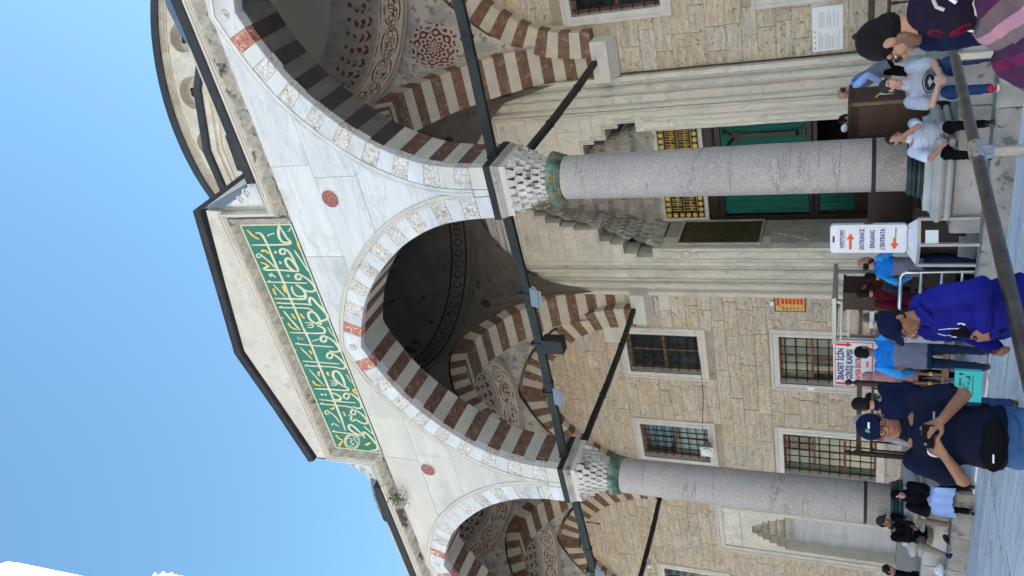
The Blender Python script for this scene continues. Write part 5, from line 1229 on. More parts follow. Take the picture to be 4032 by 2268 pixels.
def prayer_board():
    t = thing('prayer_time_board', 'small dark framed red and yellow prayer time display on the wall', 'display board', (-12.93, YW-.02, 3.2))
    x0, x1, z0, z1 = -13.17, -12.68, 3.2, 4.0; y = YW-.06
    q = MB(); q.box(x0, x1, y, YW-.0, z0, z1); q.make('board_frame', 'wood_dark', t)
    q = MB(); q.box(x0+.03, x1-.03, y-.004, y, z0+.03, z1-.03); q.make('board_face', 'gold_leaf', t)
    for k in range(6):
        z = z0+.07+k*.095; q = MB(); q.box(x1-.24, x1-.07, y-.008, y-.004, z, z+.07); q.make('red_readout', 'ink_red', t)
        q = MB(); q.box(x0+.06, x0+.06+.07+.02*(k % 3), y-.007, y-.004, z+.02, z+.045); q.make('row_label', 'ink_dark', t)
    q = MB(); q.box(x0+.22, x1-.05, y-.008, y-.004, z1-.13, z1-.06); q.make('red_readout', 'ink_red', t)
    q = MB(); q.box(-12.98, -12.84, YW-.07, YW-.0, 4.02, 4.12); o = q.make('junction_box', 'white_plastic', label='small white socket box above the prayer time display', cat='socket box'); base_to(o, (-12.91, YW, 4.02))
prayer_board()
def notice():
    t = thing('notice_sheet', 'large white printed notice on the wall right of the portal', 'notice', (-5.6, YW-.01, 2.3))
    x0, x1, z0, z1, y = -6.1, -5.12, 2.3, 2.92, YW-.025
    q = MB(); q.box(x0, x1, y, YW-.013, z0, z1); q.make('paper_sheet', 'paper', t)
    rng = random.Random(8); q = MB()
    for cxx in (x0+.06, x0+.52):
        for k in range(13):
            z = z1-.14-k*.034
            if rng.random() < .85: q.box(cxx, cxx+rng.uniform(.25, .38), y-.002, y-.0002, z, z+.010)
    for k in range(4): q.box(x0+.06+k*.12, x0+.10+k*.12, y-.002, y-.0002, z1-.07, z1-.035)
    q.make('printed_lines', 'ink_grey', t)
notice()
for x, z in ((-15.82, 3.12), (-19.5, 3.0)):
    q = MB(); q.box(x-.07, x+.07, YW-.075, YW-.066, z-.1, z+.1); o = q.make('info_sticker', 'paper', label='small white sticker on the right-hand window frame edge' if x > -17 else 'small white sticker on the frame of the further low window', cat='sticker'); base_to(o, (x, YW-.07, z-.1))

# ================================================================== BARRIERS, SIGNS, BOOTH, DESKS
def baluster_fence(name, label, p0, p1, z0, ht, n, m_='wood_dark', posts=(True, True)):
    a, b = Vector((*p0, z0)), Vector((*p1, z0)); d = (b-a); L_ = d.length; d.normalize(); t = thing(name, label, 'wooden railing', tuple(a))
    def bar(u0, u1, z, hz, w_):
        q = MB(); q.box(u0, u1, -w_, w_, z, z+hz); M4 = Matrix.Translation(a) @ Matrix.Rotation(atan2(d.y, d.x), 4, 'Z'); q.v = [tuple(M4 @ Vector(v)) for v in q.v]; q.make('rail', m_, t)
    bar(0, L_, ht-.09, .09, .045); bar(0, L_, ht-.30, .05, .03); bar(0, L_, .12, .07, .035)
    for i in range(n):
        p = a+d*L_*(i+.5)/n; q = MB()
        q.lathe([(.022, .19), (.03, .24), (.018, .3), (.032, .42), (.018, .55), (.015, .7), (.028, .8), (.02, ht-.30)], (p.x, p.y, p.z), 8); q.make('baluster', m_, t, smooth=True)
    for on, p in zip(posts, (a, b)):
        if not on: continue
        q = MB(); q.lathe([(.055, 0), (.055, .2), (.04, .25), (.055, .5), (.035, .62), (.05, .8), (.055, ht-.3), (.055, ht+.02), (.03, ht+.05), (.022, ht+.08), (.05, ht+.12), (.05, ht+.17), (.02, ht+.21)], (p.x, p.y, p.z), 10); q.make('post', m_, t, smooth=True)
    return t
baluster_fence('wooden_railing', 'dark turned wood railing in front of the low window, by the further column', (-12.30, 12.75), (-10.5, 12.75), .69-.69+.03, 1.86, 8, posts=(True, True))
baluster_fence('wooden_railing', 'dark turned wood railing behind the man with sunglasses', (-3.95, 12.75), (-1.4, 12.75), .69, 1.13, 9)
def gate():
    t = thing('wooden_gate', 'brown barred wooden gate in front of the white information boards', 'gate', (-9.95, 12.6, .03))
    x0, x1 = -10.35, -8.95; y = 12.6
    for z, h in ((1.14, .11), (.42, .10)): q = MB(); q.box(x0, x1, y-.03, y+.03, z, z+h); q.make('rail', 'wood_light', t)
    for k in range(7):
        x = x0+.06+k*(x1-x0-.12)/6; q = MB(); q.box(x-.022, x+.022, y-.02, y+.02, .52, 1.14); q.make('bar', 'wood_light', t)
        for z in (.66, .98): q = MB(); q.lathe([(.03, 0), (.04, .03), (.03, .06)], (x, y, z), 8); q.make('brass_ring', 'gold', t)
    for x in (x0-.05,): q = MB(); q.box(x-.05, x+.05, y-.05, y+.05, .03, 1.36); q.make('post', 'wood_light', t)
gate()
q = MB(); q.box(-9.02, -8.86, 12.55, 12.69, .03, 1.38); q.box(-9.04, -8.84, 12.53, 12.71, 1.38, 1.42); o = q.make('wooden_post', 'wood_light', label='thick light brown wooden post with a hand resting on it', cat='post'); base_to(o, (-8.94, 12.62, .03))
def boards():
    y = 14.35; t = thing('entrance_sign_board', 'tall white sign with red arrows reading PRAYER ENTRANCE behind the brown gate', 'sign', (-11.35, y, .03))
    x0, x1, z0, z1 = -11.95, -10.72, .10, 2.36
    q = MB(); q.box(x0, x1, y, y+.06, z0, z1); q.make('board_panel', 'board_white', t)
    q = MB()
    for a, b, c, d in ((x0+.03, x1-.03, z1-.045, z1-.03), (x0+.03, x0+.045, 1.62, z1-.045), (x1-.045, x1-.03, 1.62, z1-.045), (x0+.03, x1-.03, 1.60, 1.62)): q.box(a, b, y-.006, y-.001, c, d)
    q.make('red_border', 'ink_red', t)
    text('İBADET İÇİN', .16, 'lettering', 'ink_blue', facing(-11.34, y-.004, 2.21), t, bold=.005, sx=.86)
    text('GİRİŞ KAPISI', .16, 'lettering', 'ink_blue', facing(-11.34, y-.004, 2.04), t, bold=.005, sx=.86)
    text('PRAYER ENTRANCE', .15, 'lettering', 'ink_red', facing(-11.34, y-.004, 1.87), t, bold=.004, sx=.72)
    for x in (x0+.10, x1-.10):
        q = MB(); q.prism([(x-.025, 2.30), (x-.025, 2.10), (x-.06, 2.10), (x, 2.0), (x+.06, 2.10), (x+.025, 2.10), (x+.025, 2.30)], y-.006, y-.001); q.make('red_arrow', 'ink_red', t)
    for k in range(3): q = MB(); q.box(-11.38+k*.05, -11.35+k*.05, y-.006, y-.001, 1.68, 1.73); q.make('red_square', 'ink_red', t)
    text('ZİYARET SAATLERİ', .085, 'lettering', 'ink_dark', facing(-11.34, y-.004, 1.53), t, bold=.002)
    text('VISITING HOURS', .06, 'lettering', 'ink_red', facing(-11.34, y-.004, 1.45), t, bold=.001)
    q = MB(); q.box(x0+.08, x1-.08, y-.005, y-.001, 1.30, 1.40); q.make('purple_header', 'ink_purple', t)
    q = MB()
    for k in range(4): q.box(x0+.08, x1-.08, y-.005, y-.001, 1.26-k*.07, 1.266-k*.07)
    for k in range(4): q.box(x0+.08+k*.355, x0+.086+k*.355, y-.0045, y-.0015, 1.05, 1.26)
    q.make('table_lines', 'ink_blue', t)
    rng = random.Random(3)
    q = MB()
    for k in range(3):
        for j in range(3): q.box(x0+.16+j*.36, x0+.34+j*.36, y-.004, y-.001, 1.215-k*.07, 1.24-k*.07)
    q.make('table_figures', 'ink_dark', t)
    t2 = thing('rules_board', 'white board of small rule pictograms standing behind the bars of the gate', 'sign', (-10.9, 13.6, .03)); y = 13.6
    q = MB(); q.box(-11.5, -9.75, y, y+.04, .25, 1.15); q.make('board_panel', 'board_white', t2)
    for k in range(6):
        x = -11.35+k*.27
        for z in (.82, .5):
            q = MB(); q.lathe([(.07, 0), (.07, .003), (.055, .003), (.055, 0)], (0, 0, 0), 14, caps=False); q.v = [(x+p[0], y-.001-p[2], z+.1+p[1]) for p in q.v]; q.make('pictogram_ring', 'ink_red', t2)
            q = MB(); q.box(x-.03, x+.03, y-.004, y-.001, z+.06, z+.14); q.make('pictogram', 'ink_dark', t2)
    q = MB(); q.tube([(-12.0, 13.3, .36), (-8.7, 13.3, .33)], .03, 8); q.tube([(-12.0, 13.3, .36), (-12.0, 13.3, .03)], .03, 8); q.tube([(-8.7, 13.3, .36), (-8.7, 13.3, .03)], .03, 8)
    o = q.make('low_chrome_rail', 'steel', label='low chrome pipe rail along the foot of the white boards', cat='rail', smooth=True); base_to(o, (-10.3, 13.3, .03))
boards()
def booth():
    t = thing('glass_booth', 'grey metal framed glass booth with a dark interior beside the sign board', 'booth', (-10.1, 14.6, .03))
    x0, x1, y0, y1 = -10.72, -9.78, 14.4, 15.6
    q = MB(); q.box(x0-.05, x1+.15, y0-.12, y1, 2.30, 2.38); q.make('booth_roof', 'alu', t)
    for x in (x0+.02, x1-.02):
        for y in (y0, y1-.06): q = MB(); q.box(x-.03, x+.03, y, y+.06, .03, 2.3); q.make('post', 'alu', t)
    for z in (2.05, 1.25, .9): q = MB(); q.box(x0+.05, x1-.05, y0+.005, y0+.055, z, z+.05); q.make('cross_bar', 'alu', t)
    q = MB(); q.box(x0+.05, x1-.05, y0+.06, y0+.07, .05, 2.05)
    mat('booth_glass', (.02, .03, .05), (.035, .045, .07), sc=1, rough=.08, spec=.9, alpha=.6); q.make('glass_sheet', 'booth_glass', t)
    q = MB(); q.box(x0+.30, x0+.48, y0-.004, y0+.004, 1.62, 1.68); q.box(x1-.50, x1-.26, y0+.045, y0+.052, 1.60, 1.68); q.make('name_sticker', 'paper', t)
    q = MB(); q.tube([(x0, y0-.02, 2.22), (x1, y0-.02, 2.2)], .02, 8); q.make('lamp_tube', 'white_plastic', t)
booth()
def visitors_sign():
    # metal stand on the low step, an angled white top and a plastic sign board above it
    t = thing('visitors_sign', 'white plastic sign on a grey metal stand, red arrows and VISITORS ENTRANCE lettering', 'sign', (-6.75, 11.5, .30))
    P = {'a': (-6.38, 11.60), 'b': (-6.68, 11.36), 'c': (-7.15, 11.56)}
    zt = 1.08
    for k, (x, y) in P.items():
        q = MB(); q.box(x-.022, x+.022, y-.022, y+.022, .30, zt); q.make('leg', 'alu', t)
    def seg(a, b, z, w_=.022):
        a, b = Vector((*a, z)), Vector((*b, z)); d = b-a; q = MB(); q.box(0, d.length, -w_, w_, -w_, w_); M4 = Matrix.Translation(a) @ Matrix.Rotation(atan2(d.y, d.x), 4, 'Z'); q.v = [tuple(M4 @ Vector(v)) for v in q.v]; q.make('top_bar', 'alu', t)
    seg(P['a'], P['b'], zt); seg(P['b'], P['c'], zt); seg(P['a'], (-6.9, 11.9), zt); seg(P['c'], (-6.9, 11.9), zt)
    q = MB(); q.add([(-6.38, 11.60, 1.10), (-6.68, 11.36, 1.10), (-7.15, 11.56, 1.10), (-6.9, 11.9, 1.10), (-6.50, 11.66, 1.22), (-6.70, 11.52, 1.22), (-6.98, 11.62, 1.22), (-6.85, 11.78, 1.22)],
                    [(0, 1, 5, 4), (1, 2, 6, 5), (2, 3, 7, 6), (3, 0, 4, 7), (4, 5, 6, 7), (3, 2, 1, 0)]); q.make('stand_top', 'white_plastic', t)
    # board, turned a little towards the camera
    yaw = radians(12); M4 = Matrix.Translation((-6.70, 11.60, 0)) @ Matrix.Rotation(yaw, 4, 'Z')
    def mk(q, n_, m_): q.v = [tuple(M4 @ Vector(v)) for v in q.v]; q.make(n_, m_, t)
    def rr(hw, z0, z1, r):
        o = []
        for cx_, cz_, a0 in ((hw-r, z0+r, -90), (hw-r, z1-r, 0), (-hw+r, z1-r, 90), (-hw+r, z0+r, 180)):
            for k in range(5): a = radians(a0+k*22.5); o.append((cx_+r*cos(a), cz_+r*sin(a)))
        return o
    q = MB(); q.prism(rr(.225, 1.23, 2.30, .05), -.05, .05, b=.012); mk(q, 'sign_shell', 'white_plastic')
    q = MB(); q.prism(rr(.185, 1.27, 2.20, .02), -.058, -.049, b=.002); mk(q, 'sign_face', 'board_white')
    q = MB(); q.box(-.05, .05, -.056, -.03, 2.235, 2.265); q.box(.222, .232, -.02, .02, 1.7, 1.82); mk(q, 'handle_slot', 'ink_dark')
    T4 = lambda z, dx=0: M4 @ Matrix.Translation((dx, -.060, z)) @ Matrix.Rotation(pi/2, 4, 'X')
    text('VISITORS', .074, 'lettering', 'ink_blue', T4(2.13), t, bold=.002, shear=.2)
    q = MB(); q.box(-.15, .15, -.061, -.058, 2.085, 2.091); mk(q, 'underline', 'ink_blue')
    q = MB(); q.prism([(-.16, 1.99), (.0, 1.99), (.0, 1.955), (.10, 2.01), (.0, 2.065), (.0, 2.03), (-.16, 2.03)], -.063, -.058); mk(q, 'red_arrow', 'ink_orange')
    for z, s_ in ((1.845, 'ENTRANCE'), (1.70, 'EINGANG'), (1.56, "L'ENTRATA")): text(s_, .095, 'lettering', 'ink_blue', T4(z), t, bold=.002, sx=.68)
    q = MB(); q.prism([(-.17, 1.40), (-.07, 1.345), (-.07, 1.38), (.01, 1.38), (.01, 1.42), (-.07, 1.42), (-.07, 1.455)], -.063, -.058); mk(q, 'red_arrow', 'ink_orange')
    text('For prayer', .05, 'lettering', 'ink_green', T4(1.39, .095), t, bold=.001, sx=.75)
    for x in (-.14, .14): q = MB(); q.box(x-.03, x+.03, -.03, .03, 1.19, 1.24); mk(q, 'foot', 'alu')
    q = MB(); q.box(-.14, .02, -.30, -.29, .84, 1.0); 
    q2 = MB(); q2.add([(-6.50, 11.47, .83), (-6.66, 11.36, .83), (-6.66, 11.36, 1.0), (-6.50, 11.47, 1.0)], [(0, 1, 2, 3)])
    o = q2.make('taped_notice', 'paper', t, fix=False)
visitors_sign()
def desk():
    t = thing('dark_desk', 'dark brown wooden desk in the passage behind the visitors sign', 'desk', (-8.1, 13.6, .03))
    q = MB(); q.box(-8.75, -7.05, 13.2, 13.9, .98, 1.04); q.make('desk_top', 'wood_dark', t)
    q = MB(); q.box(-8.70, -7.10, 13.25, 13.85, .36, .98); q.make('desk_body', 'wood_dark', t)
    for x in (-8.6, -7.2): q = MB(); q.box(x-.04, x+.04, 13.3, 13.8, .03, .36); q.make('desk_foot', 'wood_dark', t)
    q = MB(); q.box(-8.75, -6.85, 15.2, 15.3, .03, 1.75); o = q.make('dark_partition', 'wood_dark', label='dark wooden partition inside the passage behind the attendant', cat='partition'); base_to(o, (-7.8, 15.25, .03))
    q = MB(); q.box(-9.7, -9.3, 14.0, 14.6, .03, 2.12); q.box(-9.72, -9.28, 13.98, 14.62, 2.12, 2.17); o = q.make('shoe_cabinet', 'wood_dark', label='tall dark cabinet behind the person in maroon', cat='cabinet'); base_to(o, (-9.5, 14.3, .03))
desk()
def chrome_barrier():
    t = thing('chrome_barrier', 'chrome pipe barrier with three bars next to the visitors sign', 'barrier', (-7.3, 11.6, .03))
    A_, B_ = (-7.30, 11.60), (-8.30, 11.60)
    q = MB(); q.tube([(A_[0], 11.6, .05), (A_[0], 11.6, 1.20), (A_[0]-.03, 11.6, 1.26), (A_[0]-.09, 11.6, 1.29), (B_[0], 11.6, 1.29)], .03, 12); q.make('bent_pipe', 'steel', t, smooth=True)
    for z in (1.01, .73, .46): q = MB(); q.tube([(A_[0], 11.6, z), (B_[0], 11.6, z)], .021, 10); q.make('cross_bar', 'steel', t, smooth=True)
    q = MB(); q.tube([(B_[0], 11.6, .05), (B_[0], 11.6, 1.29)], .03, 12); q.make('end_post', 'steel', t, smooth=True)
    q = MB(); q.tube([(-7.72, 11.35, 0), (-7.72, 11.35, .18), (-7.66, 11.32, .22), (-7.6, 11.3, .18)], .022, 8); o = q.make('floor_hook', 'steel', label='small chrome hook by the broken end of the stone step', cat='hook', smooth=True)
chrome_barrier()
def lectern():
    t = thing('dark_cabinet', 'dark brown box with a paler side panel, a yellow tool hung on it', 'cabinet', (-5.0, 12.95, .69))
    x0, x1, x2 = -5.55, -4.99, -4.99
    q = MB(); q.box(x0, x2, 12.75, 13.45, .69, 2.02); q.make('cabinet_body', 'box_brown', t)
    q = MB(); q.box(x0-.04, x2+.03, 12.70, 13.5, 2.02, 2.08); q.make('cabinet_top', 'box_brown', t)
    q = MB(); q.box(x0+.04, x1-.04, 12.735, 12.752, .80, 1.92); q.make('side_panel', 'box_face', t)
    q = MB(); q.box(x1-.03, x1+.02, 12.728, 12.752, .69, 2.02); q.make('corner_trim', 'wood_light', t)
    o = thing('yellow_tool', 'yellow handled tool with two white prongs hanging on the dark box', 'tool', (-4.96, 13.05, 1.5))
    q = MB(); q.tube([(-4.96, 12.90, 1.68), (-4.96, 12.97, 1.66), (-4.96, 13.05, 1.62)], .016, 8); q.make('handle', 'gold', o)
    q = MB()
    for dx in (-.03, .03): q.box(-4.972, -4.955, 13.05+dx-.010, 13.05+dx+.010, 1.44, 1.62)
    q.make('prongs', 'white_plastic', o)
    q = MB(); q.sphere((-5.42, 12.85, 2.13), .07, 8, sq=(1, 1, .8)); o = q.make('crumpled_tissue', 'plastic_bag', label='crumpled white tissue on the corner of the dark box', cat='tissue', smooth=True); base_to(o, (-5.42, 12.85, 2.08))
lectern()
# thick foreground rail with its post
def front_rail():
    t = thing('metal_handrail', 'thick worn metal handrail crossing the foreground on a pale post', 'handrail', (-3.2, 6.9, 0)); x = -3.2; z = 1.0; r = .047
    q = MB(); q.tube([(x, 9.4, z-.012), (x, 7.06, z)], r, 20); q.make('rail_pipe', 'rail_metal', t, smooth=True)
    q = MB(); q.tube([(x, 6.80, z), (x, 2.5, z)], r, 20); q.make('rail_pipe', 'rail_metal', t, smooth=True)
    q = MB(); q.tube([(x, 7.09, z), (x, 7.05, z), (x, 6.80, z), (x, 6.77, z)], [r+.004, r+.013, r+.013, r+.004], 20); q.tube([(x, 6.93, z), (x, 6.93, z-.10), (x, 6.93, z-.12)], [r+.01, r+.01, r+.002], 20); q.make('tee_joint', 'steel', t, smooth=True)
    q = MB(); q.tube([(x, 6.93, z-.10), (x, 6.93, 0)], r*.96, 20); q.make('post', 'post_metal', t, smooth=True)
    q = MB(); q.tube([(x, 9.3, z), (x, 9.3, 0)], r*.96, 16); q.make('post', 'post_metal', t, smooth=True)
front_rail()
# plant growing out of the cornice
def plant():
    t = thing('wall_plant', 'small green weed growing out of the cornice above the left arch', 'plant', (-13.95, 11.45, 12.45)); rng = random.Random(6)
    f = MB(); d = MB(); s = MB()
    for k in range(260):
        u = rng.random(); p = Vector((-13.9+rng.gauss(0, .12), 11.40+rng.gauss(0, .06)-.05, 12.55-.50*u+rng.gauss(0, .05))); r = rng.uniform(.018, .04)
        a = Vector((rng.uniform(-1, 1), rng.uniform(-1, 1), rng.uniform(-1, 1))).normalized(); b = a.cross(Vector((rng.random(), rng.random(), 1))).normalized()
        (f if u < .72 or rng.random() < .4 else d).add([tuple(p-a*r), tuple(p+b*r*.5), tuple(p+a*r), tuple(p-b*r*.5)], [(0, 1, 2, 3)])
    for k in range(9): x = -13.9+rng.uniform(-.12, .12); s.tube([(-13.92, 11.52, 12.46), (x, 11.42, 12.40), (x+.03, 11.38, 12.1+rng.random()*.2)], .006, 4)
    f.make('leaves', 'foliage', t, fix=False); d.make('dry_leaves', 'leaf_dry', t, fix=False); s.make('stems', 'leaf_dry', t)
plant()
def bag(x, y, z, s_, label, name='plastic_bag', m_='plastic_bag'):
    q = MB(); rng = random.Random(int(x*100)); n, K = 14, 8; vs = []
    for k in range(K+1):
        for i in range(n):
            a = 2*pi*i/n; rr = s_*(sin(pi*min(.97, (k+.6)/K))**.6)*(1+rng.uniform(-.18, .18)); vs.append((x+rr*cos(a), y+rr*.8*sin(a), z+s_*1.5*k/K*(1+rng.uniform(-.06, .06))))
    fs = [(k*n+i, k*n+(i+1) % n, (k+1)*n+(i+1) % n, (k+1)*n+i) for k in range(K) for i in range(n)]+[tuple(range(n))]
    q.add(vs, fs); 
    q.tube([(x-s_*.3, y, z+s_*1.4), (x-s_*.2, y, z+s_*2.0), (x+s_*.1, y, z+s_*2.1), (x+s_*.3, y, z+s_*1.4)], s_*.05, 5)
    o = q.make(name, m_, label=label, cat='bag'); base_to(o, (x, y, z)); return o
bag(-13.9, 11.46, .30, .13, 'crumpled white carrier bag on the step beside the sock foot'); bag(-14.55, 11.46, .30, .10, 'smaller white carrier bag further along the step')
# ================================================================== PEOPLE
import bmesh
from mathutils.bvhtree import BVHTree
def cloth_mat(n, c, c2=None, **k): return mat(n, c, c2 or tuple(x*.8 for x in c), sc=6, rough=.9, coord='obj', bump=.25, bsc=30, spec=.08, **k)
mat('skin', (.42, .23, .155), (.36, .185, .12), sc=9, rough=.5, coord='obj'); mat('skin_tan', (.30, .15, .095), (.24, .115, .07), sc=9, rough=.5, coord='obj')
mat('skin_pale', (.52, .31, .23), (.46, .26, .19), sc=9, rough=.5, coord='obj'); mat('lips', (.30, .10, .08), rough=.5)
mat('hair_black', (.005, .005, .006), (.012, .011, .012), sc=40, st=(1, 3, 1), rough=.5, coord='obj', bump=.8, bsc=60, spec=.12); mat('hair_brown', (.035, .02, .013), (.02, .012, .009), sc=40, rough=.6, coord='obj', bump=.8, bsc=60, spec=.12)
mat('hair_grey', (.06, .056, .054), (.02, .019, .018), sc=40, rough=.6, coord='obj', bump=.8, bsc=60, spec=.12); mat('beard_dark', (.035, .026, .022), (.06, .045, .038), sc=50, rough=.9, coord='obj', bump=.8, bsc=60, spec=.12)
mat('stubble', (.20, .125, .095), (.15, .09, .07), sc=40, rough=.8, coord='obj', spec=.12); mat('scalp', (.36, .21, .15), rough=.4)
mat('eye_white', (.6, .6, .6), rough=.3); mat('frame_black', (.006, .006, .008), rough=.5, spec=.06); mat('lens', (.10, .10, .12), rough=.1)
cloth_mat('navy', (.008, .012, .045)); cloth_mat('navy_polo', (.008, .011, .030)); cloth_mat('royal', (.014, .017, .23), (.008, .010, .15)); cloth_mat('black_cloth', (.006, .006, .009)); cloth_mat('charcoal', (.03, .034, .045))
cloth_mat('jeans', (.055, .13, .29), (.035, .09, .22)); cloth_mat('jeans_dark', (.020, .045, .13)); cloth_mat('trouser_navy', (.015, .028, .065)); cloth_mat('khaki', (.27, .235, .18)); cloth_mat('grey_tee', (.42, .46, .56)); cloth_mat('white_tee', (.62, .68, .84))
cloth_mat('worker_grey', (.19, .19, .26)); cloth_mat('worker_blue', (.012, .20, .72)); cloth_mat('sleeve_blue', (.05, .36, .86)); cloth_mat('pale_blue', (.36, .50, .88)); cloth_mat('maroon', (.10, .008, .018)); cloth_mat('pink_cloth', (.55, .30, .33)); cloth_mat('denim_light', (.16, .24, .42))
cloth_mat('scarf_pattern', (.012, .010, .022), (.02, .012, .03)); cloth_mat('patterned_grey', (.34, .30, .30), (.18, .16, .17)); mat('shoe_brown', (.05, .035, .028), rough=.4); mat('shoe_red', (.45, .02, .02), rough=.5); mat('sole_white', (.6, .62, .66), rough=.5); mat('shoe_black', (.012, .012, .014), rough=.4); cloth_mat('sock', (.02, .03, .09))
cloth_mat('orange_tag', (.5, .2, .1)); cloth_mat('scarf_red', (.16, .01, .03))

def rotx(a): return Matrix.Rotation(a, 3, 'X')
def ell(bm, c, r, M3=None, seg=16):
    """ellipsoid"""
    M3 = M3 or Matrix.Identity(3); vs = []
    for k in range(1, seg//2):
        p = pi*k/(seg//2)
        vs.append([bm.verts.new(Vector(c)+M3 @ Vector((r[0]*sin(p)*cos(2*pi*i/seg), r[1]*sin(p)*sin(2*pi*i/seg), r[2]*cos(p)))) for i in range(seg)])
    t = bm.verts.new(Vector(c)+M3 @ Vector((0, 0, r[2]))); b = bm.verts.new(Vector(c)+M3 @ Vector((0, 0, -r[2])))
    for i in range(seg):
        j = (i+1) % seg; bm.faces.new((t, vs[0][i], vs[0][j])); bm.faces.new((b, vs[-1][j], vs[-1][i]))
        for k in range(len(vs)-1): bm.faces.new((vs[k][i], vs[k+1][i], vs[k+1][j], vs[k][j]))
def loft(bm, secs, seg=20):
    """secs: (centre, a vector x-half, b vector y-half) closed at both ends"""
    R_ = []
    for c, ax, ay in secs: R_.append([bm.verts.new(Vector(c)+ax*cos(2*pi*i/seg)+ay*sin(2*pi*i/seg)) for i in range(seg)])
    for k in range(len(R_)-1):
        for i in range(seg): j = (i+1) % seg; bm.faces.new((R_[k][i], R_[k][j], R_[k+1][j], R_[k+1][i]))
    bm.faces.new(R_[0][::-1]); bm.faces.new(R_[-1])
def cap(bm, p0, p1, r0, r1, flat=1.0, fn=None, seg=12, round_=True):
    p0, p1 = Vector(p0), Vector(p1); d = (p1-p0)
    if d.length < 1e-5: d = Vector((0, 0, 1e-4))
    L_ = d.length; d.normalize(); n = Vector(fn) if fn is not None else (Vector((0, 1, 0)) if abs(d.y) < .9 else Vector((1, 0, 0)))
    a = d.cross(n).normalized(); b = a.cross(d).normalized(); S_ = []
    if round_:
        for k in (1, 2, 3): t = k*pi/2/4; S_.append((p0-d*r0*cos(t), a*r0*sin(t), b*r0*sin(t)*flat))
    S_.append((p0, a*r0, b*r0*flat)); S_.append(((p0+p1)/2, a*(r0+r1)/2, b*(r0+r1)/2*flat)); S_.append((p1, a*r1, b*r1*flat))
    if round_:
        for k in (3, 2, 1): t = k*pi/2/4; S_.append((p1+d*r1*cos(t), a*r1*sin(t), b*r1*sin(t)*flat))
    loft(bm, S_, seg)
def ik(a, c, l1, l2, pole):
    a, c = Vector(a), Vector(c); d = c-a; L_ = min(d.length, (l1+l2)*.999); dn = d.normalized(); c = a+dn*L_
    x = (l1*l1-l2*l2+L_*L_)/(2*L_); h = sqrt(max(0, l1*l1-x*x)); p = Vector(pole); p = (p-dn*p.dot(dn))
    p = p.normalized() if p.length > 1e-4 else Vector((0, 1, 0))
    return a+dn*x+p*h, c
def bake(bm, name, m_, parent, voxel=.014, wr=0.0, sm=4, mats=None, split=None):
    me = bpy.data.meshes.new(name); bmesh.ops.recalc_face_normals(bm, faces=bm.faces); bm.to_mesh(me); bm.free()
    o = bpy.data.objects.new(name, me); COL.objects.link(o)
    r = o.modifiers.new('r', 'REMESH'); r.mode = 'VOXEL'; r.voxel_size = voxel; r.use_smooth_shade = True
    s_ = o.modifiers.new('s', 'SMOOTH'); s_.factor = .5; s_.iterations = sm
    bpy.context.view_layer.update(); dg = bpy.context.evaluated_depsgraph_get(); ev = bpy.data.meshes.new_from_object(o.evaluated_get(dg)); o.modifiers.clear(); o.data = ev; bpy.data.meshes.remove(me); ev.name = name
    if wr:
        nn = [v.normal.copy() for v in ev.vertices]
        for v, nrm in zip(ev.vertices, nn):
            c = v.co; k = noise.noise(Vector((c.x*7+parent.location.x, c.y*7, c.z*13)))+.5*noise.noise(Vector((c.x*19, c.y*19, c.z*30)))
            k += .8*(1-2*abs(noise.noise(Vector((c.x*5+c.z*4+parent.location.y, c.y*6, c.z*9-c.x*5)))))**3*(1 if wr > .004 else 0); v.co = c+nrm*wr*k
    ev.materials.clear()
    for q in (mats or [m_]): ev.materials.append(MATS[q])
    ev.polygons.foreach_set('use_smooth', [True]*len(ev.polygons))
    if split:
        for p in ev.polygons: p.material_index = split(p.center)
    o.parent = parent
    return o
def simple(bm, name, m_, parent, smooth=True):
    me = bpy.data.meshes.new(name); bmesh.ops.recalc_face_normals(bm, faces=bm.faces); bm.to_mesh(me); bm.free(); me.materials.append(MATS[m_])
    me.polygons.foreach_set('use_smooth', [smooth]*len(me.polygons)); o = bpy.data.objects.new(name, me); COL.objects.link(o); o.parent = parent; return o
def tubebm(bm, pts, r, seg=6):
    for a, b in zip(pts[:-1], pts[1:]): cap(bm, a, b, r, r, seg=seg)
def fingers(bm, w_, pm, dr, nrm, curl, s_=1.0, thumb=None, spread=.10, fr=.0092):
    """palm from the wrist w_ along dr, palm facing nrm; fingers curl towards nrm"""
    dr = Vector(dr).normalized(); nrm = Vector(nrm); nrm = (nrm-dr*nrm.dot(dr)).normalized(); side = dr.cross(nrm).normalized()*pm
    k0 = w_+dr*.085*s_
    loft(bm, [(w_+dr*(.085*u)*s_, side*(.027+.013*u)*s_, nrm*(.019-.004*u)*s_) for u in (0, .25, .5, .75, 1)], 12)
    cap(bm, k0-side*.026*s_, k0+side*.026*s_, .013*s_, .013*s_)
    for i, L_ in enumerate((.070, .080, .074, .058)):
        off = (i-1.5)*.021*s_; b = k0+side*off; d = (dr+side*(i-1.5)*spread).normalized(); p = b; a = 0
        for j, f in enumerate((.42, .33, .25)):
            a += curl*(.8 if j == 0 else 1.1); e = p+(d*cos(a)+nrm*sin(a))*L_*f*s_; cap(bm, p, e, fr*s_*(1-.08*j), fr*s_*(.93-.08*j), seg=8); p = e
    tb = w_+dr*.025*s_-side*.026*s_; t = thumb or .7
    d1 = (dr*.62-side*.75+nrm*.35*t).normalized(); e1 = tb+d1*.042*s_; d2 = (dr*.85-side*.15+nrm*.7*t).normalized(); e2 = e1+d2*.034*s_; e3 = e2+(d2+nrm*.3*t).normalized()*.026*s_
    cap(bm, tb, e1, .015*s_, .0125*s_, seg=8); cap(bm, e1, e2, .012*s_, .011*s_, seg=8); cap(bm, e2, e3, .0105*s_, .009*s_, seg=8)

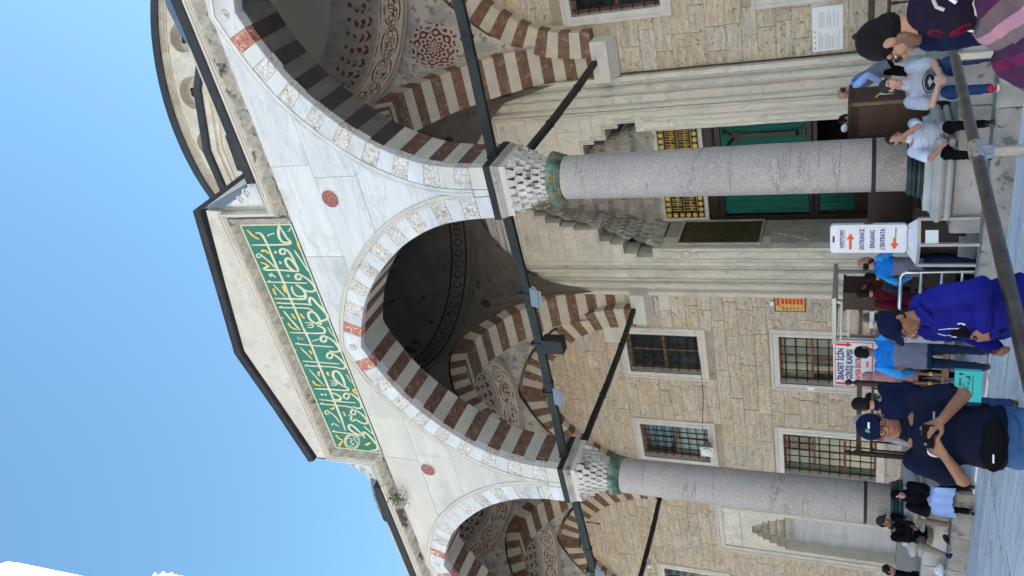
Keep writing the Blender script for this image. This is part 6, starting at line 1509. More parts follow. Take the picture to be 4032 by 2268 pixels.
def person(label, loc, yaw, s=1.08, hip=(0, 0, .92), lean=0, twist=0, head=(0, 0, 0), hands=None, feet=None, elbow=None, knee=None, top=None, legs='jeans', shoes='shoe_brown',
           skin='skin', hair='hair_black', style='short', cap_m=None, beard=None, glasses=False, voxel=.014, belly=0.0, curl=.35, hnorm=None, hdir=None, coll=None, w_=1.0, wr=.0075, group=None, hem=-.14, extra=None, socks=None, lower=True):
    root = thing('person', label, 'person', loc, group); root.rotation_euler = (0, 0, radians(yaw)); root.scale = (s, s, s)
    hipc = Vector(hip); Rl = Matrix.Rotation(radians(-lean), 3, 'X') if True else None; Rt = Rl @ Matrix.Rotation(radians(twist), 3, 'Z')
    UP = Rl @ Vector((0, 0, 1)); chest = hipc+UP*.48
    X_ = Rt @ Vector((1, 0, 0)); Y_ = Rt @ Vector((0, 1, 0)); shl = {1: chest+X_*.185*w_-UP*.005, -1: chest-X_*.185*w_-UP*.005}   # +1 = right-hand side
    nb = chest+UP*.05; Rh = Rl.lerp(Matrix.Identity(3), .5) if lean else Matrix.Identity(3)
    Rh = Matrix.Rotation(radians(head[1]), 3, 'Z') @ Matrix.Rotation(radians(-lean*.4-head[0]), 3, 'X') @ Matrix.Rotation(radians(head[2]), 3, 'Y')
    hc = nb+UP*.06+Rh @ Vector((0, .025, .105))
    H = lambda x, y, z: hc+Rh @ Vector((x, y, z))
    hands = hands or {}; feet = feet or {}; elbow = elbow or {}; knee = knee or {}; hnorm = hnorm or {}; hdir = hdir or {}
    J = {}
    for sd in (1, -1):
        tgt = Vector(hands.get(sd, shl[sd]+Vector((sd*.07, .06, -.50)))); J['e', sd], J['w', sd] = ik(shl[sd], tgt, .285, .255, elbow.get(sd, (sd*.5, -1, -.3)))
        hp = hipc+Vector((sd*.088*w_, 0, -.02)); ft = Vector(feet.get(sd, (sd*.11, .0, .08))); J['h', sd] = hp; J['k', sd], J['a', sd] = ik(hp, ft, .42, .42, knee.get(sd, (sd*.1, 1, 0)))
    secs = lambda infl, lo, hi: [(hipc+UP*z, X_*(a*w_+infl), Y_*(b+infl+belly*max(0, 1-((z-.14)/.2)**2)*.6)) if True else None for z, a, b in
             [q for q in ((-.20, .165, .12), (-.14, .17, .12), (-.08, .165, .115), (0, .165, .115), (.08, .155, .11), (.18, .148, .108), (.28, .158, .115), (.37, .17, .12), (.44, .168, .108), (.49, .125, .085), (.53, .07, .06)) if lo <= q[0] <= hi]]
    def bel(S_):
        return [(c+Y_*belly*max(0, 1-(((c-hipc).dot(UP)-.14)/.22)**2)*.55, a, b) for c, a, b in S_]
    # ---- body: one continuous skin surface
    bm = bmesh.new(); loft(bm, bel(secs(-.012, -.1, .6))); cap(bm, nb-UP*.02, H(0, -.02, -.06), .058, .052)
    ell(bm, H(0, -.012, .028), (.074, .094, .092), Rh); ell(bm, H(0, .022, -.03), (.060, .070, .085), Rh); ell(bm, H(0, .043, -.088), (.038, .038, .028), Rh)
    ell(bm, H(0, .072, .022), (.050, .020, .013), Rh); cap(bm, H(0, .086, .008), H(0, .108, -.030), .008, .0135, seg=8); ell(bm, H(0, .092, -.034), (.019, .014, .010), Rh)
    ell(bm, H(0, .084, -.066), (.024, .014, .011), Rh); ell(bm, H(.036, .058, -.028), (.026, .026, .024), Rh); ell(bm, H(-.036, .058, -.028), (.026, .026, .024), Rh)
    for sd in (1, -1): ell(bm, H(sd*.076, -.008, -.012), (.011, .022, .033), Rh @ Matrix.Rotation(radians(-sd*14), 3, 'Z'))
    for sd in (1, -1):
        cap(bm, shl[sd], J['e', sd], .050, .041); cap(bm, J['e', sd], J['w', sd], .043, .027)
        d = Vector(hdir.get(sd, (J['w', sd]-J['e', sd]))); nn = Vector(hnorm.get(sd, (-sd, 0, 0))); cu = curl.get(sd, .35) if isinstance(curl, dict) else curl
        side_s = 1
        dd = d.normalized(); nn = (nn-dd*nn.dot(dd)).normalized(); sdv = dd.cross(nn)
        # thumb on the inner/front side: choose the side that points forward or up
        pm = -1 if (sdv.dot(Vector((0, 1, .5))) > 0) else 1
        fingers(bm, J['w', sd], pm, d, nn, cu)
        if lower:
            cap(bm, J['h', sd], J['k', sd], .078, .053); cap(bm, J['k', sd], J['a', sd], .053, .034)
            cap(bm, J['a', sd]-Vector((0, .03, .04)), J['a', sd]+Vector((0, .12, -.045)), .030, .026)
    bake(bm, 'body', skin, root, voxel=min(voxel, .0085 if voxel < .012 else .011), sm=2)
    # ---- face details
    bm = bmesh.new()
    for sd in (1, -1): ell(bm, H(sd*.029, .0805, .001), (.0125, .010, .0065), Rh, 10)
    simple(bm, 'eyes', 'eye_white', root); bm = bmesh.new()
    for sd in (1, -1): ell(bm, H(sd*.029, .0865, .001), (.0065, .0055, .006), Rh, 8)
    for sd in (1, -1): tubebm(bm, [H(sd*.014, .092, .021), H(sd*.03, .091, .026), H(sd*.046, .078, .021)], .0042)
    simple(bm, 'eyebrows_and_pupils', 'hair_black', root)
    bm = bmesh.new(); ell(bm, H(0, .0935, -.063), (.021, .0075, .0040), Rh, 10); ell(bm, H(0, .0925, -.071), (.018, .0078, .0048), Rh, 10); simple(bm, 'lips', 'lips', root)
    # ---- hair and headwear
    if style in ('short', 'cap', 'bald', 'full'):
        bm = bmesh.new()
        if style == 'bald': ell(bm, H(0, -.040, -.008), (.082, .078, .058), Rh)
        elif style == 'cap': ell(bm, H(0, -.035, .0), (.080, .086, .075), Rh)
        else:
            ell(bm, H(0, -.022, .040), (.084, .100, .092), Rh); ell(bm, H(0, -.045, -.020), (.078, .070, .068), Rh)
            if style == 'full': ell(bm, H(0, .015, .078), (.078, .085, .055), Rh)
        o = bake(bm, 'hair', hair, root, voxel=.010, sm=2, wr=.006)
    if cap_m:
        bm = bmesh.new(); ell(bm, H(0, -.008, .045), (.088, .106, .086), Rh); o = bake(bm, 'cap', cap_m, root, voxel=.008, sm=2)
        bm = bmesh.new(); M5 = Rh @ rotx(radians(-12)); loft(bm, [(H(0, .045+.115*u, .052-.022*u+.0), (Rh @ Vector((1, 0, 0)))*(.082*sqrt(max(.02, 1-u*u))), (Rh @ Vector((0, .1, 1))).normalized()*.006) for u in (0, .3, .6, .8, .92, 1)], 16)
        simple(bm, 'cap_brim', cap_m, root)
    if beard:
        bm = bmesh.new(); ell(bm, H(0, .024, -.072), (.062, .064, .050), Rh); ell(bm, H(0, .050, -.098), (.040, .042, .030), Rh)
        for sd in (1, -1): ell(bm, H(sd*.060, .0, -.035), (.012, .026, .05), Rh)
        bake(bm, 'beard', beard, root, voxel=.009, sm=2)
    if style == 'scarf':
        bm = bmesh.new(); ell(bm, H(0, -.030, .022), (.093, .112, .115), Rh); cap(bm, H(0, -.025, -.07), nb-UP*.06-Y_*.01, .085, .15, flat=.8); ell(bm, H(0, .010, -.125), (.068, .070, .055), Rh)
        bake(bm, 'headscarf', coll or 'black_cloth', root, voxel=.011, wr=.008)
    if glasses:
        bm = bmesh.new()
        for sd in (1, -1):
            c = [H(sd*.031+.022*cos(a), .101, .0-.002+.017*sin(a)) for a in [2*pi*i/12 for i in range(13)]]; tubebm(bm, c, .0022)
            tubebm(bm, [H(sd*.053, .100, .004), H(sd*.076, .06, .006), H(sd*.080, -.01, .004)], .0025)
        tubebm(bm, [H(-.009, .103, .003), H(.009, .103, .003)], .0022); simple(bm, 'glasses', 'frame_black', root)
        bm = bmesh.new()
        if glasses == 'sun':
            for sd in (1, -1): ell(bm, H(sd*.031, .100, -.002), (.021, .002, .016), Rh, 12)
            simple(bm, 'lenses', 'lens', root)
        else: bm.free()
    # ---- clothes
    out_ = {'root': root, 'J': J, 'H': H, 'chest': chest, 'hip': hipc, 'X': X_, 'Y': Y_, 'UP': UP, 'Rh': Rh}
    if top:
        bm = bmesh.new(); inf = top.get('loose', .016); S_ = bel(secs(inf, hem, .50)); loft(bm, S_)
        cap(bm, nb-UP*.05, nb+UP*.012, .085, .066, flat=.85)
        for sd in (1, -1):
            ell(bm, shl[sd]-X_*sd*.01, (.066+inf*.4, .060+inf*.4, .060))
            e_, w2 = J['e', sd], J['w', sd]
            if top['sleeve'] == 'long': cap(bm, shl[sd], e_, .056+inf*.6, .047+inf*.7); cap(bm, e_, w2-(w2-e_).normalized()*.0, .049+inf*.6, .034+inf*.35)
            elif top['sleeve'] == 'short': cap(bm, shl[sd], shl[sd].lerp(e_, .72), .057+inf*.6, .056+inf*.8, round_=True)
        yk = top.get('yoke')
        sh = bake(bm, top.get('name', 'shirt'), top['m'], root, voxel=voxel, wr=wr, mats=[top['m'], yk[0], yk[2]] if yk else None,
                  split=(lambda c: (2 if abs((c-chest).dot(X_)) > .205*w_+.0 else (1 if (c-chest).dot(UP) > yk[1] else 0))) if yk else None)
        out_['shirt'] = sh
        if top.get('collar'):
            bm = bmesh.new(); cap(bm, nb+UP*.0, nb+UP*.045+Y_*.006, .068, .060, flat=.95, round_=False); bake(bm, 'collar', top['collar'], root, voxel=.009, sm=2)
        if top.get('hood'):
            bm = bmesh.new(); ell(bm, nb-Y_*.075+UP*.0, (.125, .065, .060)); tubebm(bm, [nb+X_*.11+UP*.02, nb+X_*.085+Y_*.07-UP*.03, nb+X_*.04+Y_*.115-UP*.09], .026, 8); tubebm(bm, [nb-X_*.11+UP*.02, nb-X_*.085+Y_*.07-UP*.03, nb-X_*.04+Y_*.115-UP*.09], .026, 8)
            bake(bm, 'hood', top['m'], root, voxel=.011, wr=.006)
    if legs and lower:
        bm = bmesh.new(); loft(bm, bel(secs(.004, -.2, .08)))
        for sd in (1, -1):
            cap(bm, J['h', sd], J['k', sd], .092, .068); a_ = J['a', sd]; k_ = J['k', sd]; cap(bm, k_, a_-(a_-k_).normalized()*.01, .067, .052)
        bake(bm, 'trousers', legs, root, voxel=voxel, wr=wr*1.1)
    if lower:
        for sd in (1, -1):
            if shoes is None: continue
            sm_ = shoes[sd] if isinstance(shoes, dict) else shoes
            if sm_ is None: continue
            a_ = J['a', sd]; fd = Vector((feet.get(('d', sd), (sd*.15, 1, 0)))).normalized(); bm = bmesh.new(); z0 = a_.z-.045
            cap(bm, Vector((a_.x, a_.y, z0+.005))-fd*.05, Vector((a_.x, a_.y, z0-.005))+fd*.15, .042, .036, flat=.8, fn=(0, 0, 1)); cap(bm, a_+Vector((0, 0, .01)), Vector((a_.x, a_.y, z0))+fd*.06, .045, .036)
            bake(bm, 'sock' if sm_ == 'sock' else 'shoe', sm_, root, voxel=.011, sm=2)
            if sm_ in ('shoe_red',):
                bm = bmesh.new(); loft(bm, [(Vector((a_.x, a_.y, z0-.03+.025*u))+fd*.055, Vector((-fd.y, fd.x, 0))*.044, fd*.145) for u in (0, 1)], 16); simple(bm, 'sole', 'sole_white', root)
    return out_
def decal(P_, pts, name, m_, back=False, off=.004, up=None):
    """flat print laid on the shirt: pts in chest coordinates (right, up) metres, projected on the cloth"""
    sh = P_['shirt']; bvh = BVHTree.FromPolygons([v.co for v in sh.data.vertices], [p.vertices for p in sh.data.polygons]); sg = -1 if back else 1
    d = -P_['Y']*sg; cen = (sum(p[0] for p in pts)/len(pts), sum(p[1] for p in pts)/len(pts)); vs = []
    def hit(x, z):
        o_ = P_['chest']+P_['X']*x+P_['UP']*z+P_['Y']*sg*.6; h = bvh.ray_cast(o_, d)
        return (h[0]-d*off) if h[0] else o_+d*.45
    n = len(pts); vs.append(hit(*cen))
    for k in (.5, 1.0): vs += [hit(cen[0]+(p[0]-cen[0])*k, cen[1]+(p[1]-cen[1])*k) for p in pts]
    fs = [(0, 1+i, 1+(i+1) % n) for i in range(n)]+[(1+i, 1+n+i, 1+n+(i+1) % n, 1+(i+1) % n) for i in range(n)]
    q = MB(); q.add([tuple(v) for v in vs], fs); return q.make(name, m_, P_['root'], fix=False, local=True, smooth=True)
def dline(P_, pts, r, name, m_, back=False, bvh=None):
    sh = P_['shirt']; bvh = BVHTree.FromPolygons([v.co for v in sh.data.vertices], [p.vertices for p in sh.data.polygons]); sg = -1 if back else 1; d = -P_['Y']*sg; L_ = []
    for x, z in pts:
        o_ = P_['chest']+P_['X']*x+P_['UP']*z+P_['Y']*sg*.6; h = bvh.ray_cast(o_, d)
        if h[0]: L_.append(tuple(h[0]-d*r*.5))
    q = MB(); q.tube(L_, r, 5); return q.make(name, m_, P_['root'], local=True, smooth=True)
def oval(cx, cz, rx, rz, n=20): return [(cx+rx*cos(2*pi*i/n), cz+rz*sin(2*pi*i/n)) for i in range(n)]
def face_yaw(x, y, tx=0, ty=0): return math.degrees(atan2(-(tx-x), (ty-y)))

# --- the man taking a photo with his phone (near)
yw = face_yaw(-3.66, 3.97)-6
A1 = person('person in a navy cap and polo shirt holding up a phone with both hands', (-4.12, 4.54, 0), yw, s=1.075, head=(12, 4, 0), top={'m': 'navy_polo', 'sleeve': 'short', 'collar': 'navy_polo', 'loose': .024}, hem=.0, belly=.10, w_=1.05,
            hands={1: (.115, .28, 1.25), -1: (-.10, .29, 1.27)}, elbow={1: (.45, .1, -1), -1: (-.35, .2, -1)}, hnorm={1: (-.7, -.7, .1), -1: (.7, -.7, .1)}, hdir={1: (-.75, .25, .6), -1: (.55, .3, .75)}, curl=.42, legs='jeans', skin='skin_tan', style='cap', hair='hair_grey', cap_m='navy', glasses=True, voxel=.010, beard=None)
R0 = A1['root']
q = MB(); q.box(-.045, .060, .335, .347, 1.285, 1.35); q.make('x', 'frame_black', None)
bpy.data.objects.remove(bpy.data.objects['x'])
decal(A1, oval(.11, -.11, .035, .045), 'chest_badge', 'paper'); decal(A1, oval(.11, -.105, .022, .028), 'badge_centre', 'sleeve_blue'); dline(A1, [(.085, -.14), (.11, -.15), (.135, -.14)], .004, 'badge_rim', 'ink_red')
dline(A1, [(-.07, -.10), (-.13, -.10)], .006, 'chest_lettering', 'ink_grey'); decal(A1, [(-.06, -.075), (-.045, -.10), (-.06, -.125), (-.075, -.10)], 'leaf_emblem', 'ink_green')
H = A1['H']
q = MB(); q.add([tuple(H(.02, .093, .070)), tuple(H(.038, .090, .070)), tuple(H(.030, .083, .095)), tuple(H(.012, .087, .092))], [(0, 1, 2, 3)]); q.make('cap_leaf_emblem', 'ink_green', R0, local=True, fix=False)
q = MB(); q.add([tuple(H(-.03, .094, .072)), tuple(H(.010, .097, .072)), tuple(H(.010, .094, .083)), tuple(H(-.03, .091, .083))], [(0, 1, 2, 3)]); q.make('cap_lettering', 'paper', R0, local=True, fix=False)
# waist pouch
bm = bmesh.new(); ell(bm, (.03, .215, 1.0), (.165, .055, .075)); bake(bm, 'waist_pouch', 'black_cloth', R0, voxel=.012); 
bm = bmesh.new(); loft(bm, [(Vector((0, .035, 1.0+.035*u)), Vector((.198, 0, 0)), Vector((0, .178, 0))) for u in (0, 1)], 28); simple(bm, 'pouch_strap', 'black_cloth', R0)
q = MB(); q.box(.08, .13, .262, .272, 1.0, 1.008); q.make('pouch_tag', 'paper', R0, local=True)
def held(name, label, cat, P_, build, local_loc):
    M4 = Matrix.Translation(P_['root'].location) @ Matrix.Rotation(P_['root'].rotation_euler.z, 4, 'Z') @ Matrix.Diagonal((*P_['root'].scale, 1)) @ Matrix.Translation(local_loc)
    t = thing(name, label, cat, M4.to_translation()); t.rotation_euler = (0, 0, P_['root'].rotation_euler.z); build(t); return t
def ph(t):
    q = MB(); q.box(-.075, .075, -.004, .004, -.036, .036); q.make('phone_body', 'frame_black', t, local=True)
    q = MB(); q.lathe([(.010, 0), (.010, .002), (.001, .002)], (0, 0, 0), 10); q.v = [(.05+p[0], .004+p[2], .015+p[1]) for p in q.v]; q.make('camera_lens', 'lens', t, local=True)
held('phone', 'black phone held sideways by the person in the navy cap', 'phone', A1, ph, Vector((.0, .325, 1.345)))

# --- the man in the royal blue hooded jacket (near, behind the rail)
A2 = person('person in a royal blue hooded jacket, dark cap and glasses looking down', (-3.46, 5.14, 0), face_yaw(-3.74, 4.98)-62, s=1.02, lean=14, head=(16, 6, 0), top={'m': 'royal', 'sleeve': 'long', 'hood': True, 'loose': .040, 'name': 'hooded_jacket'}, hem=-.11, belly=.08, w_=1.05,
            hands={1: (.20, .24, 1.0), -1: (-.12, .26, 1.10)}, elbow={1: (.9, -.9, -.3), -1: (-.9, -.6, -.4)}, curl=.9, hnorm={1: (-1, 0, 0), -1: (1, 0, 0)}, legs='black_cloth', skin='skin_tan', style='cap', hair='hair_black', cap_m='navy', glasses=True, voxel=.012, wr=.009)
decal(A2, [(-.075, .03), (.075, .03), (.10, -.12), (.10, -.50), (-.11, -.50), (-.10, -.12)], 'dark_shirt', 'black_cloth', off=.006)
decal(A2, oval(-.10, -.13, .010, .022), 'jacket_emblem', 'paper'); decal(A2, oval(.06, -.10, .010, .018), 'badge', 'paper', off=.009)
dline(A2, [(.03, -.01), (.05, -.05), (.045, -.09)], .0035, 'drawstring', 'paper'); dline(A2, [(-.03, -.01), (-.045, -.06), (-.05, -.12)], .0035, 'drawstring', 'paper')
wj = A2['J']['w', 1]; ej = A2['J']['e', 1]
bm = bmesh.new(); dn = (wj-ej).normalized(); cap(bm, wj-dn*.02, wj+dn*.008, .036, .034, round_=False); simple(bm, 'wrist_watch', 'frame_black', A2['root'])

# --- the man with sunglasses on the right (nearest) and the woman in the patterned scarf before him
A3 = person('dark haired person in a navy sweater with sunglasses, head bowed', (-1.24, 4.46, 0), face_yaw(-1.12, 3.62)-66, s=1.10, lean=9, head=(22, -44, 0), top={'m': 'navy', 'sleeve': 'long', 'collar': 'black_cloth', 'loose': .030, 'name': 'sweater'}, w_=1.18,
            hands={1: (.10, .28, 1.05), -1: (-.12, .26, 1.05)}, legs='black_cloth', skin='skin', style='short', hair='hair_black', glasses='sun', beard='stubble', voxel=.010)
bm = bmesh.new(); tubebm(bm, [A3['chest']+Vector((-.17, .05, .06)), A3['chest']+Vector((-.05, .15, -.2)), A3['chest']+Vector((.15, .10, -.45))], .018, 8); simple(bm, 'bag_strap', 'black_cloth', A3['root'])
A4 = person('person seen from behind in a dark floral headscarf and a pink and burgundy shawl', (-.80, 2.98, 0), face_yaw(-.80, 2.98)+178, s=1.02, head=(8, -10, 0), top={'m': 'shawl', 'sleeve': 'long', 'loose': .055, 'name': 'shawl'}, legs='black_cloth', style='scarf', coll='scarf_pattern', voxel=.012, wr=.012, w_=1.05) if False else None
mat('shawl', (.20, .03, .11), (.10, .012, .06), sc=3, rough=.9, coord='obj')
def shawlmat():
    M = MATS['shawl']; t = M.node_tree; n = t.nodes; l = t.links; bs = n['Principled BSDF']; co = n.new('ShaderNodeTexCoord').outputs['Object']; sp = n.new('ShaderNodeSeparateXYZ'); l.new(co, sp.inputs[0])
    a = n.new('ShaderNodeMath'); a.operation = 'MULTIPLY_ADD'; a.inputs[1].default_value = .9; l.new(sp.outputs[0], a.inputs[0]); l.new(sp.outputs[2], a.inputs[2])
    m_ = n.new('ShaderNodeMath'); m_.operation = 'MULTIPLY'; m_.inputs[1].default_value = 2.6; l.new(a.outputs[0], m_.inputs[0]); f = n.new('ShaderNodeMath'); f.operation = 'FRACT'; l.new(m_.outputs[0], f.inputs[0])
    r = n.new('ShaderNodeValToRGB'); r.color_ramp.interpolation = 'CONSTANT'; e = r.color_ramp.elements; e[0].position = 0; e[0].color = (.055, .012, .05, 1); e[1].position = .30; e[1].color = (.13, .012, .06, 1)
    for p, c in ((.42, (.05, .012, .05, 1)), (.55, (.16, .12, .13, 1)), (.68, (.40, .20, .27, 1)), (.82, (.13, .09, .10, 1))): x = e.new(p); x.color = c
    l.new(f.outputs[0], r.inputs[0]); l.new(r.outputs[0], bs.inputs['Base Color'])
shawlmat()
A4 = person('person seen from behind in a dark floral headscarf and a pink and burgundy shawl', (-.86, 2.98, 0), face_yaw(-.86, 2.98)+165, s=.985, head=(8, -10, 0), top={'m': 'shawl', 'sleeve': 'long', 'loose': .055, 'name': 'shawl'}, legs='black_cloth', style='scarf', coll='scarf_pattern', voxel=.012, wr=.012, w_=1.05)
bm = bmesh.new(); nb_ = A4['chest']+Vector((0, 0, .05))
loft(bm, [(nb_+Vector((0, -.02, z)), Vector((a, 0, 0)), Vector((0, b, 0))) for z, a, b in ((-.30, .30, .21), (-.18, .295, .205), (-.06, .25, .18), (.02, .165, .14), (.07, .118, .118), (.10, .108, .11))], 24)
bake(bm, 'draped_shawl', 'shawl', A4['root'], voxel=.012, wr=.02)
H = A4['H']; rg = random.Random(5); scf = [o for o in A4['root'].children if o.name.startswith('headscarf')][0]
bv = BVHTree.FromPolygons([v.co for v in scf.data.vertices], [p.vertices for p in scf.data.polygons])
def motif(c, dirv, pts, r, m_):
    """small curl printed on the scarf, laid on its surface"""
    dirv = Vector(dirv).normalized(); a = dirv.cross(Vector((0, 0, 1))).normalized(); b = a.cross(dirv); L_ = []
    for x, y in pts:
        o_ = c+dirv*.4+a*x+b*y; h = bv.ray_cast(o_, -dirv)
        if h[0]: L_.append(tuple(h[0]+dirv*r*.2))
    if len(L_) > 1: q = MB(); q.tube(L_, r, 5); q.make('scarf_motif', m_, A4['root'], local=True, smooth=True)
for k in range(30):
    a = rg.uniform(0, 2*pi); el = rg.uniform(-.7, .8); dv = (cos(a)*cos(el), sin(a)*cos(el), sin(el)); cc = H(0, -.03, .0+rg.uniform(-.12, .03)); f = rg.uniform(.9, 1.9)
    motif(cc, dv, [(.030*f*cos(t)*(1-t/6), .022*f*sin(t)*(1-t/7)) for t in (0, .7, 1.4, 2.1, 2.9, 3.7)],   .0062, rg.choice(['paper', 'paper', 'marble_cream', 'scarf_red', 'scarf_red']))

def shawl_band():
    ms = [o for o in A4['root'].children if o.name.startswith(('draped_shawl', 'shawl'))]
    bv = [BVHTree.FromPolygons([v.co for v in o.data.vertices], [p.vertices for p in o.data.polygons]) for o in ms]
    def hit(x, z):
        o_ = A4['chest']+Vector((x, -.8, z)); hs = [b.ray_cast(o_, Vector((0, 1, 0))) for b in bv]; hs = [h for h in hs if h[0]]
        return min(hs, key=lambda h: h[3])[0]+Vector((0, -.004, 0)) if hs else None
    for off in (0, -.085):
        L_ = [hit(-.27+.54*k/16, .02+off-.34*abs(k-6)/16) for k in range(17)]; L_ = [tuple(p) for p in L_ if p]
        if len(L_) > 2: q = MB(); q.tube(L_, .005, 5); q.make('shawl_border_line', 'border_pink', A4['root'], local=True, smooth=True)
    for k in range(12):
        cx, cz = -.24+.48*k/11, .02-.042-.34*abs(k*16/11-6)/16
        L_ = [hit(cx+.019*sin(a)**3*1.1, cz+.018*(cos(a)-.35*cos(2*a))) for a in [2*pi*i/12 for i in range(13)]]; L_ = [tuple(p) for p in L_ if p]
        if len(L_) > 5: q = MB(); q.tube(L_, .0032, 4); q.make('shawl_motif', 'border_pink', A4['root'], local=True)
mat('border_pink', (.55, .30, .42), rough=.8)
shawl_band()
# --- the man from behind with the turquoise bag
A5 = person('person in a navy sweater and jeans seen from behind, turquoise bag beside them', (-7.76, 8.98, 0), face_yaw(-7.62, 8.98)+188, s=1.115, head=(4, 6, 0), top={'m': 'navy', 'sleeve': 'long', 'loose': .020, 'name': 'sweater'}, hem=-.10, w_=1.08,
            hands={1: (.22, .20, .93), -1: (-.16, .26, .95)}, feet={1: (.13, .05, .08), -1: (-.10, -.14, .10)}, legs='jeans_dark', skin='skin', style='short', voxel=.013)
def gift(t):
    q = MB(); q.box(-.19, .19, -.05, .05, -.28, 0); q.make('bag_body', 'turquoise', t, local=True)
    q = MB()
    for sx in (-1, 1): q.tube([(-.07, sx*.045, 0), (-.06, sx*.04, .10), (.06, sx*.04, .10), (.07, sx*.045, 0)], .005, 5)
    q.make('bag_handles', 'charcoal', t, local=True)
    q = MB(); 
    for k, (x, z, w_, h) in enumerate(((-.13, -.14, .05, .012), (-.08, -.15, .015, .05), (-.05, -.145, .012, .035), (-.02, -.15, .012, .045), (.02, -.15, .03, .02), (.07, -.155, .05, .012), (.11, -.16, .02, .05), (-.12, -.19, .26, .008))): q.box(x, x+w_, -.053, -.0502, z, z+h)
    q.make('printed_skyline', 'ink_dark', t, local=True)
    for cx_ in (-.15, .15): q = MB(); q.lathe([(.016, 0), (.016, .002), (.001, .002)], (0, 0, 0), 8); q.v = [(cx_+p[0], -.0502-p[2], -.06+p[1]*1.7) for p in q.v]; q.make('printed_leaf', 'ink_dark', t, local=True)
    text('OTTOMAN', .04, 'lettering', 'ink_dark', Matrix.Translation((0, -.052, -.055)) @ Matrix.Rotation(pi/2, 4, 'X'), t, bold=.001, local=True)
    text('GALLERY', .024, 'lettering', 'ink_dark', Matrix.Translation((0, -.052, -.09)) @ Matrix.Rotation(pi/2, 4, 'X'), t, local=True)
mat('turquoise', (.02, .48, .46), (.03, .42, .42), sc=3, rough=.45)
tb = thing('gift_bag', 'bright turquoise paper bag with a printed dark skyline', 'bag', (-6.98, 8.55, .80)); tb.rotation_euler = (0, 0, radians(22)); gift(tb)
bag(-7.42, 8.93, .86, .085, 'small crumpled white bag held behind the navy sweater back')

# --- attendants in blue and grey
wk = lambda sl='sleeve_blue': {'m': 'worker_grey', 'sleeve': 'long', 'yoke': ('worker_blue', -.19, sl), 'loose': .022, 'name': 'work_shirt'}
A6 = person('attendant in blue and grey work shirt seen from behind before the sign board', (-8.72, 11.35, 0), face_yaw(-9.15, 11.35)+172, s=1.115, lean=4, head=(4, -32, 0), top=wk(), hands={1: (.42, .32, 1.26), -1: (-.26, .18, .95)}, elbow={1: (.6, -.4, -1), -1: (-.6, -1, -.3)}, legs='trouser_navy', shoes='shoe_brown', feet={1: (.10, 0, .08), -1: (-.12, .02, .08)}, voxel=.014, hem=-.17, skin='skin_tan')
dline(A6, [(.06*cos(t), -.09+.05*sin(t)) for t in [pi*1.05*i/10-.05 for i in range(11)]], .004, 'back_print', 'ink_blue', back=True)
for k in range(3): dline(A6, [(-.055+.012*k, -.10-.022*k), (.055-.012*k, -.10-.022*k)], .0035, 'back_print', 'ink_blue', back=True)
A7 = person('bearded balding attendant in blue and grey work shirt by the chrome barrier', (-8.18, 13.15, .03), face_yaw(-8.18, 13.15)+128, s=1.09, lean=3, head=(6, -24, 0), top=wk(), hands={1: (.30, .40, .98), -1: (-.26, .02, .92)}, elbow={1: (.6, -.6, -1), -1: (-.6, -1, 0)}, legs='trouser_navy', shoes='shoe_black', style='bald', beard='beard_dark', voxel=.014, hem=-.16, skin='skin')
dline(A7, [(.06*cos(t), -.09+.05*sin(t)) for t in [pi*1.05*i/10-.05 for i in range(11)]], .004, 'back_print', 'ink_blue', back=True)
for k in range(3): dline(A7, [(-.055+.012*k, -.10-.022*k), (.055-.012*k, -.10-.022*k)], .0035, 'back_print', 'ink_blue', back=True)
A8 = person('person in a maroon sweater holding a hand to the face, half hidden in the passage', (-9.15, 13.75, .03), face_yaw(-9.15, 13.75)+200, s=1.09, head=(0, -20, 0), top={'m': 'maroon', 'sleeve': 'long', 'name': 'sweater'}, hands={1: (.20, .12, 1.58), -1: (-.2, .1, .95)}, elbow={1: (1, .3, -1)}, legs='black_cloth', voxel=.015)
A9 = person('person in a dark grey jumper between the bearded attendant and the one in maroon', (-8.72, 13.65, .03), face_yaw(-8.72, 13.65)+170, s=1.02, head=(10, 0, 0), top={'m': 'charcoal', 'sleeve': 'long', 'name': 'jumper'}, legs='black_cloth', voxel=.015)
A10 = person('bald attendant in a pale blue sleeved jacket standing behind the dark brown box', (-5.12, 14.6, .69), 105, s=.98, lean=30, head=(18, -4, 0), top={'m': 'worker_grey', 'sleeve': 'long', 'yoke': ('worker_blue', -.10, 'pale_blue'), 'loose': .02, 'name': 'work_shirt'}, hem=-.18, legs='black_cloth', style='bald', hair='hair_grey', beard='stubble', voxel=.014, hands={1: (.24, .12, .88), -1: (-.24, .2, .92)})
A11 = person('dark haired attendant in bright blue looking down over the brown box', (-5.82, 14.7, .69), face_yaw(-5.82, 14.7)-62, s=.93, lean=16, head=(28, 0, 0), top={'m': 'sleeve_blue', 'sleeve': 'long', 'name': 'jacket'}, legs='black_cloth', beard='stubble', voxel=.014)
A12 = person('grey bearded person with glasses dimly seen through the booth glass', (-10.35, 14.95, .03), face_yaw(-10.35, 14.95)-40, s=1.08, head=(6, 0, 0), top={'m': 'black_cloth', 'sleeve': 'long', 'name': 'jacket'}, legs='black_cloth', style='bald', hair='hair_grey', beard='hair_grey', glasses=True, voxel=.015)
A13 = person('person in a patterned grey headscarf behind the man with the phone', (-8.75, 9.75, 0), face_yaw(-8.75, 9.75)-20, s=1.10, head=(5, 0, 0), top={'m': 'patterned_grey', 'sleeve': 'long', 'name': 'coat'}, legs='black_cloth', style='scarf', coll='patterned_grey', voxel=.014)
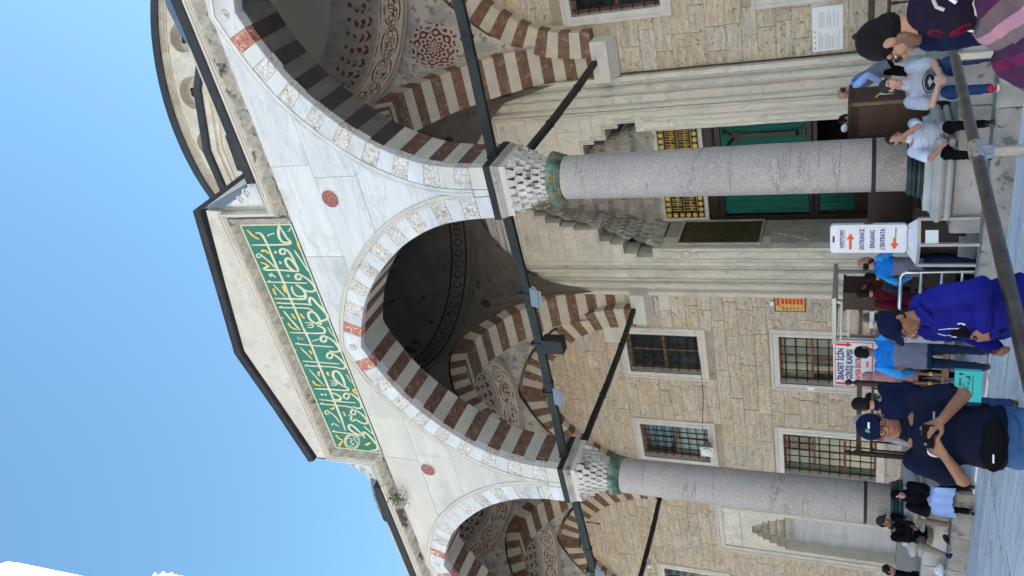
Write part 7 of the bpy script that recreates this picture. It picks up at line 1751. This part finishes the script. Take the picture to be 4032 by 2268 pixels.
A14 = person('person in a faded pink headscarf behind the dark railing', (-10.9, 13.45, .03), face_yaw(-10.9, 13.45)+160, s=1.02, head=(8, 0, 0), top={'m': 'pink_cloth', 'sleeve': 'long', 'name': 'coat'}, legs='black_cloth', style='scarf', coll='pink_cloth', voxel=.015)
A15 = person('person in a light denim jacket behind the dark railing', (-11.6, 13.65, .03), face_yaw(-11.6, 13.65)+150, s=.98, head=(8, 0, 0), top={'m': 'denim_light', 'sleeve': 'long', 'name': 'jacket'}, legs='black_cloth', voxel=.015)
A16 = person('person in grey blue clothes behind the railing at the top picture edge', (-4.0, 16.6, .69), face_yaw(-4.0, 16.6)+90, s=1.0, head=(8, 0, 0), top={'m': 'denim_light', 'sleeve': 'long', 'name': 'coat'}, legs='black_cloth', style='scarf', coll='charcoal', voxel=.015)

# --- seated people
SIT = dict(hip=(0, 0, .52), lower=True)
A17 = person('seated person in a grey T-shirt with a dark oval print, hands clasped', (-4.24, 11.50, .28), face_yaw(-4.62, 11.50)+8, s=1.15, hip=(0, -.38, .42), lean=20, head=(-12, 18, 0), top={'m': 'grey_tee', 'sleeve': 'short', 'loose': .026}, hem=-.10, w_=1.10, belly=.04,
             hands={1: (.08, .10, .60), -1: (-.02, .12, .58)}, elbow={1: (1, -.3, -.3), -1: (-1, -.3, -.3)}, hnorm={1: (-1, -.3, 0), -1: (1, -.3, 0)}, hdir={1: (-.5, .8, -.3), -1: (.5, .8, -.3)}, curl=.6, feet={1: (.16, .10, .09), -1: (-.20, .02, .09)}, knee={1: (.15, 1, .8), -1: (-.2, 1, .8)}, legs='jeans_dark', shoes='shoe_red', hair='hair_grey', skin='skin_pale', voxel=.012)
decal(A17, oval(0, -.16, .125, .085, 28), 'dark_oval_print', 'charcoal'); decal(A17, oval(0, -.16, .112, .073, 28), 'pale_oval_ring', 'grey_tee', off=.0055); decal(A17, oval(0, -.16, .10, .062, 28), 'dark_oval_centre', 'charcoal', off=.007)
decal(A17, [(-.06, -.155), (-.02, -.145), (0, -.13), (.02, -.145), (.06, -.155), (.02, -.17), (0, -.195), (-.02, -.17)], 'pale_print_shape', 'grey_tee', off=.0085)
A18 = person('seated young person in a white T-shirt and glasses, hand raised to the mouth', (-5.04, 11.46, .28), face_yaw(-5.28, 11.46)-4, s=1.05, hip=(0, -.36, .45), lean=22, head=(-8, 20, 0), top={'m': 'white_tee', 'sleeve': 'short', 'loose': .024}, hem=-.10,
             hands={1: (.14, .20, .60), -1: (-.02, .16, 1.06)}, elbow={1: (1, -.2, -.4), -1: (-.5, .4, -1)}, hnorm={-1: (.4, -1, .2)}, hdir={-1: (.1, -.2, 1)}, curl=.5, feet={1: (.26, .06, .09), -1: (-.14, .12, .09)}, knee={1: (.35, 1, .8), -1: (-.1, 1, .8)}, legs='black_cloth', shoes='shoe_black', hair='hair_brown', style='full', glasses=True, skin='skin', voxel=.012)
A19 = person('seated person in a dark cap, black jacket and khaki trousers pulling on a shoe', (-12.72, 11.40, .28), face_yaw(-12.72, 11.40)+18, s=1.0, hip=(0, -.36, .49), lean=24, head=(16, 42, 0), top={'m': 'black_cloth', 'sleeve': 'long', 'loose': .035, 'name': 'jacket', 'collar': 'charcoal'}, hem=-.10, w_=1.05,
             hands={1: (.02, .12, .70), -1: (.05, .22, .64)}, elbow={1: (1, -.4, -.2), -1: (-1, -.4, -.3)}, feet={1: (.48, .06, .09), -1: (-.10, .02, .09)}, knee={1: (.6, 1, .7), -1: (-.1, 1, .9)}, legs='khaki', shoes={1: 'sock', -1: None}, cap_m='charcoal', style='cap', skin='skin_tan', beard='stubble', voxel=.013)
if True:
    sh = thing('shoe', 'grey black shoe held in the hands of the seated person in khaki trousers', 'shoe', (-12.78, 11.22, .98)); sh.rotation_euler = (0, .3, .8)
    q = MB(); q.tube([(-.10, 0, 0), (-.02, 0, .0), (.07, 0, -.01), (.13, 0, -.02)], [.038, .045, .040, .022], 10); q.make('shoe_body', 'charcoal', sh, local=True, smooth=True); q = MB(); q.box(-.13, .15, -.036, .036, -.055, -.035); q.make('sole', 'shoe_black', sh, local=True)
    sh = thing('shoe', 'brown shoe standing on the step beside the bare foot', 'shoe', (-12.98, 11.42, .335)); sh.rotation_euler = (0, 0, -1.2)
    q = MB(); q.tube([(-.11, 0, 0.02), (-.02, 0, .015), (.07, 0, -.0), (.13, 0, -.005)], [.045, .045, .036, .022], 10); q.make('shoe_body', 'shoe_brown', sh, local=True, smooth=True); q = MB(); q.box(-.14, .15, -.038, .038, -.035, -.022); q.make('sole', 'shoe_black', sh, local=True)
A20 = person('seated person in a black headscarf and robe with a pale blue cloth on the lap', (-11.85, 11.28, .0), face_yaw(-11.85, 11.28)-6, s=.98, hip=(0, -.36, .52), lean=12, head=(12, 4, 0), top={'m': 'black_cloth', 'sleeve': 'long', 'loose': .05, 'name': 'robe'}, hem=-.10, hands={1: (.10, .10, .68), -1: (-.06, .12, .66)}, elbow={1: (1, -.3, -.4), -1: (-1, -.3, -.4)},
             feet={1: (.12, .10, .09), -1: (-.30, .14, .09)}, knee={1: (.1, 1, .6), -1: (-.25, 1, .6)}, legs='black_cloth', shoes='shoe_black', style='scarf', coll='black_cloth', skin='skin_pale', voxel=.013, wr=.01)
q = MB(); n_, k_ = 12, 12; vs = []
for k in range(k_+1):
    v = k/k_
    for i in range(n_+1):
        u = i/n_-.5; y = -.02+.36*min(v/.55, 1)+.03*max(0, v-.55); z = .70-.03*min(v/.55, 1)-max(0, v-.55)*.75; vs.append((-.02+u*.44*(1+.15*v), y+.012*sin(i*1.7), z+.03*cos(u*5)+.012*sin(i*2.1+k)))
q.add(vs, [(k*(n_+1)+i, k*(n_+1)+i+1, (k+1)*(n_+1)+i+1, (k+1)*(n_+1)+i) for k in range(k_) for i in range(n_)]); 
o = q.make('lap_cloth', 'pale_blue', A20['root'], local=True, smooth=True, fix=False)
A21 = person('person in a dark navy jacket bent forward at the lower picture edge', (-14.75, 11.75, .28), face_yaw(-14.75, 11.75)+60, s=.98, hip=(0, -.30, .52), lean=48, head=(20, 0, 0), top={'m': 'navy', 'sleeve': 'long', 'loose': .04, 'name': 'jacket'}, feet={1: (.12, .10, .09), -1: (-.12, .14, .09)}, knee={1: (.1, 1, .6), -1: (-.2, 1, .6)}, legs='black_cloth', shoes='shoe_black', voxel=.014)
